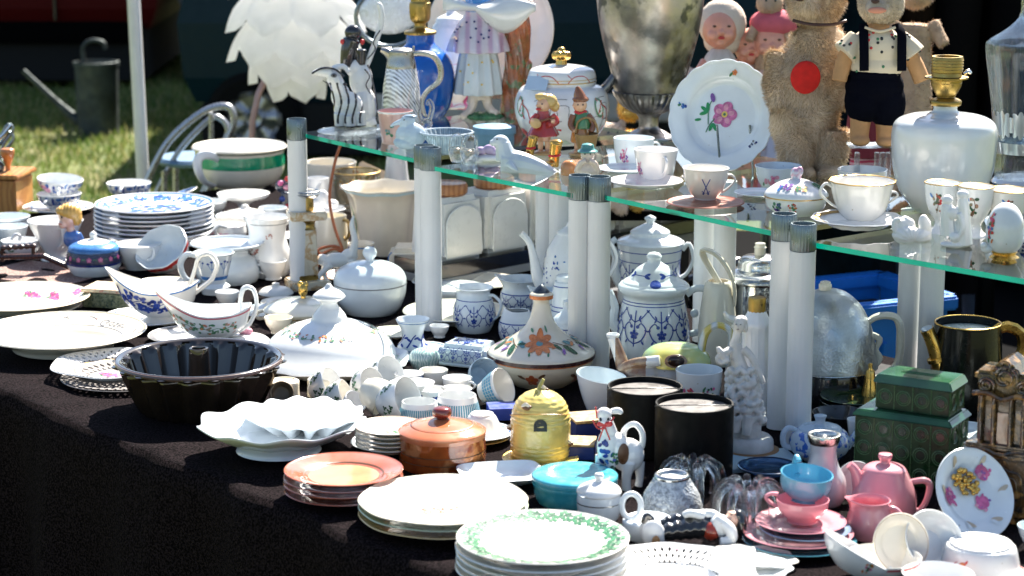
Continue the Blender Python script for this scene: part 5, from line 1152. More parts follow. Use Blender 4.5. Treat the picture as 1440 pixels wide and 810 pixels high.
# cream platter stack
S = stack('cream_plate', '%s large cream plate of the pile in the front', 624, 700, 119, 3, 10, 16, [cream, M('pale_green_glaze', (.58, .66, .52), rough=.2), M('ochre_edge_glaze', (.72, .52, .28), rough=.2)], 'pile of large cream plates', thick=2.6, seg=72, prof=[(.45, 0), (.47, .02), (.6, .25), (.78, .55), (.9, .8), (1, 1)], fn=lambda th, r, h, i: (r*(1+.008*cos(8*th)), h))
S[0].decor('faded_print', [(scatter(110, 30, 17, 2.4, [fadedp, fadedp, M('faded_gold_paint', (.72, .58, .38), rough=.3)], 3), 0, 12)], mode='flat')
# clover plate stack
S = stack('clover_plate', '%s white plate with green clover rim in the front pile', 763, 754, 122, 5, 10, 14, white, 'pile of clover rimmed plates', thick=3, seg=80)
S[0].decor('clover_rim', [(clover(8, dkgreen, -5, 4)+clover(9, green, 6, -3)+clover(8, faded, 4, 11)+clover(7, green, -6, -9), i*12.4, 100+(i % 2)*4) for i in range(29)], mode='flat'); S[0].ringband('inner_line', 77, 78, faded)
# blue plate with inverted cup
o = plate('blue_rim_plate', 'blue strawflower rimmed plate beside the beehive pot', 672, 606, 51, 8, cool, thick=2.4, z=.004); o.decor('blue_rim', [([leaf(0, 0, 5, 40, blue), leaf(0, 0, 5, 140, ltblue), stroke([(-5, -2), (5, 2)], .8, blue)], a, 43) for a in range(0, 360, 18)], mode='flat'); o.ringband('blue_line', 48.5, 50, ltblue)
plate('ochre_plate', 'ochre bottomed plate under the blue rimmed plate', 670, 613, 48, 5, M('ochre_glaze', (.45, .34, .15), rough=.2))
o = V('ice_cup', 'small white cup turned upside down on the blue rimmed plate', 'cup', 678, 606, .009); o.lathe('cup', [(33, 609), (30, 606), (26, 598), (20, 586), (17, 583), (16, 581), (14, 582)], white, seg=36)
# beehive pot
hive = M('beehive_yellow', (.74, .58, .17), rough=.2, coat=.5, var=.2, vs=40)
o = plate('honey_saucer', 'yellow saucer under the beehive honey pot', 760, 643, 54, 6, hive, cat='saucer')
o = V('honey_pot', 'yellow beehive honey pot with two bees and a dark doorway', 'honey pot', 760, 638, .006)
pr = [(39, 641), (41, 637), (42, 628), (42, 612), (42, 592), (41, 585), (41, 585), (40, 580), (37, 570), (31, 561), (22, 554), (10, 549), (0, 547)]
tw = lambda th, r, h, i: (r*(1+.014*sin(h/o.k*2*pi/6.1))+.25*o.k*sin(14*th+h/o.k*.6), h+.15*o.k*sin(9*th))
o.lathe('hive', pr, hive, seg=96, fn=tw, sm=7)
o.decor('doorway', [([(blackp, [(-9, -8), (9, -8), (9, 1)]+[(9*cos(a), 1+8*sin(a)) for a in [pi*j/8 for j in range(1, 8)]]+[(-9, 1)])], -1, 588)], off=.0016)
o.tube('lid_seam', [(760+42.5*sin(a), 584, -42.5*cos(a)) for a in [2*pi*j/24 for j in range(25)]], .6, M('amber_dark', (.4, .2, .03), rough=.3), sm=1)
ant = M('bee_brown', (.16, .07, .03), rough=.35)
def bee(X, Y, d, s=1):
    b = o.blob('bee', [('e', X, Y, d, 6*s, 3.4*s, 3.2*s, (0, 20, 0)), ('e', X+6*s, Y-1, d, 3*s, 2.6*s, 2.6*s)], ant, vox=.6, smooth=1)
    o.ell('wing', X-2, Y-4*s, d-1, 5*s, 1.5, 2.6*s, M('bee_wing', (.65, .58, .48), rough=.3), sub=b, rot=(0, -30, 0)); o.ell('wing', X+2, Y-4*s, d-1, 5*s, 1.5, 2.4*s, M('bee_wing'), sub=b, rot=(0, 35, 0))
bee(739, 575, -31); bee(762, 550, 0, 1.1); bee(798, 625, -14, .9); bee(717, 603, -6, .8); o.tube('sprig_knob', [(758, 549), (760, 542), (764, 534)], [3.5, 3, 2.4], M('olive_sprig', (.30, .28, .08), rough=.3)); o.ell('sprig_leaf', 754, 556, -12, 3, 2, 8, M('olive_sprig'))
# boxes near the hive
nb = M('navy_card', (.01, .025, .16), rough=.4); gt = M('gold_card_top', (.30, .20, .08), rough=.45, kind='blotch', s=90, c2=(.42, .32, .18))
o = V('gift_box', 'flat blue box lying behind the beehive pot on its left', 'box', 712, 586); o.box('box', 712, 586, 52, 40, 17, M('bright_blue_card', (.015, .045, .30), rough=.4), b=.6, rz=8)
o = V('gift_box', 'dark blue box with a gold lid behind the beehive on its right', 'box', 832, 612); o.box('box', 832, 612, 62, 52, 24, nb, b=.6, rz=16); o.box('gold_lid', 832, 588, 63, 53, 4, gt, b=.6, rz=16)
o = V('gift_box', 'low dark blue box with a gold top right of the beehive pot', 'box', 815, 640); o.box('box', 815, 640, 44, 48, 18, nb, b=.6, rz=-6); o.box('gold_lid', 815, 622, 45, 49, 3, gt, b=.6, rz=-6)
# square dish
o = V('square_dish', 'square white dish with a small red flower in front of the beehive', 'dish', 705, 676)
k = o.k; R_ = Matrix.Rotation(radians(12), 3, 'Z')
def sq(w, z, n=8, e=5):
    return [R_@Vector((w*(abs(cos(t))**(2/e))*(1 if cos(t) >= 0 else -1)*1.15, w*.98*(abs(sin(t))**(2/e))*(1 if sin(t) >= 0 else -1), z)) for t in [2*pi*j/48+.01 for j in range(48)]]
ring_ = [sq(30*k, 0), sq(32*k, .5*k), sq(46*k, 9*k), sq(52*k, 14*k), sq(50*k, 14.5*k), sq(43*k, 9*k), sq(36*k, 3.5*k), sq(.5*k, 3*k)]
vs = [v for r in ring_ for v in r]; fs = [(i*48+j, i*48+(j+1) % 48, (i+1)*48+(j+1) % 48, (i+1)*48+j) for i in range(len(ring_)-1) for j in range(48)]+[tuple(range(48))[::-1]]
o.add('dish', vs, fs, cool); flat_motif(o, 'red_flower', scatter(14, 11, 6, 2.6, [red, green, greyp, ltblue], 3), Vector((18*k, -34*k, 4.6*k)), X_, Vector((0, 1, .15)).normalized(), off=.0015)
# turquoise bowl
tq = M('turquoise_glaze', (.05, .38, .48), rough=.14, coat=.7, kind='blotch', s=60, c2=(.10, .44, .52), var=.15)
o = V('turquoise_bowl', 'round turquoise covered bowl with a flat lid', 'bowl', 808, 700); o.lathe('body', [(48, 708), (52, 705), (57, 694), (58, 684), (60, 678), (60, 675)], tq, seg=56); o.lathe('lid', [(60, 675), (61, 671), (59, 666), (46, 663), (20, 664), (0, 664)], tq, seg=56)
# mustard pot, ring handled dish
o = V('mustard_pot', 'small white mustard pot with a notched lid and silver line', 'mustard pot', 842, 726); o.lathe('body', [(24, 730), (28, 727), (31, 712), (31, 700), (30, 694)], cool, seg=48); o.band('silver_line', 704, 705.5, silver); l = o.lathe('lid', [(31, 694), (32, 691), (28, 685), (16, 679), (8, 677)], white, seg=48, fn=lambda th, r, h, i: (r*(1-.35*max(0, cos(th+1.1))**30), h)); o.lathe('knob', [(6, 679), (5, 674), (7, 670), (5, 666), (0, 665)], white, sub=l)
o = V('ring_dish', 'small pale dish with an upright ring handle', 'dish', 911, 752); o.lathe('bowl', [(26, 758), (30, 755), (35, 744), (36, 734), (35, 730), (30, 728), (24, 731), (10, 735)], cool, seg=48); o.tube('ring_handle', [(887+15*cos(a)*.9, 712+17*sin(a), -6) for a in [pi/2+2*pi*j/14 for j in range(15)]], 4.2, cool, n=10)
# cow creamer
o = V('cow_creamer', 'white cow shaped cream jug with a red bow and blue flowers', 'cream jug', 872, 682)
cw_ = o.blob('body', [('e', 882, 640, 0, 24, 17, 25), ('e', 868, 632, -6, 18, 16, 22), ('e', 854, 628, -10, 16, 14, 26), ('t', [(856, 610, -10), (850, 592, -14)], [12, 10]), ('e', 848, 584, -16, 11, 10, 10), ('t', [(848, 588, -18), (844, 598, -26)], [8, 5]),
   ('t', [(860, 644, -14), (856, 668, -16), (856, 684, -16)], [9, 6, 6]), ('t', [(844, 640, -8), (842, 668, -8), (842, 680, -8)], [8, 6, 6]), ('t', [(884, 650, -8), (880, 672, -10), (881, 692, -12)], [11, 7, 7]), ('t', [(898, 650, 6), (900, 670, 6), (898, 684, 6)], [9, 6, 6]),
   ('t', [(836, 577, -14), (828, 576, -14), (822, 580, -14)], [4, 4.5, 3]), ('t', [(858, 580, -12), (868, 579, -12), (873, 583, -12)], [4, 5, 3])], white, vox=1.1, smooth=4)
o.tube('tail_handle', [(879, 640, 4), (876, 612, 4), (882, 600, 0), (893, 598, -4), (902, 610, -4), (902, 626, 0), (896, 640, 4)], [5, 4.5, 4.2, 4.2, 4.4, 4.6, 4], white); o.lathe('filler_rim', [(11, 614), (12, 611), (9, 609), (8, 614)], white, dx=-12, dy=0)
o.blob('red_bow', [('t', [(832, 592, -22), (840, 604, -26), (852, 600, -27), (862, 588, -20)], 1.4), ('t', [(848, 600, -27), (840, 622, -27)], 1.2), ('t', [(848, 600, -27), (856, 620, -27)], 1.2), ('e', 843, 598, -27, 6, 2, 4), ('e', 854, 598, -27, 6, 2, 4), ('t', [(838, 590, -20), (836, 574, -20)], 1.2)], red, vox=.55, smooth=1)
splat(o, cw_, 'painted_flowers', [(scatter(14, 6, 15, 4.5, [blue, blue, ltblue, navy], 3), 848, 630), (scatter(16, 6, 14, 3.6, [green, green, dkgreen, blue], 5), 862, 646), ([el(0, 0, 8, 15, 0, brownp)], 875, 634), (scatter(5, 4, 3, 3, [pink, rose], 5), 832, 580), ([el(0, 0, 3, 3, 0, pink)], 868, 581), ([el(0, 0, 1.6, 2.2, 0, blackp)], 843, 584), ([el(0, 0, 1.6, 2.2, 0, blackp)], 853, 584), (scatter(3, 3, 1, 1.2, [blackp], 5), 848, 596)])
# black tins
bt = M('black_lacquer', (.003, .003, .003), rough=.5, spec=.12); btl = M('tin_lid_recess', (.10, .09, .085), rough=.4)
for px, yt, r, yb, lab in ((906, 543, 53, 632, 'rear one of the two tall black lacquered tins'), (975, 567, 55, 664, 'front one of the two tall black lacquered tins')):
    o = V('black_tin', lab, 'tin', px, yb, group='pair of black tins'); o.lathe('tin', [(r-1, yb), (r, yb-1), (r, yb-1), (r, yt+7), (r, yt+7), (r, yt+6), (r, yt+1), (r-.6, yt), (r-3, yt), (r-3.6, yt+1), (r-3.6, yt+8), (r-3.6, yt+8), (0, yt+8)], bt, sm=1, seg=72)
    o.lathe('lid_recess', [(r-4, yt+7.6), (r-4, yt+7)], btl, sm=1, seg=64); o.tube('rim', [(px+r*sin(a), yt+5, -r*cos(a)) for a in [2*pi*j/40 for j in range(41)]], .8, M('dark_grey_line', (.03, .03, .03), rough=.3), sm=1)
# tilted white bowl
o = V('oval_bowl', 'plain grey white bowl with a slanting rim behind the black tins', 'bowl', 846, 578); o.lathe('bowl', [(16, 582), (19, 580), (28, 560), (34, 540), (36, 528)], cool, hollow=1.8, seg=48, fn=lambda th, r, h, i: (r, h+(-.16*o.k*r/o.k*sin(th+.5)*min(1, h/(30*o.k)))))
# long necked jar
cj = por('cream_majolica', (.72, .64, .52))
o = V('long_necked_jar', 'wide cream pottery jar with a tall funnel neck and painted orange flowers', 'jar', 761, 536)
o.lathe('bowl', [(36, 541), (40, 538), (58, 526), (70, 512), (74, 502), (75, 497)], cj, seg=72); PB = o.out
l = o.lathe('lid', [(75.5, 497), (74, 492), (60, 484), (40, 473), (24, 460), (16, 446), (12, 430), (11, 424), (13, 421), (16, 418), (16, 414), (11, 411), (5, 405), (0, 402)], cj, seg=72); PL_ = o.out
o.band('dark_rim', 500, 495, M('dark_edge', (.05, .02, .02), rough=.25), prof=[(75, 0)] and [(76*o.k, o.h(500)), (76*o.k, o.h(494))], off=.0003); o.band('orange_line', 502, 500.5, orange, prof=PB); o.band('orange_neck', 420, 415, orange, prof=[(16.3*o.k, o.h(421)), (16.3*o.k, o.h(414))]); o.lathe('dark_tip', [(12, 411.5), (5, 404), (0, 401)], M('dark_tip', (.03, .04, .06), rough=.25))
def bigflower(r): return [el(cos(a)*r*.55, sin(a)*r*.55, r*.55, r*.26, degrees_(a), orange) for a in [2*pi*i/8 for i in range(8)]]+[el(0, 0, r*.25, r*.22, 0, M('teal_paint', (.10, .25, .28), rough=.3))]+[leaf(s*r*1.0, -2, r*.7, (0 if s > 0 else 180)+20, dkgreen) for s in (1, -1)]+[leaf(s*r*.7, r*.8, r*.4, 90, green) for s in (1, -1)]+[leaf(s*r*.5, -r*.9, r*.4, 240, faded) for s in (1, -1)]
PLr = [(r, h) for r, h in PL_ if h > o.h(498) and h < o.h(440)]
o.decor('painted_flowers', [(bigflower(19), -4, 43, 0)]+[([leaf(0, 0, 22, 60, dkgreen), leaf(4, -6, 18, 20, M('teal_paint')), leaf(-4, 6, 12, 120, violet), leaf(-8, -2, 12, 170, orange), stroke([(-12, -8), (0, 0), (12, 4)], 1.2, brownp)], a, 48) for a in (38, 75, -52, -85, 120, -120, 160)], prof=PLr, mode='flat', off=.0016)
o.decor('bowl_flowers', [(flower(9, M('rust_paint', (.40, .08, .03), rough=.3), orange, 5)+[leaf(9, 4, 11, 40, brownp), leaf(-9, 2, 11, 150, brownp), leaf(8, -6, 9, -20, dkgreen), stroke([(-14, 8), (-9, 2)], 1, brownp)], a, 520) for a in (-12, 52, -76, 110)], prof=PB)
# duck teapot
dt = por('duck_grey', (.42, .40, .38)); db = M('duck_brown', (.25, .14, .09), rough=.25, kind='blotch', s=60, c2=(.36, .26, .19))
o = V('duck_teapot', 'duck shaped teapot with a yellow and green painted lid', 'teapot', 936, 566)
o.blob('body', [('e', 940, 530, 0, 50, 38, 32), ('e', 905, 526, -12, 34, 26, 20), ('t', [(880, 530, -6), (870, 500, -4), (860, 474, -2)], [12, 9, 8]), ('t', [(870, 520, -14), (890, 512, -24), (925, 508, -32)], [6, 8, 8])], [dt, db, white], vox=1.3, matfn=lambda c: 1 if c.x < -30 and c.x > -72 and c.z > 26 else (2 if c.z > 58 else 0))
lidm = M('lid_paint', (.74, .62, .14), rough=.15, coat=.6, kind='blotch', s=9, c2=(.30, .56, .34), c3=(.74, .72, .60))
o.lathe('lid', [(50, 512), (48, 504), (42, 495), (30, 488), (12, 485), (0, 485)], lidm, dx=14, dy=6, fn=lambda th, r, h, i: (r*(1-.18*cos(th)**2), h)); o.lathe('spout_mouth', [(9, 474), (9.5, 471), (7, 470), (5, 476)], cool, dx=-75)
o.ell('dark_eye', 947, 509, -36, 12, 4, 8, M('eye_brown', (.03, .015, .01), rough=.1)); o.ell('eye_ring', 947, 509, -34, 16, 4, 10, db)
o.tube('handle', [(984, 500, 0), (990, 470, 0), (1006, 458, 0), (1024, 466, 0), (1026, 490, 0), (1018, 512)], [8, 8, 7, 7, 6, 6], M('handle_yellow', (.60, .48, .12), rough=.2, kind='wave', s=14, d=2, c2=(.55, .60, .62)), flat=.7)
o.ell('lid_spot', 955, 489, 0, 9, 6, 2.5, blackp)
o = V('rose_cup', 'white cup with raspberry roses between duck teapot and black tins', 'cup', 982, 584); o.lathe('cup', [(20, 588), (23, 584), (30, 552), (32, 532), (33, 520)], cool, hollow=1.6); o.decor('roses', [(scatter(14, 9, 9, 3.2, [pink, pink, crim, green], i), a, 548) for i, a in enumerate((-38, 20, 80))])
# marble figurine on a wooden base
stone = M('pale_stone', (.62, .60, .57), rough=.6, var=.25, vs=40, bump=.5, bs=60)
o = V('lady_figurine', 'pale stone figurine of a lady in ruffled skirts on a wooden base', 'figurine', 1056, 634)
o.lathe('wooden_base', [(38, 640), (39, 636), (37, 630), (0, 630)], M('base_wood', (.28, .14, .05), rough=.4), seg=40); o.lathe('plinth', [(34, 630), (33, 618), (28, 612)], stone, seg=32, dx=-2)
rnd = random.Random(11); it = []
for i in range(14):
    t = rnd.random(); a = rnd.uniform(0, 2*pi); rr = 14+17*t+rnd.uniform(-3, 3); Y = 524+60*t; it.append(('e', 1044+rr*sin(a)+6*t*0, Y+rnd.uniform(-4, 4), -rr*.75*cos(a), rnd.uniform(5, 9), rnd.uniform(5, 8), rnd.uniform(4, 8)))
for T_ in range(7):
    Y_ = 590-11*T_; R_r = 26-1.4*T_; it.append(('t', [(1047-1.2*T_+(R_r+2.2*sin(11*a+T_))*sin(a), Y_+3*sin(7*a+T_*2), -(R_r*.8+2*sin(9*a+T_))*cos(a)) for a in [2*pi*j/36 for j in range(37)]], [4.2]*37))
sk = [('t', [(1050, 620), (1052, 590), (1048, 560), (1042, 530), (1034, 505), (1032, 486)], [20, 18, 17, 13, 10, 8]), ('t', [(1030, 608, -16), (1034, 586, -14)], [8, 9]), ('t', [(1046, 612, -22), (1050, 585, -20)], [6, 9])]
o.blob('lady', sk+it+[('t', [(1030, 488), (1032, 476), (1034, 466)], [8, 6, 6]), ('e', 1036, 459, -2, 8.5, 8.5, 11), ('t', [(1042, 492, -2), (1054, 505, -6), (1066, 530, -10), (1070, 540, -10)], [6, 5.5, 4, 3.5]), ('t', [(1024, 494, -4), (1012, 500, -10), (1006, 506, -10), (1010, 512, -12), (1022, 508, -14)], [5.5, 4.5, 4, 3.5, 3.5]), ('t', [(1018, 508, -8), (1010, 498, -10), (1006, 490, -8)], [6, 5, 3])], stone, vox=1.2, smooth=0, disp=lambda v: v+v.normalized()*.0012*noise.noise(v*200))
o.blob('hair', [('e', 1038, 453, 1, 9.5, 9.5, 7), ('e', 1044, 462, 2, 5, 6, 8)], stone, vox=1); o.ell('eye', 1030.5, 459, -9, 1.3, 1, .8, greyp); o.ell('eye', 1036.5, 459.5, -10.4, 1.3, 1, .8, greyp); o.ell('mouth', 1033, 466, -9.3, 2, 1, .7, greyp); o.ell('nose', 1032.5, 462, -11, 1.2, 1.6, 2, stone)
# board / saucers under it
o = V('blue_tray', 'flat pale blue tray under the marble figurine', 'tray', 1062, 648); o.box('panel', 1062, 650, 120, 90, 5, M('pale_blue_tray', (.40, .55, .62), rough=.4), b=1, rz=12)
o = plate('glass_ashtray', 'dark blue glass ashtray in front of the marble figurine', 1080, 655, 42, 10, glassmat('navy_glass', tint=(.35, .50, .68), through=.4), cat='ashtray', thick=4); o.ring('rim', 42, 655, 1.4, M('navy_glass_rim', (.03, .07, .14), rough=.08))
# clear glass candle holders with curled arms
def octopus(label, px, yb, R, H, n, ph=0):
    o = V('glass_candle_holder', label, 'candle holder', px, yb, group='curled clear glass candle holders')
    o.lathe('cup', [(14, yb+2), (15, yb-10), (16, yb-H*.45), (18, yb-H*.62)], glass, hollow=2, seg=24)
    for i in range(n):
        a = ph+2*pi*i/n; f = lambda r, Y: (px+r*sin(a), Y+0*1, -r*cos(a))
        q = [o.rad(a, r, Y) for r, Y in ((12, yb-H*.35), (16, yb-H*.8), (R*.55, yb-H), (R*.9, yb-H*.8), (R, yb-H*.35), (R*.98, yb))]
        vs, fs = tube_mesh(q, [5.5*o.k, 5.5*o.k, 6*o.k, 6*o.k, 5.5*o.k, 5*o.k], 8, 1, 4); o.add('glass_arm', vs, fs, glass)
octopus('rear clear glass candle holder with curled arms beside the cut glass bowl', 972, 702, 44, 53, 9, .2); octopus('front clear glass candle holder with curled arms beside the pink cups', 1052, 742, 50, 62, 10)
o = V('cut_glass_bowl', 'cut glass bowl standing upside down with a silver ring on top', 'bowl', 944, 722)
dia = lambda th, r, h, i: (r*(1+.018*cos(28*th+h/o.k*.45)+.018*cos(28*th-h/o.k*.45)), h)
o.lathe('bowl', [(44, 726), (44, 720), (42, 705), (36, 690), (28, 678), (24, 671)], M('frosted_cut_glass', (.55, .58, .60), rough=.18, var=.5, vs=170, bump=.6, bs=260, bv=True, bd=.002, metal=.25), seg=112, fn=dia); o.lathe('silver_foot', [(24, 674), (25, 669), (22, 666), (18, 668), (16, 672)], silver, seg=40)
# fallen figurine
o = V('soldier_figurine', 'porcelain man in shiny black boots lying on his back', 'figurine', 985, 768)
bl = M('shiny_black_glaze', (.02, .02, .02), rough=.06, coat=1)
o.blob('legs', [('t', [(918, 752, -6), (940, 748, -4), (975, 744, 0), (1000, 742, 2)], [9, 13, 15, 14]), ('t', [(930, 738, 14), (950, 734, 14), (980, 732, 10), (1000, 736, 6)], [8, 11, 13, 12])], bl, vox=1.2, disp=lambda v: v+Vector((0, 0, 1))*.0012*sin(v.x*520))
o.ell('boot_sole', 918, 752, -12, 17, 8, 21, cool, rot=(0, -10, 0)); o.ell('boot_sole', 912, 748, 6, 13, 6, 19, cool, rot=(0, -10, 0)); o.ell('brown_heel', 921, 762, -21, 6, 2, 9, M('tan_glaze', (.35, .18, .07), rough=.3)); o.tube('boot_cuff', [(905, 736, 2), (908, 726, 4), (916, 730, 6), (920, 742, -2)], 4.5, bl)
o.blob('tunic', [('e', 1000, 746, -2, 14, 16, 15), ('e', 992, 734, 8, 12, 10, 8)], M('rust_tunic', (.32, .04, .02), rough=.2, coat=.5), vox=1.2); o.blob('shirt', [('e', 1012, 740, 0, 18, 17, 17), ('t', [(990, 727, 4), (970, 722, 4), (960, 726, 2)], [7, 6, 5]), ('t', [(1006, 730, -4), (1024, 744, -16), (1026, 760, -20), (1010, 762, -22)], [9, 9, 8, 7]), ('t', [(975, 724, 8), (1000, 724, 8), (1012, 732, 4)], [7, 8, 8])], white, vox=1.2)
o.blob('head', [('e', 1030, 730, 4, 11, 11, 12), ('e', 1024, 722, -2, 3, 3, 3), ('t', [(1018, 736, 2), (1026, 733, 3)], 6)], fsk, vox=1); o.blob('black_hat', [('e', 1042, 736, 6, 9, 16, 18), ('e', 1038, 724, 6, 8, 12, 8)], bl, vox=1.1); o.ell('eye', 1027, 724, -5, 1.3, 1, 1, blackp); o.ell('eye', 1033, 724, -5, 1.3, 1, 1, blackp)
# front openwork dish and white ribbed trays
o = pierced('openwork_dish', 'white openwork dish with a pink flower at the bottom edge', 943, 802, 122, 20, white, 70, 60, 3, prof=[(.5, 0), (.52, .02), (.58, .35), (.7, .55), (.86, .8), (1, 1)], fn=wavy(10, .02, 0, .03)); o.decor('pink_flower', [([el(0, 0, 6, 4, 0, rose), el(4, 3, 4, 3, 0, rose)], 172, 104)], mode='flat', off=.002)
o = plate('ribbed_dish', 'white ribbed dish with a lobed end between openwork dish and pink cups', 1060, 782, 60, 12, white, fn=lambda th, r, h, i: (r*(.72+.28*abs(sin(th)))*(1+.05*cos(9*th)), h), cat='dish', tilty=4)
o = plate('ribbed_dish', 'second white dish showing under the ribbed lobed dish', 1056, 796, 58, 10, cool, fn=wavy(9, .04), cat='dish')
# ================================================================== RIGHT PART OF THE TABLE
# hammered cosy pot
o = V('darkening_tray', 'black tray added to darken the cloth under the silver cosy teapot', 'tray', 1225, 560); o.box('tray', 1225, 560, 230, 330, 4, M('tray_black', (.003, .003, .003), rough=.5, spec=.1), b=1, rz=-40); o.box('rim', 1225, 557, 226, 326, 3, M('tray_black'), b=1, rz=-40)  # tray added to turn the sunlit cloth dark here
o = V('cosy_teapot', 'teapot under a hammered silver dome with a cream finger grip handle', 'teapot', 1170, 560)
o.lathe('lower_body', [(58, 566), (62, 562), (64, 545), (62, 520), (60, 514)], black, seg=56, dx=-8); l = o.lathe('dome', [(70, 515), (70, 510), (67, 490), (60, 460), (46, 432), (28, 415), (14, 409), (0, 408)], ham, seg=64, dx=-8)
o.ring('dome_rim', 69, 514, 1.6, silver); o.parts[-1].location.x = -8*o.k
o.lathe('knob', [(9, 412), (9, 402), (7, 401), (7, 398), (0, 396)], ivory, dx=-14, sub=l)
o.tube('handle', [(1208, 470, -8), (1218, 452, -10), (1236, 445, -10), (1256, 450, -10), (1262, 478, -10), (1258, 512, -10), (1240, 528, -10), (1222, 532, -10), (1210, 524, -8)], [5, 6.5, 7.5, 8, 8, 8, 7, 6, 5], M('cream_bakelite', (.60, .57, .48), rough=.35), flat=.7); o.tube('finger_ridge', [(1218, 470, -10), (1232, 478, -10), (1228, 492, -10), (1233, 505, -10), (1222, 520, -10)], [4, 5, 3.5, 5, 4], M('cream_bakelite'), flat=.7)
o = V('gold_bell', 'small gilt bell between the silver cosy teapot and the green boxes', 'bell', 1222, 578); o.lathe('bell', [(13, 582), (12, 560), (8, 534), (6, 522), (3, 518), (3, 512), (0, 511)], gold)
kg = M('dark_green_rim_glaze', (.03, .05, .02), rough=.12, coat=.6)
stack('dark_plate', '%s dark green rimmed plate of the pile behind the green ceramic boxes', 1205, 556, 52, 4, 7, 9, [kg, black], 'pile of dark plates')
o = bowlcup('black_bowl', 'black bowl with a white lining beside the green ceramic boxes', 1180, 580, 38, 22, 608, black, mid=(32, 594), cat='bowl')
o = bowlcup('white_cup', 'white cup standing in the shade beside the green ceramic boxes', 1206, 590, 16, 10, 626, cool)
# black and gold teapot
o = V('black_gold_teapot', 'tall black teapot with a gilt bamboo spout and gilt handle', 'teapot', 1356, 572)
o.lathe('body', [(44, 576), (47, 573), (49, 545), (49, 500), (47, 470), (46, 457), (46, 455)], por('black_teapot_glaze', (.004, .005, .004), rough=.2, coat=.15, spec=.3), hollow=2.4, seg=64); o.lathe('lining', [(43, 466), (43.4, 457)], cool, sm=1, seg=56) if 0 else None
o.ring('gilt_rim', 45.5, 454.5, 1.2, gold); o.lathe('pale_inside', [(42.5, 466), (43, 465)], M('pale_inside', (.35, .42, .42), rough=.3), seg=48)
o.tube('spout', [(1326, 560, -10), (1318, 520, -14), (1308, 490, -16), (1300, 472, -16), (1296, 464, -16)], [13, 12, 10.5, 9.5, 10], gold, n=16); o.tube('spout_knuckle', [(1312, 508, -16), (1310, 503, -16)], [13, 13], gold, n=16, sm=1); o.tube('spout_hole', [(1296.5, 465, -17), (1295.5, 462.5, -17.4)], [8.2, 8.2], grey, n=14, sm=1)
o.tube('handle', [(1398, 500, -4), (1388, 484, -4), (1392, 468, -4), (1410, 460, -4), (1430, 470, -4), (1432, 492, -4), (1420, 512, -4), (1400, 520, -4)], [7, 7, 8, 8, 8, 7, 6, 5], gold, flat=.6, n=6, sm=2)
# green ceramic boxes
gc = M('green_relief_glaze', (.007, .038, .012), rough=.3, spec=.3, var=.5, vs=30, bump=.2); gcd = M('green_relief_dark', (.004, .018, .008), rough=.25); gcl = M('green_relief_line', (.06, .14, .06), rough=.25)
def relief_box(label, px, yb, L, W, Hh, rows, cols, rz, z=0, lidh=10, side=2):
    o = V('green_ceramic_box', label, 'ceramic box', px, yb, z, group='green ceramic relief boxes'); k = o.k
    R = Matrix.Rotation(radians(rz), 3, 'Z'); vs, fs = box_mesh(L*k, W*k, Hh*k, 1.5*k, (0, 0, Hh*k/2)); o.add('body', [R@v for v in vs], fs, gc)
    def cell(c, ux, w, h):
        cy = min(w, h)*.34
        for r1, th, m in ((cy*1.12, .9, gcl), (cy*.80, .7, gcl)):
            pts = [c+ux*(r1*cos(a))+Vector((0, 0, 1))*(r1*sin(a)) for a in [2*pi*j/20 for j in range(21)]]; v_, f_ = tube_mesh(pts, th*k, 5, 1, 1); V_.append((v_, f_))
        nn = ux.cross(Vector((0, 0, 1))); pts = [c+nn*(.0002)+ux*(cy*.66*cos(a))+Vector((0, 0, 1))*(cy*.66*sin(a)) for a in [2*pi*j/16 for j in range(16)]]; D_.append((pts, [tuple(range(16))]))
        for sx in (-1, 1):
            v_, f_ = tube_mesh([c+ux*(sx*w*.49)+Vector((0, 0, -h*.48)), c+ux*(sx*w*.49)+Vector((0, 0, h*.48))], .6*k, 5, 1, 1); V_.append((v_, f_))
    for (ux, n_c, org, wd) in ((R@Vector((1, 0, 0)), cols, R@Vector((0, -W*k/2-.0004, 0)), L), (R@Vector((0, 1, 0)), side, R@Vector((L*k/2+.0004, 0, 0)), W)):
        for rr in range(rows):
            off = (.5 if rr % 2 else 0)
            for cc_ in range(n_c):
                V_, D_ = [], []; w = wd*k/n_c; h = (Hh-2)*k/rows; c = org+ux*(-wd*k/2+w*(cc_+.5))+Vector((0, 0, (rr+.5)*h+k)); cell(c, ux, w, h); o.add('relief_tile', *join(V_), gcl); o.add('tile_centre', *join(D_), gcd)
    vs, fs = box_mesh((L+10)*k, (W+10)*k, lidh*k, 1.6*k, (0, 0, (Hh+lidh/2)*k), .90); o.add('lid', [R@v for v in vs], fs, M('green_lid_glaze', (.012, .085, .03), rough=.12, coat=.3, var=.4, vs=14, kind='blotch', s=12, c2=(.03, .12, .045)))
    ol = [(-L*.25, -3), (L*.25, -3), (L*.25, 3), (-L*.25, 3), (-L*.25, -3)]; v_, f_ = tube_mesh([R@Vector((x*k, y*k, (Hh+lidh+.2)*k)) for x, y in ol], 1.1*k, 6, 1, 1); o.add('lid_bar', v_, f_, gcl)
    return o
o = relief_box('large green ceramic box with rows of round reliefs, under a smaller one', 1279, 672, 138, 74, 92, 3, 5, -30, lidh=9); zt_ = (92+9.5)*o.k
relief_box('small green ceramic box with round reliefs standing on the large one', 1293, 574, 108, 58, 38, 1, 4, -30, z=zt_, lidh=12)
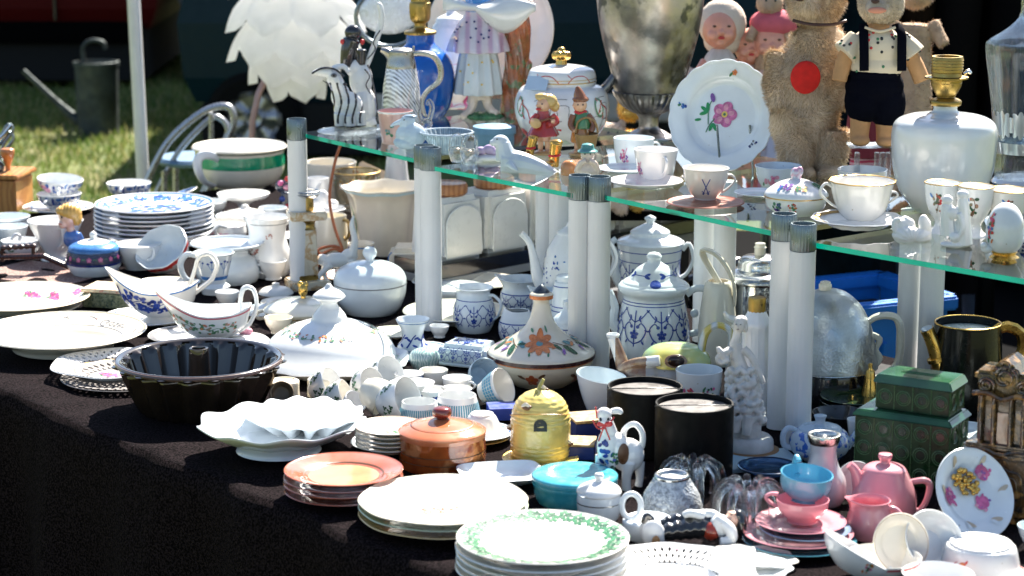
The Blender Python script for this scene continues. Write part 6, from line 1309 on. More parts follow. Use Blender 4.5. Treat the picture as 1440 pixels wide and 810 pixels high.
# brown ornate stove
bs = M('brown_stove_glaze', (.11, .055, .014), rough=.2, coat=.5, var=.7, vs=35, kind='blotch', s=45, c2=(.025, .018, .012), c3=(.26, .14, .04), bump=.5, bs=70)
o = V('ceramic_stove', 'ornate brown glazed ceramic stove model with columns and a scrolled gable', 'ceramic stove', 1408, 722); k = o.k
rz_ = -28
o.box('plinth', 1408, 724, 104, 78, 8, bs, b=2, rz=rz_); o.box('lower_body', 1408, 716, 92, 68, 84, bs, b=3, rz=rz_); o.box('cornice', 1408, 634, 108, 82, 7, bs, b=3, rz=rz_); o.box('cornice', 1408, 626, 98, 74, 7, bs, b=3, rz=rz_)
o.box('upper_body', 1412, 619, 74, 56, 84, bs, b=3, rz=rz_); o.box('roof_block', 1412, 537, 86, 62, 16, bs, b=5, rz=rz_)
R_ = Matrix.Rotation(radians(rz_), 3, 'Z')
def sp(x, y, z): return R_@Vector((x*k, y*k, z*k))+Vector(((1412-1408)*k, 0, 0))
for sx in (-30, -12, 12, 30): v_, f_ = tube_mesh([sp(sx, -32, 100), sp(sx, -32, 104), sp(sx, -32, 140), sp(sx, -32, 172), sp(sx, -32, 176)], [5*k, 3.6*k, 4.2*k, 3.6*k, 5.4*k], 10, 1, 3); o.add('column', v_, f_, bs)
v_, f_ = box_mesh(20*k, 4*k, 50*k, 2*k, (0, 0, 0)); o.add('niche', [R_@v+sp(0, -28, 130) for v in v_], f_, M('stove_orange', (.16, .05, .015), rough=.15, coat=1, var=.5, vs=60))
for i, (cx_, cz_, r_) in enumerate(((0, 203, 20), (0, 203, 12), (-26, 190, 13), (-26, 190, 7), (26, 190, 13), (26, 190, 7), (0, 220, 8), (-14, 212, 6), (14, 212, 6))):
    pts = [sp(cx_+r_*cos(a)*(1-.04*j), -31, cz_+r_*sin(a)*(1-.04*j)) for j, a in enumerate([2*pi*j/14-.8 for j in range(15)])]; v_, f_ = tube_mesh(pts, 2.3*k, 7, 1, 2); o.add('scroll', v_, f_, bs)
it = [sp(x, -22, z) for x, z in ((-36, 180), (-36, 198), (-20, 208), (-12, 222), (0, 228), (12, 222), (20, 208), (36, 198), (36, 180))]; n = len(it); bk_ = [p+R_@Vector((0, 50*k, 0)) for p in it]; it = [p-R_@Vector((0, 7*k, 0)) for p in it]
o.add('gable', it+bk_, [tuple(range(n)), tuple(range(2*n-1, n-1, -1))]+[(j, n+j, n+(j+1) % n, (j+1) % n) for j in range(n)], bs, smooth=False)
for r_ in (0, 1): v_, f_ = tube_mesh([sp(x*(1-.22*r_), -36, z) for x, z in ((-30, 20), (-30, 66-8*r_), (-14, 72-8*r_), (0, 78-10*r_), (14, 72-8*r_), (30, 66-8*r_), (30, 20), (0, 14+6*r_), (-30, 20))], 2*k, 7, 1, 3); o.add('panel_moulding', v_, f_, bs)
for zz_ in (98, 178): v_, f_ = tube_mesh([sp(-42, -34, zz_), sp(-20, -37, zz_+3), sp(0, -37, zz_-4), sp(20, -37, zz_+3), sp(42, -34, zz_)], 4*k, 8, 1, 3); o.add('moulding', v_, f_, bs)
# splash teapot, pink vase
o = V('splash_teapot', 'small pale blue teapot with cobalt splashes behind the pink vase', 'teapot', 1152, 640)
spl = M('cobalt_splash_glaze', (.50, .60, .68), rough=.14, coat=.6, kind='spots', s=85, a=.55, c2=(.04, .14, .50))
o.lathe('body', [(26, 646), (30, 643), (40, 632), (43, 620), (38, 608), (30, 603)], spl, seg=48); l = o.lathe('lid', [(31, 604), (28, 600), (16, 597), (8, 596), (7, 590), (9, 585), (8, 584)], M('pale_blue_glaze'), seg=32); o.tube('handle', [(1116, 630, -4), (1102, 626, -6), (1100, 610, -6), (1108, 602, -4), (1120, 606, -2)], [4, 4.2, 4.2, 4, 3.6], M('pale_blue_glaze')); o.tube('spout', [(1190, 628), (1202, 612), (1206, 602)], [7, 5, 4], spl)
o = V('pink_vase', 'pale pink long necked vase with a silver collar', 'vase', 1156, 704); pkv = M('pale_pink_glaze', (.62, .50, .53), rough=.14, coat=.6, kind='wave', s=8, d=8, c2=(.50, .52, .56))
o.lathe('body', [(22, 710), (28, 706), (34, 692), (32, 672), (22, 654), (18, 636), (20, 622)], pkv, seg=48); o.lathe('silver_collar', [(20, 624), (22, 620), (23, 612), (21, 611), (17, 613), (15, 622)], silver, seg=40)
# pink and blue cups with saucers
pk = por('salmon_pink_glaze', (.70, .29, .33)); lb = por('sky_blue_glaze', (.12, .38, .52)); sbl = por('slate_blue_glaze', (.22, .30, .42))
zz = 0
data = [('saucer', 'lowest dark teal saucer of the pink and blue pile', 1124, 757, 80, por('teal_glaze', (.06, .22, .28)), 5), ('saucer', 'wide pink saucer near the bottom of the pink and blue pile', 1122, 747, 78, pk, 7), ('saucer', 'slate blue saucer in the middle of the pink and blue pile', 1132, 741, 64, sbl, 6), ('saucer', 'pink saucer directly under the pink cup', 1126, 731, 64, pk, 8)]
for i, (nm, lab, px, y, r, m, h) in enumerate(data):
    o = plate(nm, lab, px, y, r, 10, m, z=zz, cat='saucer', group='pink and blue coffee set', thick=2.2); zz += 7.5*o.k
o = bowlcup('pink_cup', 'salmon pink cup with a blue cup standing in it', 1128, 702, 37, 22, 732, pk, z=zz+.001, group='pink and blue coffee set', mid=(34, 716)); o.handle(-105, 698, 36, 716, 32, 16, 4, pk)
kz = o.k; o = bowlcup('blue_cup', 'sky blue cup standing in the pink cup', 1131, 665, 37, 25, 700, lb, z=zz+20*kz, group='pink and blue coffee set', mid=(35, 685), hol=2.4); o.handle(-165, 660, 36, 680, 34, 12, 4, lb, top=4); o.rot = (5, 4, 0)
# pink teapot and jug
o = V('pink_teapot', 'salmon pink teapot with a round knob and angular handle', 'teapot', 1242, 724)
o.lathe('body', [(38, 730), (42, 727), (46, 712), (44, 690), (36, 672), (31, 662)], pk, seg=48); l = o.lathe('lid', [(31, 664), (30, 660), (24, 655), (10, 652), (7, 652)], pk, seg=36); o.lathe('knob', [(7, 653), (7, 648), (9.5, 644), (9, 639), (0, 638)], pk, sub=l)
o.tube('spout', [(1212, 700), (1206, 678), (1200, 662), (1192, 654)], [13, 10, 7, 6], pk, n=12); o.tube('handle', [(1280, 678), (1298, 676), (1306, 684), (1302, 704), (1292, 718), (1282, 714)], [4.5, 5, 5, 4.6, 4.4, 4], pk)
o = jug('pink_jug', 'salmon pink milk jug in front of the pink teapot', 1222, 750, [(26, 756), (30, 753), (33, 738), (30, 722), (27, 710), (29, 703)], mat=pk, spa=-80, up=5, hol=2.2); o.handle(75, 712, 28, 736, 31, 12, 4, pk)
# leaning plates and bowls
def lean(name, label, px, y, r, hpx, mat, rot, cat='plate', z=0, prof=PL, group=None, thick=2.2, **kw):
    o = V(name, label, cat, px, y, z, group); o.lathe('dish', [(a*r, o.y0-b*hpx*o.ca) for a, b in prof], mat, hollow=thick, seg=56, **kw); o.rot = rot; o.settle = True; o.rr = r; return o
bwl = [(.40, 0), (.43, .02), (.70, .3), (.9, .65), (1, 1)]
o = lean('rose_plate', 'leaning plate with gilt grapes and magenta roses in relief', 1362, 746, 66, 12, cool, (56, 30, 10))
o.decor('painted_pattern', [([el(0, 0, 12, 9, 20, pink)]+scatter(16, 11, 9, 4.5, [pink, pink, violet, rose], int(a)), a, r) for a, r in ((170, 38), (80, 20), (-60, 40))], mode='flat', off=.002); rnd = random.Random(2)
gr = []
for i in range(70):
    a, r = rnd.uniform(0, 6.28), 22*sqrt(rnd.random()); gr.append(ell_mesh((( -16+r*cos(a))*o.k, (10+r*sin(a)*.8)*o.k, 6.5*o.k+rnd.uniform(0, 3)*o.k), (3.4*o.k,)*3, seg=8, rings=6))
o.add('gilt_grapes', *join(gr), gold); o.decor('gilt_leaves', [([leaf(0, 0, 17, a*31, M('pale_gilt', (.60, .48, .34), rough=.3, metal=.4)), leaf(0, 0, 14, a*31+40, cool)], a*60, 44) for a in range(6)], mode='flat', off=.0018)
lean('white_bowl', 'plain white bowl leaning between the stained plate and the rose plate', 1302, 792, 46, 24, white, (50, 30, 0), cat='bowl', prof=bwl)
o = lean('stained_plate', 'old white plate with a chipped brown edge leaning against the white bowl', 1262, 800, 43, 9, ivory, (64, 38, 0)); o.ringband('brown_edge', 40.5, 42.4, M('faded_brown_edge', (.38, .26, .16), rough=.5))
o = bowlcup('red_rim_bowl', 'shallow white bowl with a red rim at the bottom edge', 1240, 782, 54, 28, 812, white, cat='bowl', seg=56); o.band('red_rim', 785, 788, red)
o = bowlcup('red_rim_bowl', 'second red rimmed white bowl cut off by the bottom edge beside the fluted cup', 1318, 806, 50, 28, 834, white, cat='bowl', seg=56); o.band('red_rim', 809, 812, red)
o = lean('sprig_bowl', 'large fluted white bowl tipped toward the viewer with a small rose sprig', 1194, 815, 58, 32, cool, (-6, 30, 0), cat='bowl', prof=bwl, fn=lambda th, r, h, i: (r*(1+.01*cos(24*th)), h)); o.decor('rose_sprig', [(scatter(12, 5, 8, 3, [pink, green, blue, orange], 3), 5, o.y0-20)])
o = V('fluted_bowl', 'white fluted bowl standing upside down with a red bird mark', 'bowl', 1378, 800); o.lathe('bowl', [(56, 808), (56, 805), (54, 790), (50, 772), (47, 766), (44, 765), (43, 762), (40, 762), (39, 764)], white, seg=90, fn=lambda th, r, h, i: (r*(1+.008*cos(45*th)), h)); o.band('red_rim', 805, 803, red)
o.decor('red_bird', [([el(0, 4, 5, 3, 20, orange), leaf(-6, 0, 10, -20, red), leaf(4, 4, 8, 60, red), stroke([(-10, -8), (0, -6), (10, -9)], 1, red), stroke([(-8, 6), (-14, 2), (-10, -4)], 1, red)], a, 785) for a in (-40, 120)])
o = plate('red_rim_saucer', 'red rimmed saucer under the fluted upside down bowl', 1384, 806, 64, 7, white, cat='saucer'); o.ringband('red_rim', 60, 63, red)
o = lean('grey_plate', 'grey white plate standing on edge in the gap behind the pink jug', 1202, 700, 28, 7, M('grey_white_glaze', (.50, .52, .53), rough=.3), (74, 10, 0))
o = bowlcup('edge_cup', 'white cup cut off by the right edge beside the rose plate', 1452, 620, 34, 20, 660, cool); o = plate('white_saucer', 'white saucer with dark leaf marks behind the green ceramic boxes', 1352, 604, 46, 8, cool, cat='saucer'); o.decor('dark_marks', [([stroke([(-6, 0), (6, 3)], 1.2, greyp), leaf(0, 0, 7, 60, greyp)], a, 36) for a in (0, 60, 120, 180, 240, 300)], mode='flat')
o = bowlcup('edge_cup', 'white cup cut off by the right edge beside the fluted bowl', 1460, 740, 30, 18, 772, cool)
# ================================================================== ON THE GLASS SHELF
def VS(name, label, cat, px, y0, group=None): return V(name, label, cat, px, y0, SH, group)
def splate(name, label, px, Y, r, h, mat, **k): return plate(name, label, px, Y, r, h, mat, z=SH, **k)
frost = glassmat('frosted_glass', tint=(.90, .94, .97), through=.55, rough=.25)
icy = M('opaline_glass', (.58, .68, .76), rough=.12, coat=.6, trl=.3)
# striped cat pair
sw = white; sb_ = por('stripe_black', (.015, .015, .02))
splate('glass_plate', 'round clear glass plate under the striped cat figurine', 492, 184, 46, 3, frost, cat='plate')
o = VS('striped_cat', 'black striped white cat figurine looking left with raised chin', 'figurine', 488, 180)
def stp(c): return 1 if (sin(c.x*.62+sin(c.z*.12)*1.6+.8) > .62 and 8 < c.z < 66 and c.y < 4) or (c.z < 4.5) else 0
o.blob('body', [('e', 490, 150, 0, 21, 15, 22), ('e', 480, 135, -4, 14, 11, 18), ('t', [(480, 160, -8), (478, 178, -9)], [10, 7]), ('t', [(492, 162, -10), (494, 180, -10)], [9, 7]), ('t', [(504, 158, -2), (508, 178, -2)], [10, 8]), ('e', 496, 170, 4, 16, 10, 9), ('t', [(480, 130, -4), (472, 112, -6), (466, 106, -6)], [11, 11, 10]), ('t', [(468, 104, -6), (452, 102, -6), (442, 104, -6)], [9, 6, 3]), ('t', [(470, 98, -4), (484, 94, 0), (492, 103, 0)], [5, 4, 3])], [sw, sb_], vox=.85, smooth=2, matfn=stp)
o.tube('brow_stripe', [(441, 104, -9), (455, 97, -12), (472, 98, -13), (486, 108, -10)], 1.5, sb_); o.ell('eye', 472, 107, -16, 4.5, 2, 3.2, greyp); o.ell('pupil', 472, 107, -17.5, 2, 1.5, 2, blackp); o.tube('mouth_line', [(456, 114, -9), (466, 119, -14), (478, 118, -14)], .6, sb_); o.ell('nose', 486, 119, -10, 4, 2, 1.8, sb_)
o = VS('long_haired_cat', 'tall white cat figurine seen from behind with black head and curling raised tail', 'figurine', 510, 176)
o.blob('body', [('e', 512, 150, 6, 18, 14, 30), ('e', 508, 112, 6, 17, 12, 24), ('t', [(498, 172, 0), (496, 178, -4)], [9, 7]), ('t', [(520, 170), (524, 178, -2)], [10, 8]), ('e', 500, 96, 6, 14, 10, 14)], sw, vox=1.1)
o.blob('black_head', [('t', [(488, 94, 4), (492, 72, 5), (496, 56, 6)], [9, 12, 12]), ('e', 498, 47, 6, 12, 10, 11), ('t', [(508, 92, 5), (508, 70, 5)], [7, 9])], sb_, vox=1); o.ell('red_bow', 484, 60, 1, 4, 3, 4, red); o.ell('red_bow', 511, 60, 1, 3, 3, 4, red)
o.tube('tail', [(516, 92, 8), (522, 78, 8), (532, 52, 8), (538, 28, 8), (536, 10, 8), (532, 8, 8)], [4.5, 4.5, 4.5, 4.2, 4, 2.5], sw, n=10); o.tube('tail_line', [(518, 84, 3), (529, 70, 3), (526, 60, 3), (536, 44, 3)], .9, sb_); o.tube('back_line', [(522, 132, -8), (516, 120, -8), (521, 108, -7), (514, 98, -6)], .9, sb_); o.tube('side_line', [(528, 176, -2), (531, 150, 0), (524, 112, 2), (518, 92, 4)], 1.2, sb_)
# blue vase lamp, pitcher, mug
o = VS('blue_lamp', 'cobalt blue vase lamp with painted flowers and a brass socket', 'lamp', 592, 162)
cob = por('cobalt_glaze', (.0, .10, .46)); o.lathe('body', [(28, 168), (32, 165), (42, 148), (47, 120), (46, 95), (38, 78), (24, 66), (20, 60), (20, 48)], cob, seg=56); o.decor('flower_medallion', [([el(0, 0, 17, 26, 0, white)]+scatter(26, 12, 20, 5, [red, green, pink, yellow, ltblue, dkgreen], 3), -68, 108)], off=.0012)
o.lathe('brass_collar', [(22, 49), (22, 45), (12, 42), (8, 38), (9, 32), (8, 26)], brass); o.lathe('socket', [(8, 34), (14, 28), (15, 8), (13, 4), (14, -6), (12, -10)], brass)
o = VS('crystal_pitcher', 'cut crystal claret pitcher with pewter lid, spout and curved handle', 'pitcher', 565, 186)
pew = M('pewter', (.42, .41, .38), rough=.28, metal=1, var=.3, bump=.15)
o.lathe('glass_body', [(26, 190), (28, 187), (28, 158), (25, 120), (21, 98), (20, 94)], M('pitcher_cut_glass', (.52, .54, .56), rough=.12, var=.8, vs=60, metal=.3, kind='wave', s=60, d=1, c2=(.85, .87, .9), dir='DIAGONAL'), seg=96, fn=lambda th, r, h, i: (r*(1+.012*cos(16*th+h/o.k*.14)+.012*cos(16*th-h/o.k*.14)), h))
o.lathe('pewter_collar', [(21, 96), (21, 92), (18, 78), (18, 72), (12, 69), (0, 68)], pew); o.tube('spout', [(556, 82), (546, 74), (537, 71)], [10, 7, 3.5], pew); o.tube('handle', [(578, 78), (592, 76), (610, 80), (620, 96), (618, 114), (602, 128), (594, 142), (596, 158), (600, 164)], [4, 4, 4.2, 4.2, 4, 3.6, 3.4, 3, 2], pew, flat=.8); o.tube('thumb_knob', [(582, 72), (583, 66)], [2.5, 1.5], pew)
o = VS('pink_mug', 'small salmon mug with a green flower standing near the shelf edge', 'mug', 556, 197); spk = por('faded_salmon', (.60, .36, .32)); o.lathe('mug', [(17, 201), (19, 199), (22, 178), (24, 160), (25, 156)], spk, hollow=1.8); o.band('white_rim', 158, 155.5, white, off=.0008); o.decor('green_flower', [(scatter(9, 6, 8, 3.4, [green, M('teal_paint'), green], 4), -22, 180)])
bird = lambda X: X
o = VS('glass_duck', 'pale opaline glass duck facing left on the shelf edge', 'figurine', 577, 208); o.blob('body', [('e', 578, 190, 0, 22, 15, 18), ('e', 572, 200, 0, 19, 14, 10), ('t', [(572, 182), (572, 172), (574, 168)], [10, 9, 9]), ('e', 574, 169, 0, 10.5, 9, 7.5), ('t', [(566, 171), (556, 174), (549, 178)], [4.5, 3, 1.2])], icy, vox=.9); o.ell('crown', 577, 164, 0, 10, 7, 3, M('duck_crown_grey', (.22, .30, .38), rough=.2)); o.ell('eye', 569, 169, -8, 1, 1, 1, blackp)
o = VS('crystal_animal', 'tiny clear crystal animal with a raised tail behind the glass duck', 'figurine', 604, 196); o.blob('body', [('e', 600, 174, 0, 9, 7, 8), ('t', [(604, 168), (608, 152), (604, 142), (600, 148)], [4, 4, 3.4, 2]), ('t', [(594, 172), (590, 160), (592, 154)], [3.5, 3, 2]), ('t', [(596, 178), (595, 186)], 2.2), ('t', [(605, 178), (606, 186)], 2.2)], glass, vox=.8, smooth=2)
# covered vase with fuchsia pattern
o = VS('fuchsia_vase', 'tall white covered vase with pink fuchsia flowers behind the blue lamp', 'vase', 636, 146)
o.lathe('body', [(24, 151), (26, 148), (20, 142), (28, 130), (34, 100), (32, 60), (28, 40), (24, 34), (20, 26), (8, 20), (4, 12)], white, seg=48); o.decor('fuchsia', [([el(0, 0, 4.5, 11, 0, pink), el(0, -9, 6, 4, 0, rose), stroke([(0, 12), (-4, 22)], 1, rose), stroke([(-16, -10), (0, -12), (18, -8), (26, -12)], 1, rose), stroke([(-16, 12), (0, 14), (16, 10)], .8, rose)], a, y) for a, y in ((-38, 86), (-10, 136), (24, 100), (60, 140), (-75, 120))])
# girl figurine
o = VS('girl_figurine', 'porcelain girl holding out her white apron beside a red brown tree trunk', 'figurine', 682, 162)
moss = M('moss_green_glaze', (.03, .18, .07), rough=.25, coat=.5, var=.5, vs=60, bump=.6, bs=90); bark = M('bark_glaze', (.34, .09, .03), rough=.25, coat=.5, kind='blotch', s=30, c2=(.16, .05, .02), c3=(.08, .14, .06), bump=.5, bs=40)
o.blob('moss_base', [('e', 696, 168, 0, 44, 26, 7), ('e', 680, 163, -8, 28, 18, 6)], moss, vox=1.3, disp=lambda v: v+Vector((0, 0, 1))*.002*noise.noise(v*180)); o.blob('tree_trunk', [('t', [(724, 172, 4), (722, 130, 4), (726, 90, 4), (728, 50, 4), (726, 20, 4)], [23, 17, 17, 19, 17]), ('t', [(738, 110), (744, 92), (742, 86)], [6, 4.5, 3])], bark, vox=1.3, disp=lambda v: v+Vector((v.x-44*o.k, v.y, 0)).normalized()*.0013*sin(v.z*60+atan2(v.y, v.x-44*o.k)*7))
pls = por('porcelain_skin', (.80, .68, .60)); dress = M('mauve_dress_glaze', (.66, .60, .66), rough=.2, coat=.4, kind='wave', s=13, d=1.5, c2=(.50, .34, .46)); under = por('pale_blue_petticoat', (.62, .68, .70))
o.blob('body', [('t', [(666, 130, 0), (664, 150, -6), (658, 160, -10)], [9, 6.5, 6]), ('t', [(684, 130, 0), (686, 148, -4), (692, 156, -10)], [9, 6.5, 6]), ('t', [(658, 160, -10), (650, 164, -18)], [6, 4.5]), ('t', [(690, 156, -10), (700, 160, -16)], [6, 4.5]), ('t', [(674, 140), (674, 90), (674, 40), (674, 0), (674, -28)], [13, 13, 13, 12, 12]), ('t', [(662, -20), (644, -8, -6), (640, 6, -10), (652, 10, -14)], [6, 5.5, 5, 4.5]), ('t', [(688, -20), (708, -10, -8), (730, 0, -14), (748, 8, -14)], [6, 5.5, 5, 4.5]), ('t', [(674, -30), (674, -42)], 6), ('e', 674, -54, 0, 13, 13, 15)], pls, vox=1.2)
o.lathe('petticoat', [(33, 131), (34, 128), (30, 100), (24, 70), (16, 45)], under, seg=64, fn=lambda th, r, h, i: (r*(1+.07*cos(11*th)), h), dx=-9, hollow=1.6); o.lathe('dress', [(42, 72), (43, 69), (37, 50), (26, 30), (17, 16), (16, -22), (14, -30)], dress, seg=72, fn=lambda th, r, h, i: (r*(1+.10*cos(9*th)*min(1, max(0, (120*o.k-h)/(50*o.k)))), h), dx=-9)
o.lathe('blue_bodice', [(17, 22), (18, 10), (17, -24), (15, -30)], M('cornflower_glaze', (.05, .25, .62), rough=.2, coat=.4), dx=-9); o.blob('hair', [('e', 674, -58, 2, 15, 15, 15)], fh, vox=1.3); o.ell('eye', 669, -54, -12, 1.6, 1, 1.6, blackp); o.ell('eye', 679, -54, -12, 1.6, 1, 1.6, blackp); o.ell('mouth', 674, -46, -12.5, 3, 1, 1, red)
rnd = random.Random(9)
for i in range(15): a = rnd.uniform(-1.1, 1.1); Y = rnd.uniform(30, 64); r_ = interp([(16, 17), (30, 26), (50, 37), (69, 43)], Y)*1.04; o.ell('dot', 673+r_*sin(a), Y, -r_*cos(a), 1.6, 1.2, 1.6, navy)
for i in range(9): a = rnd.uniform(-1, 1); Y = rnd.uniform(84, 124); r_ = interp([(45, 16), (70, 24), (100, 30), (128, 34)], Y)*1.03; o.ell('gilt_dot', 673+r_*sin(a), Y, -r_*cos(a), 1.5, 1, 1.5, yellow)
ap = []; n1, n2 = 20, 8
for i in range(n1+1):
    t = i/n1
    for j in range(n2+1):
        s_ = j/n2; x = 625+t*128; y = 4+14*sin(t*pi*1.0)*0+(-6)*cos(t*9)*(1-s_)+s_*(14+30*max(0, sin((t-.35)*pi/.62))*(t > .35)); d = -24-16*sin(s_*pi)*max(0.2, sin(t*pi))-6*sin(t*7); ap.append(o.c(x, y, d))
fs = [(i*(n2+1)+j, (i+1)*(n2+1)+j, (i+1)*(n2+1)+j+1, i*(n2+1)+j+1) for i in range(n1) for j in range(n2)]
a_ = o.add('apron', ap, fs, white, sharp=0); m_ = a_.modifiers.new('thickness', 'SOLIDIFY'); m_.thickness = .002
# round plate behind
pe_ = por('warm_ivory', (.74, .68, .60)); o = VS('round_plate', 'large round ivory plate standing upright behind the porcelain girl', 'plate', 690, 136); o.lathe('dish', [(50, o.y0), (52, o.y0-1), (70, o.y0-7), (88, o.y0-12)], pe_, hollow=2.5, seg=64); o.rot = (80, 0, 4); o.settle = .018; vs, fs = box_mesh(.10, .05, .020, .003); 
o = VS('plate_stand', 'small dark wooden stand under the upright ivory plate', 'plate stand', 690, 134); o.box('ledge', 690, 138, 70, 26, 14, dw, b=2)
for dx in (-22, 22): o.tube('prong', [(690+dx, 134, 10), (690+dx, 90, 16)], 2.5, dw)
# small glass and trinkets
o = VS('pressed_glass_bowl', 'pale pressed glass bowl with a wavy rim', 'bowl', 628, 209); o.lathe('bowl', [(20, 213), (22, 211), (26, 200), (34, 190), (37, 186)], M('pressed_glass', (.50, .60, .66), rough=.12, coat=.5, var=.5, vs=60, trl=.4, kind='wave', s=70, d=2, c2=(.25, .33, .40)), hollow=2, seg=84, fn=lambda th, r, h, i: (r*(1+.03*cos(28*th)), h)); o.ring('rim', 37, 186, 1.6, icy, fn=lambda th, r, h, i: (r*(1+.02*cos(28*th)), h))
o = VS('blue_barrel', 'small dusty blue lidded barrel with a paper scrap on top', 'box', 695, 198); dbl = M('dusty_blue', (.13, .28, .40), rough=.4); o.lathe('barrel', [(26, 204), (28, 202), (28, 190), (28, 187)], dbl, seg=48); o.lathe('lid', [(30, 187), (30.5, 186), (30, 179), (27, 177), (0, 176)], dbl, seg=48); o.box('paper_scrap', 698, 177, 30, 12, .8, M('paper', (.78, .80, .82), rough=.8), b=.1, rz=12)
def swanlet(X, Y, s=1.0, lab=''):
    o = VS('crystal_basket', lab, 'trinket', X, Y); o.lathe('basket', [(8*s, Y+2), (10*s, Y-4), (13*s, Y-14), (12*s, Y-18)], glass, hollow=1.4, seg=20, fn=wavy(7, .08)); o.tube('hoop', [(X-11*s, Y-16), (X-8*s, Y-32*s), (X, Y-38*s), (X+8*s, Y-32*s), (X+11*s, Y-16)], 1.4, glass); o.ell('gilt_bead', X, Y-14, 0, 5*s, 4*s, 4*s, M('pale_gilt')); return o
swanlet(643, 226, 1, 'left one of two tiny crystal baskets near the white seal'); swanlet(660, 229, 1.05, 'right one of two tiny crystal baskets near the white seal')
o = VS('violet_trinket', 'tiny white dish of violet glass flowers behind the seal', 'trinket', 684, 226); o.blob('flowers', [('e', 676, 212, 0, 8, 6, 6), ('e', 688, 210, 0, 9, 6, 7), ('e', 696, 214, 0, 7, 6, 5)], M('violet_glass', (.50, .38, .56), rough=.15, coat=.5), vox=.9); o.blob('dish', [('e', 686, 222, 0, 28, 10, 5), ('e', 668, 226, -4, 12, 6, 4), ('e', 704, 224, -2, 10, 6, 4)], white, vox=1)
sea = por('seal_glaze', (.60, .66, .71))
o = VS('seal_figurine', 'smooth pale blue white porcelain seal with its head raised', 'figurine', 735, 240)
o.blob('body', [('t', [(704, 226, 0), (730, 228, 0), (760, 236, -2), (784, 246, -4), (792, 249, -4)], [17, 16, 11, 5, 2.5]), ('t', [(712, 222, 0), (708, 206, 0), (707, 200, 0)], [16, 12, 11]), ('e', 704, 199, 0, 12, 10, 9.5), ('e', 694, 201, -1, 6, 6, 5), ('t', [(716, 230, -14), (722, 236, -20), (728, 240, -22)], [6, 4, 2]), ('t', [(786, 245, 0), (790, 236, 6)], [4, 1.5])], sea, vox=1.0, smooth=6); o.ell('nose', 689.5, 200, -1, 1.8, 2, 1.6, blackp); o.ell('eye', 699, 196, -9, 1.1, 1, 1.1, blackp)
# large covered jar
o = VS('covered_jar', 'large white covered jar with red and gilt line ornament and a gilt knob', 'covered jar', 790, 190)
o.lathe('body', [(40, 200), (44, 197), (58, 180), (66, 158), (65, 138), (58, 124), (48, 119), (47, 116)], white, seg=72)
o.decor('painted_pattern', [([stroke([(-22, -22), (-22, -6), (-8, -6), (-8, 10), (8, 10), (8, -10), (24, -10)], .9, greyp), stroke([(-18, 16), (-8, 20), (6, 20)], .8, greyp)], a, 152) for a in (-22, 0.1, 60, 130, 200)]+[([el(0, 0, 9, 15, 20, faded), el(0, 0, 6, 11, 20, white), stroke([(-6, 14), (4, -2), (10, -16)], 2.6, red), stroke([(6, 10), (-2, -8)], 2, red), stroke([(6, 4), (18, -4), (22, -20)], 1.6, red)], a, 146) for a in (-62, 50, 170)]+[([stroke([(-8, -10), (-8, 6), (6, 6), (6, -8)], 1, blackp), stroke([(-2, -12), (0, -2), (4, -12)], 1.2, red)], a, 170) for a in (40, 66)]+[([(red, [(-5, -10), (6, -10), (6, 10), (-5, 10)])], -8, 183), ([el(0, 0, 11, 9, 0, red), el(8, -4, 8, 7, 0, navy)], -68, 186)], off=.0009)
l = o.lathe('lid', [(48, 117), (48, 113), (47, 104), (42, 97), (24, 93), (8, 91), (0, 91)], white, seg=64); o.decor('lid_ornament', [([stroke([(-18, -6), (-8, 3), (8, 3), (18, -6)], 1.2, red), stroke([(-12, 0), (-18, 6)], 1, red)], a, 107) for a in (-28, 30, 120, 200)]); o.band('gilt_line', 114, 112.6, rim_gold, prof=[(48.2*o.k, o.h(117)), (48.2*o.k, o.h(100))]); o.band('gilt_line', 109.5, 108.6, rim_gold, prof=[(48*o.k, o.h(117)), (48*o.k, o.h(100))])
o.blob('gilt_knob', [('t', [(789, 93), (789, 84)], [9, 7])]+[('e', 789+8*cos(a), 79, 8*sin(a), 6, 6, 6) for a in [2*pi*i/6 for i in range(6)]]+[('e', 789, 73, 0, 6, 6, 6)], gold, vox=.9, smooth=1, sub=l)
o.box('paper_label', 752, 128, 32, 1.2, 22, M('pale_blue_label', (.50, .62, .74), rough=.7), d=-47, rx=-38, rz=-22, b=.2)
# two children figurines
def child(o, X, Y, coat, face=1):
    """standing porcelain child, X centre, Y feet"""
    o.blob('body', [('t', [(X-5, Y, 0), (X-5, Y-16, 0)], [3.4, 4.4]), ('t', [(X+5, Y, 0), (X+5, Y-16, 0)], [3.4, 4.4]), ('e', X-6, Y-1, -3, 4, 6, 2.6), ('e', X+6, Y-1, -3, 4, 6, 2.6), ('t', [(X, Y-16), (X, Y-48)], [10, 8]), ('t', [(X, Y-48), (X, Y-58)], 4), ('e', X-1*face, Y-66, -1, 10, 10, 11.5), ('e', X-10*face, Y-65, -5, 2.2, 2.4, 2)], pls2, vox=.9)
pls2 = por('warm_figurine_skin', (.70, .40, .24)); cor = por('red_coat_glaze', (.42, .04, .03), coat=.7); grn = por('green_vest_glaze', (.06, .20, .08)); brw = por('brown_short_glaze', (.22, .08, .03)); bask = M('basket_weave', (.42, .26, .08), rough=.4, kind='wave', s=150, d=2, c2=(.12, .05, .02))
o = VS('girl_musician', 'small painted girl in a red dress playing a lute, leaning left', 'figurine', 764, 218)
